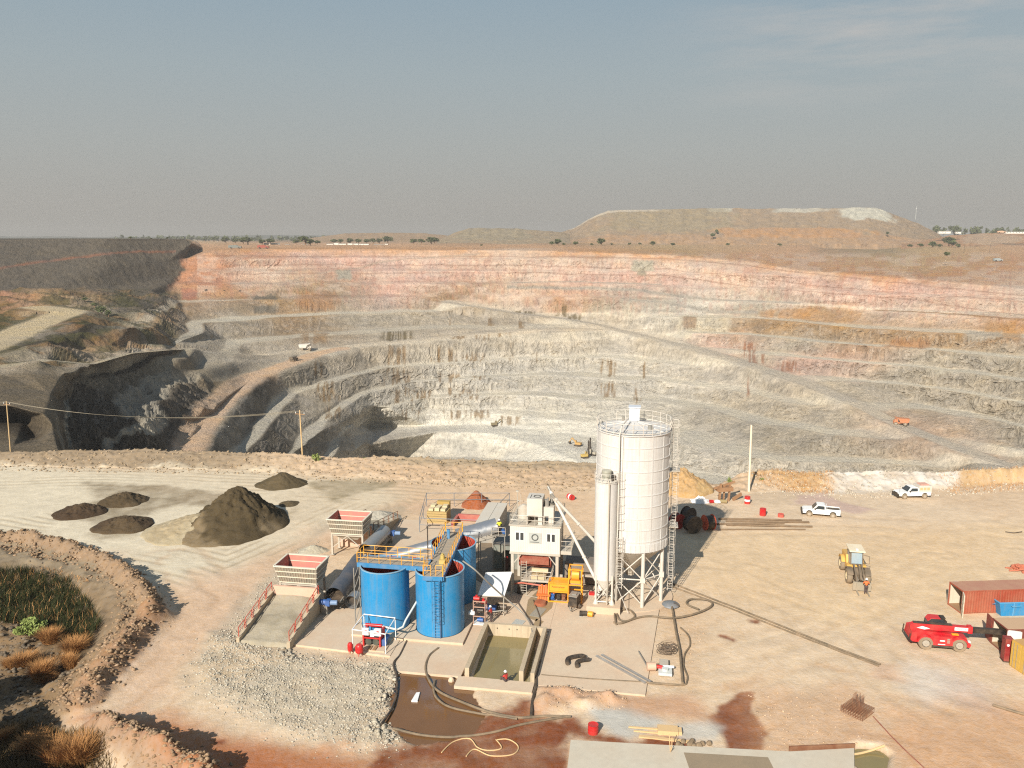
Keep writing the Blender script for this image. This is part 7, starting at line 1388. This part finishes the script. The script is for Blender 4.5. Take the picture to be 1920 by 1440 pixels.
for k, (u, v, s, lb) in enumerate(((93, 1205, 1.0, 'dry orange bush at the front edge of the reeds, nearest the windrow side'), (140, 1215, 1.1, 'tallest dry orange bush at the right end of the reeds'), (130, 1245, 1.0, 'dry orange bush just below the tallest one'), (45, 1240, 1.05, 'broad dry orange bush below the leafy green plant'), (78, 1262, 1.0, 'dry orange bush between the two groups of dark stones'), (22, 1245, .8, 'small dry orange bush at the left edge of the frame'), (60, 1405, 1.1, 'dry bush in the shade at the bottom left'), (150, 1440, 1.3, 'big dry bush in the foreground corner beside the red windrow'), (10, 1390, .9, 'dry bush half lit at the left edge near the bottom'), (105, 1435, 1.1, 'dry bush left of the big foreground one'), (1690 * 0 + 85, 1268, .7, 'small dry tuft at the foot of the dark stones'))): bush(u, v, s, lb, k)
V, Fq = leaves((0, 0, .7), (1.9, 1.5, 1.0), 1300, .2, 90, 14); q = at(62, 1190, -1); t = thing('leafy_plant', 'pale green big leaved plant in front of the reeds', 'plant', (q.x, q.y, gz(q.x, q.y))); o = bpy.data.objects.new('leaves', tri_mesh('leaves', V, Fq, M_LEAF)); COL.objects.link(o); o.parent = t
m = MB()
for k in range(6): m.cyl((0, 0, 0), (math.cos(k) * .8, math.sin(k) * .7, .9), .04, .02, 6)
m.build('stem', M_WOOD, t)
for (u, v, s, lb) in ((592, 868, 1.2, 'small green bush beside the timber power pole'), (685, 866, .7, 'small sprig of green weed on the rim bank'), (1428, 908, .9, 'small yellow green bush beside the bare pale pole'), (1368, 908, .8, 'pale sprig of shrub at the brink of the pit')):
    q = on(u, v); V, Fq = leaves((0, 0, .8), (.8, .7, .8), 260, .12, int(u), 8); t = thing('shrub', lb, 'bush', tuple(q)); t.scale = (s, s, s); o = bpy.data.objects.new('leaves', tri_mesh('leaves', V, Fq, M_LEAF)); COL.objects.link(o); o.parent = t; MB().cyl((0, 0, 0), (.1, 0, .8), .04, .02, 6).cyl((0, 0, 0), (-.2, .1, .7), .03, .015, 6).build('stem', M_WOOD, t)
# trees out of frame on the left that shade the corner
for (x, y, s) in ((-41.0, 50.8, 1.0), (-37.2, 47.2, .9), (-44.0, 55, 1.1), (-48, 61, .9), (-33.5, 44.5, .9), (-42, 46, 1.0)):
    t = thing('shade_tree', 'broad dark tree standing just outside the lower left of the frame', 'tree', (x, y, -1), x, 'trees outside the frame'); V, Fq = leaves((0, 0, 4.6), (3.4, 3.2, 2.4), 3000, .28, int(-x), 14); o = bpy.data.objects.new('crown', tri_mesh('crown', V, Fq, M_TREE)); COL.objects.link(o); o.parent = t; MB().tube([(0, 0, 0), (.1, 0, 1.5), (0, .2, 3.2)], [.28, .22, .16], 8).cyl((0, .1, 2.2), (1.4, .5, 4.2), .12, .06, 7).cyl((0, .1, 2.4), (-1.3, -.4, 4.4), .12, .06, 7).build('trunk', M_WOOD, t)

# ------------------------------------------------------------------ things down in the pit and beyond it
def tz(u, v):                                           # point of the pit terrain under a pixel
    i = int(np.argmin(np.abs(US - u))); j = int(np.argmin(np.abs(VS - v))); return Vector((Xg2[j, i], Yg2[j, i], Znew[j, i]))
def haul_truck(label, u, v, rz, rgb, s=1.0):
    t = thing('haul_truck', label, 'dump truck', tuple(tz(u, v)), rz); t.scale = (s, s, s); m = paint('truck ' + str(rgb), rgb, .6, 0, .4)
    MB().prism([(-4.6, 2.4), (-5.2, 4.6), (1.8, 4.9), (3.8, 5.3), (3.8, 5.0), (1.6, 4.3), (.6, 2.0), (-3.0, 1.8)], 'y', -2.4, 2.4).build('dump_body', m, t, 20); MB().box(-4.2, 4.6, -1.2, 1.2, 1.1, 2.0).build('chassis', m, t); MB().box(2.0, 4.3, -.2, 2.2, 2.6, 4.2).build('cab', m, t); MB().box(2.2, 4.5, -2.4, 2.4, 2.0, 2.6).box(3.6, 4.7, -1.6, -.2, 1.4, 2.9).build('deck', m, t)
    for x, n in ((3.2, 1), (-2.6, 1)):
        for sy in (-1, 1): wheel(t, x, sy * 1.9, 1.25, 1.0, sy, .5)
haul_truck('orange haul truck driving on the long ramp at the right of the pit', 1688, 797, math.atan2(-.3, 1) + math.pi, (196, 120, 78), .95); haul_truck('white haul truck on the bench road at the left of the pit', 573, 655, .1, (216, 212, 200), .95); haul_truck('small dark haul truck on the descending pinkish ramp', 552, 678, 1.2, (96, 90, 78), .7)
def drill_rig(label, u, v, rz, rgb, mast):
    t = thing('drill_rig', label, 'drill rig', tuple(tz(u, v)), rz); m = paint('rig ' + str(rgb), rgb, .6, 0, .3)
    for s in (-1, 1): MB().prism([(-2.4, .5), (-2.0, 0), (2.0, 0), (2.4, .5), (2.0, 1.0), (-2.0, 1.0)], 'y', s * 1.3 - .35, s * 1.3 + .35).build('track', M_DARK, t)
    MB().box(-2.6, 1.8, -1.2, 1.2, 1.1, 2.6).build('engine_house', m, t); MB().box(.6, 2.0, .2, 1.3, 2.6, 4.0).build('cab', m, t)
    if mast: MB().box(2.2, 2.9, -.5, .3, .3, 11.5).obox((.5, 0, 2.4), (2.4, 0, 7.0), .25, .25).build('mast', M_DARK, t)
    else: MB().obox((1.6, -.3, 2.2), (4.6, -.3, 5.2), .6, .8).obox((4.6, -.3, 5.2), (6.6, -.3, 2.2), .5, .6).build('boom', m, t); MB().box(5.8, 7.2, -1.0, .5, 1.0, 2.4).build('bucket', M_DARK, t)
drill_rig('yellow drill rig with a tall dark mast on the pit floor', 1097, 858, .4, (206, 176, 96), True); drill_rig('grey drill rig with a tall mast close beside the wide silo on the pit floor', 1111, 852, 2.4, (176, 168, 150), True); drill_rig('ochre excavator on the pit floor further back from the drill rigs', 1084, 833, 2.6, (190, 150, 86), False); drill_rig('small dark excavator digging at the foot of the far pit wall', 928, 797, .3, (130, 120, 92), False)
# trees, sheds and poles on the far rim
TV = []
for k in range(4):
    V, Fq = leaves((0, 0, 7.5), (5.5, 5.5, 4.4), 520, .85, 200 + k, 9); TV.append((tri_mesh('crown', V, Fq, M_TREE), ))
tm = MB().tube([(0, 0, 0), (.2, .1, 2.5), (0, 0, 5.5)], [.5, .4, .25], 7).cyl((0, 0, 3), (2.2, .4, 6), .22, .1, 6).cyl((0, 0, 3.2), (-2, -.5, 6.4), .22, .1, 6); tproto = tm.build('trunk', M_WOOD, None); TRK = tproto.data; bpy.data.objects.remove(tproto)
def plain_pt(u, v, z=24.0):
    a = PITCH + math.atan((v - 720) / F); D = (H - z) / math.tan(a); dep = D * math.cos(PITCH) + (H - z) * math.sin(PITCH); return Vector(((u - 960) / F * dep, D, z))
def tree(u, v, hpx, k, lab, D=None, wide=1.0, grp='trees on the far rim'):
    if D: z = zat(v, D); dep = D * math.cos(PITCH) + (H - z) * math.sin(PITCH); q = Vector(((u - 960) / F * dep, D, z))
    else: q = tz(u, v)
    s = 1.15 * hpx * q.y / F / 11.5; t = thing('tree', lab, 'tree', (q.x, q.y, q.z - .3), k * 1.7, grp); t.scale = (s * wide, s * wide, s)
    c = bpy.data.objects.new('crown', TV[k % 4][0]); COL.objects.link(c); c.parent = t; w = bpy.data.objects.new('trunk', TRK); COL.objects.link(w); w.parent = t
A_ = 'dark green tree in the row behind the left end of the pink rim'; B_ = 'small tree in the row behind the white sheds on the far rim'; C_ = 'dark bush in the line at the foot of the big waste dump'
for k, (u, v, h) in enumerate(((370, 452, 6), (384, 453, 7), (402, 454, 9), (424, 456, 11), (440, 457, 9), (456, 459, 12), (466, 459, 13), (492, 459, 9), (508, 459, 10), (556, 459, 9), (573, 460, 16), (582, 460, 11), (596, 459, 7))): tree(u, v, h, k, A_, None, 1.9)
for k, (u, v, h) in enumerate(((625, 458, 9), (640, 458, 9), (657, 458, 10), (672, 458, 9), (688, 458, 9), (700, 458, 10), (712, 457, 9), (727, 458, 13), (776, 459, 10), (790, 459, 10), (808, 458, 12), (816, 458, 11), (902, 462, 4))): tree(u, v, h, k + 1, B_, None, 1.7)
for k, (u, v, h) in enumerate(((1034, 461, 8), (1047, 460, 11), (1058, 461, 5), (1079, 461, 8), (1110, 461, 5), (1127, 460, 12), (1148, 460, 4), (1180, 460, 5), (1200, 460, 5), (1225, 461, 8), (1262, 462, 6), (1365, 462, 6), (1461, 463, 6), (1612, 464, 5), (1634, 464, 9), (1706, 465, 7), (1726, 465, 8), (1747, 465, 11), (1762, 465, 7), (1778, 463, 17), (1786, 464, 12), (1796, 465, 7))): tree(u, v, h, k + 2, C_, None, 1.6)
tree(1336, 447, 9, 1, 'lone round dark bush halfway down the face of the big waste dump', 1770, 1.3); tree(1344, 440, 9, 2, 'lone upright tree beside the round bush on the face of the big dump', 1800); tree(1664, 441, 6, 3, 'small dark bush on the ochre ledge of the big waste dump', 1790, 1.3); tree(1775, 482, 9, 0, 'leaning dark shrub on the orange terrace at the right', 860, 1.5)
for k, (u, v, h) in enumerate(((245, 447.5, 4), (283, 448, 2.5), (314, 448, 3.5))): tree(u, v, h, k, 'tiny flat tree on the skyline of the grey dump', 700, 2.2)
for k, (u, v, h, w) in enumerate(((190, 585, 16, 1.5), (178, 572, 9, 1.6), (160, 565, 8, 1.6), (203, 590, 12, 1.3))): tree(u, v, h, k, 'dark green bush clump on the old benches below the grey dump', None, w, 'bushes on the left benches')
wv = []; fq = []; n_ = 0
for k in range(44): V, Fq = leaves((1130 * 0 + (1742 + k * 4.2 - 960) / F * 2300, 2300 + 30 * math.sin(k * 7), 60 + 3 * math.sin(k * 1.3) - k * .22), (9, 9, 14), 110, 2.6, 300 + k, 7); wv.append(V); fq.append(Fq + n_); n_ += len(V)
o = bpy.data.objects.new('forest', tri_mesh('forest', np.concatenate(wv), np.concatenate(fq), M_TREE)); COL.objects.link(o); tag(o, 'dark wood on the skyline right of the big waste dump', 'forest', None, 'stuff')
wv = []; fq = []; n_ = 0; r0 = np.random.default_rng(5)
for k in range(170): V, Fq = leaves((-1400 + k * 11.5, 2900 + 300 * r0.random(), 36), (14, 14, 9 + 5 * r0.random()), 34, 4.2, 500 + k, 6); wv.append(V); fq.append(Fq + n_); n_ += len(V)
o = bpy.data.objects.new('forest', tri_mesh('forest', np.concatenate(wv), np.concatenate(fq), M_TREE)); COL.objects.link(o); tag(o, 'distant belt of woodland on the plain at the left', 'forest', None, 'stuff')
M_SHED = paint('white shed', (238, 234, 222), .6, 0, .15); M_SROOF = paint('shed roof', (176, 170, 156), .6)
def shed(u, v, wpx, hpx, lab, D=1500.0, rot=0):
    z = zat(v, D); dep = D * math.cos(PITCH) + (H - z) * math.sin(PITCH); s = dep / F; w, h = wpx * s / 2, hpx * s; t = thing('site_building', lab, 'building', ((u - 960) / F * dep, D, z - 1), rot, 'white sheds on the far rim')
    MB().box(-w, w, -3, 3, 0, h + 1).build('wall', M_SHED, t); MB().prism([(-3.4, h + 1), (0, h + 1.8), (3.4, h + 1)], 'x', -w - .4, w + .4).build('roof', M_SROOF, t)
    for i in range(max(1, int(w / 3))): x = -w + 1.5 + i * 6 * .95; MB().box(x, x + 1.2, -3.05, -3, 1.8, 2.8).build('window', M_GLASS, t)
for u, v, w_, h_, lb in ((510, 460, 29, 3.5, 'longest low white shed at the left end of the rim buildings'), (539, 461, 8, 2.5, 'small white hut right of the longest shed'), (573, 461, 9, 2.5, 'little hut under the tallest tree of the left row'), (619, 460.5, 12, 3, 'white shed leftmost of the row of six'), (631, 460, 9, 4, 'taller white hut second in the row of six'), (642, 460.5, 14, 3.4, 'white shed third in the row of six'), (657, 460.5, 9, 4, 'white hut fourth in the row of six'), (668, 460.5, 9, 3.6, 'white hut fifth in the row of six'), (683, 460.5, 18, 3, 'long white shed at the right end of the row of six'), (711, 461, 20, 2, 'very low white shed below the middle trees'), (725, 460.5, 6, 3, 'tiny white hut at the foot of the round tree'), (778, 461.5, 16, 1.8, 'low white shed below the last pair of rim trees')): shed(u, v, w_, h_, lb)
shed(1770, 437, 22, 3, 'white shed below the wood at the right skyline', 1700); shed(1796, 437, 9, 2, 'small white hut below the wood at the right skyline', 1700); shed(1905, 437, 40, 2, 'long dark roofed shed at the far right skyline', 1600)
for k, (u, v, h) in enumerate(((837, 461, 7), (1148, 460, 9), (1320, 463, 10), (1415, 465, 12), (1492, 465, 10), (1579, 468, 12), (1673, 473, 14), (1808, 475, 16), (1856, 473, 15))):
    q = tz(u, v); s = h * q.y / F; t = thing('utility_pole', 'thin dark power pole on the plain behind the far rim', 'pole', tuple(q), 0, 'poles on the far rim'); MB().cyl((0, 0, 0), (0, 0, s), .22, .15, 6).build('pole', M_DARK, t); MB().obox((-1.2, 0, s - .6), (1.2, 0, s - .6), .18, .18).build('crossarm', M_DARK, t)
D = 1800; z = zat(408, D); mt = thing('radio_mast', 'thin pale lattice radio mast on the skyline behind the big dump', 'mast', ((1702 - 960) / F * D, D, z - 4), 0); m = MB(); hh = 24 * D / F
for x, y in ((-.5, -.3), (.5, -.3), (0, .6)): m.cyl((x, y, 0), (x * .3, y * .3, hh), .16, .1, 5)
m.build('lattice', M_PVC, mt); MB().box(-.6, .6, -.3, .3, hh * .8, hh * .86).build('antenna', M_PVC, mt)
for (u, v, rgb, lb, L) in ((441, 466, (110, 120, 116), 'grey green machine parked on the far left rim', 14), (493, 466, (150, 70, 56), 'dark red machine parked on the far left rim', 12), (1870, 489, (150, 160, 160), 'pale grey machine parked on the terrace at the right', 10), (1850, 437, (206, 170, 140), 'tan machine on the skyline haul road at the right', 14)):
    q = tz(u, v) if v > 446 and u != 1850 else Vector(((u - 960) / F * 1400, 1380, zat(v, 1380))); t = thing('parked_machine', lb, 'machine', tuple(q), 0); m = paint('machine ' + str(rgb), rgb, .6, 0, .2); MB().prism([(-L / 2, .8), (-L / 2, 3.4), (L * .1, 3.8), (L * .3, 2.4), (L / 2, 2.2), (L / 2, .8)], 'y', -1.6, 1.6).build('body', m, t); 
    for x in (-L * .3, L * .3): MB().cyl((x, -1.7, .9), (x, 1.7, .9), .9, n=12).build('wheel_set', M_DARK, t)
# ------------------------------------------------------------------ dust haze over the mine
bm_ = bpy.data.meshes.new('haze'); hx, hy0, hy1, hz0, hz1 = 7000, -250, 7600, -125, 125
bm_.from_pydata([(x, y, z) for z in (hz0, hz1) for y in (hy0, hy1) for x in (-hx, hx)], [], [(0, 2, 3, 1), (4, 5, 7, 6), (0, 1, 5, 4), (2, 6, 7, 3), (0, 4, 6, 2), (1, 3, 7, 5)])
hm = bpy.data.materials.new('haze'); hm.use_nodes = True; hm.node_tree.nodes.clear()
ho_ = hm.node_tree.nodes.new('ShaderNodeOutputMaterial'); hv = hm.node_tree.nodes.new('ShaderNodeVolumePrincipled')
hv.inputs['Color'].default_value = (0.60, 0.58, 0.55, 1); hv.inputs['Density'].default_value = 0.00016; hv.inputs['Anisotropy'].default_value = 0.0
hm.node_tree.links.new(hv.outputs[0], ho_.inputs['Volume']); bm_.materials.append(hm)
hz_o = bpy.data.objects.new('haze', bm_); COL.objects.link(hz_o); tag(hz_o, kind='stuff', label='pale dust haze lying over the pit and the far plain', cat='haze')
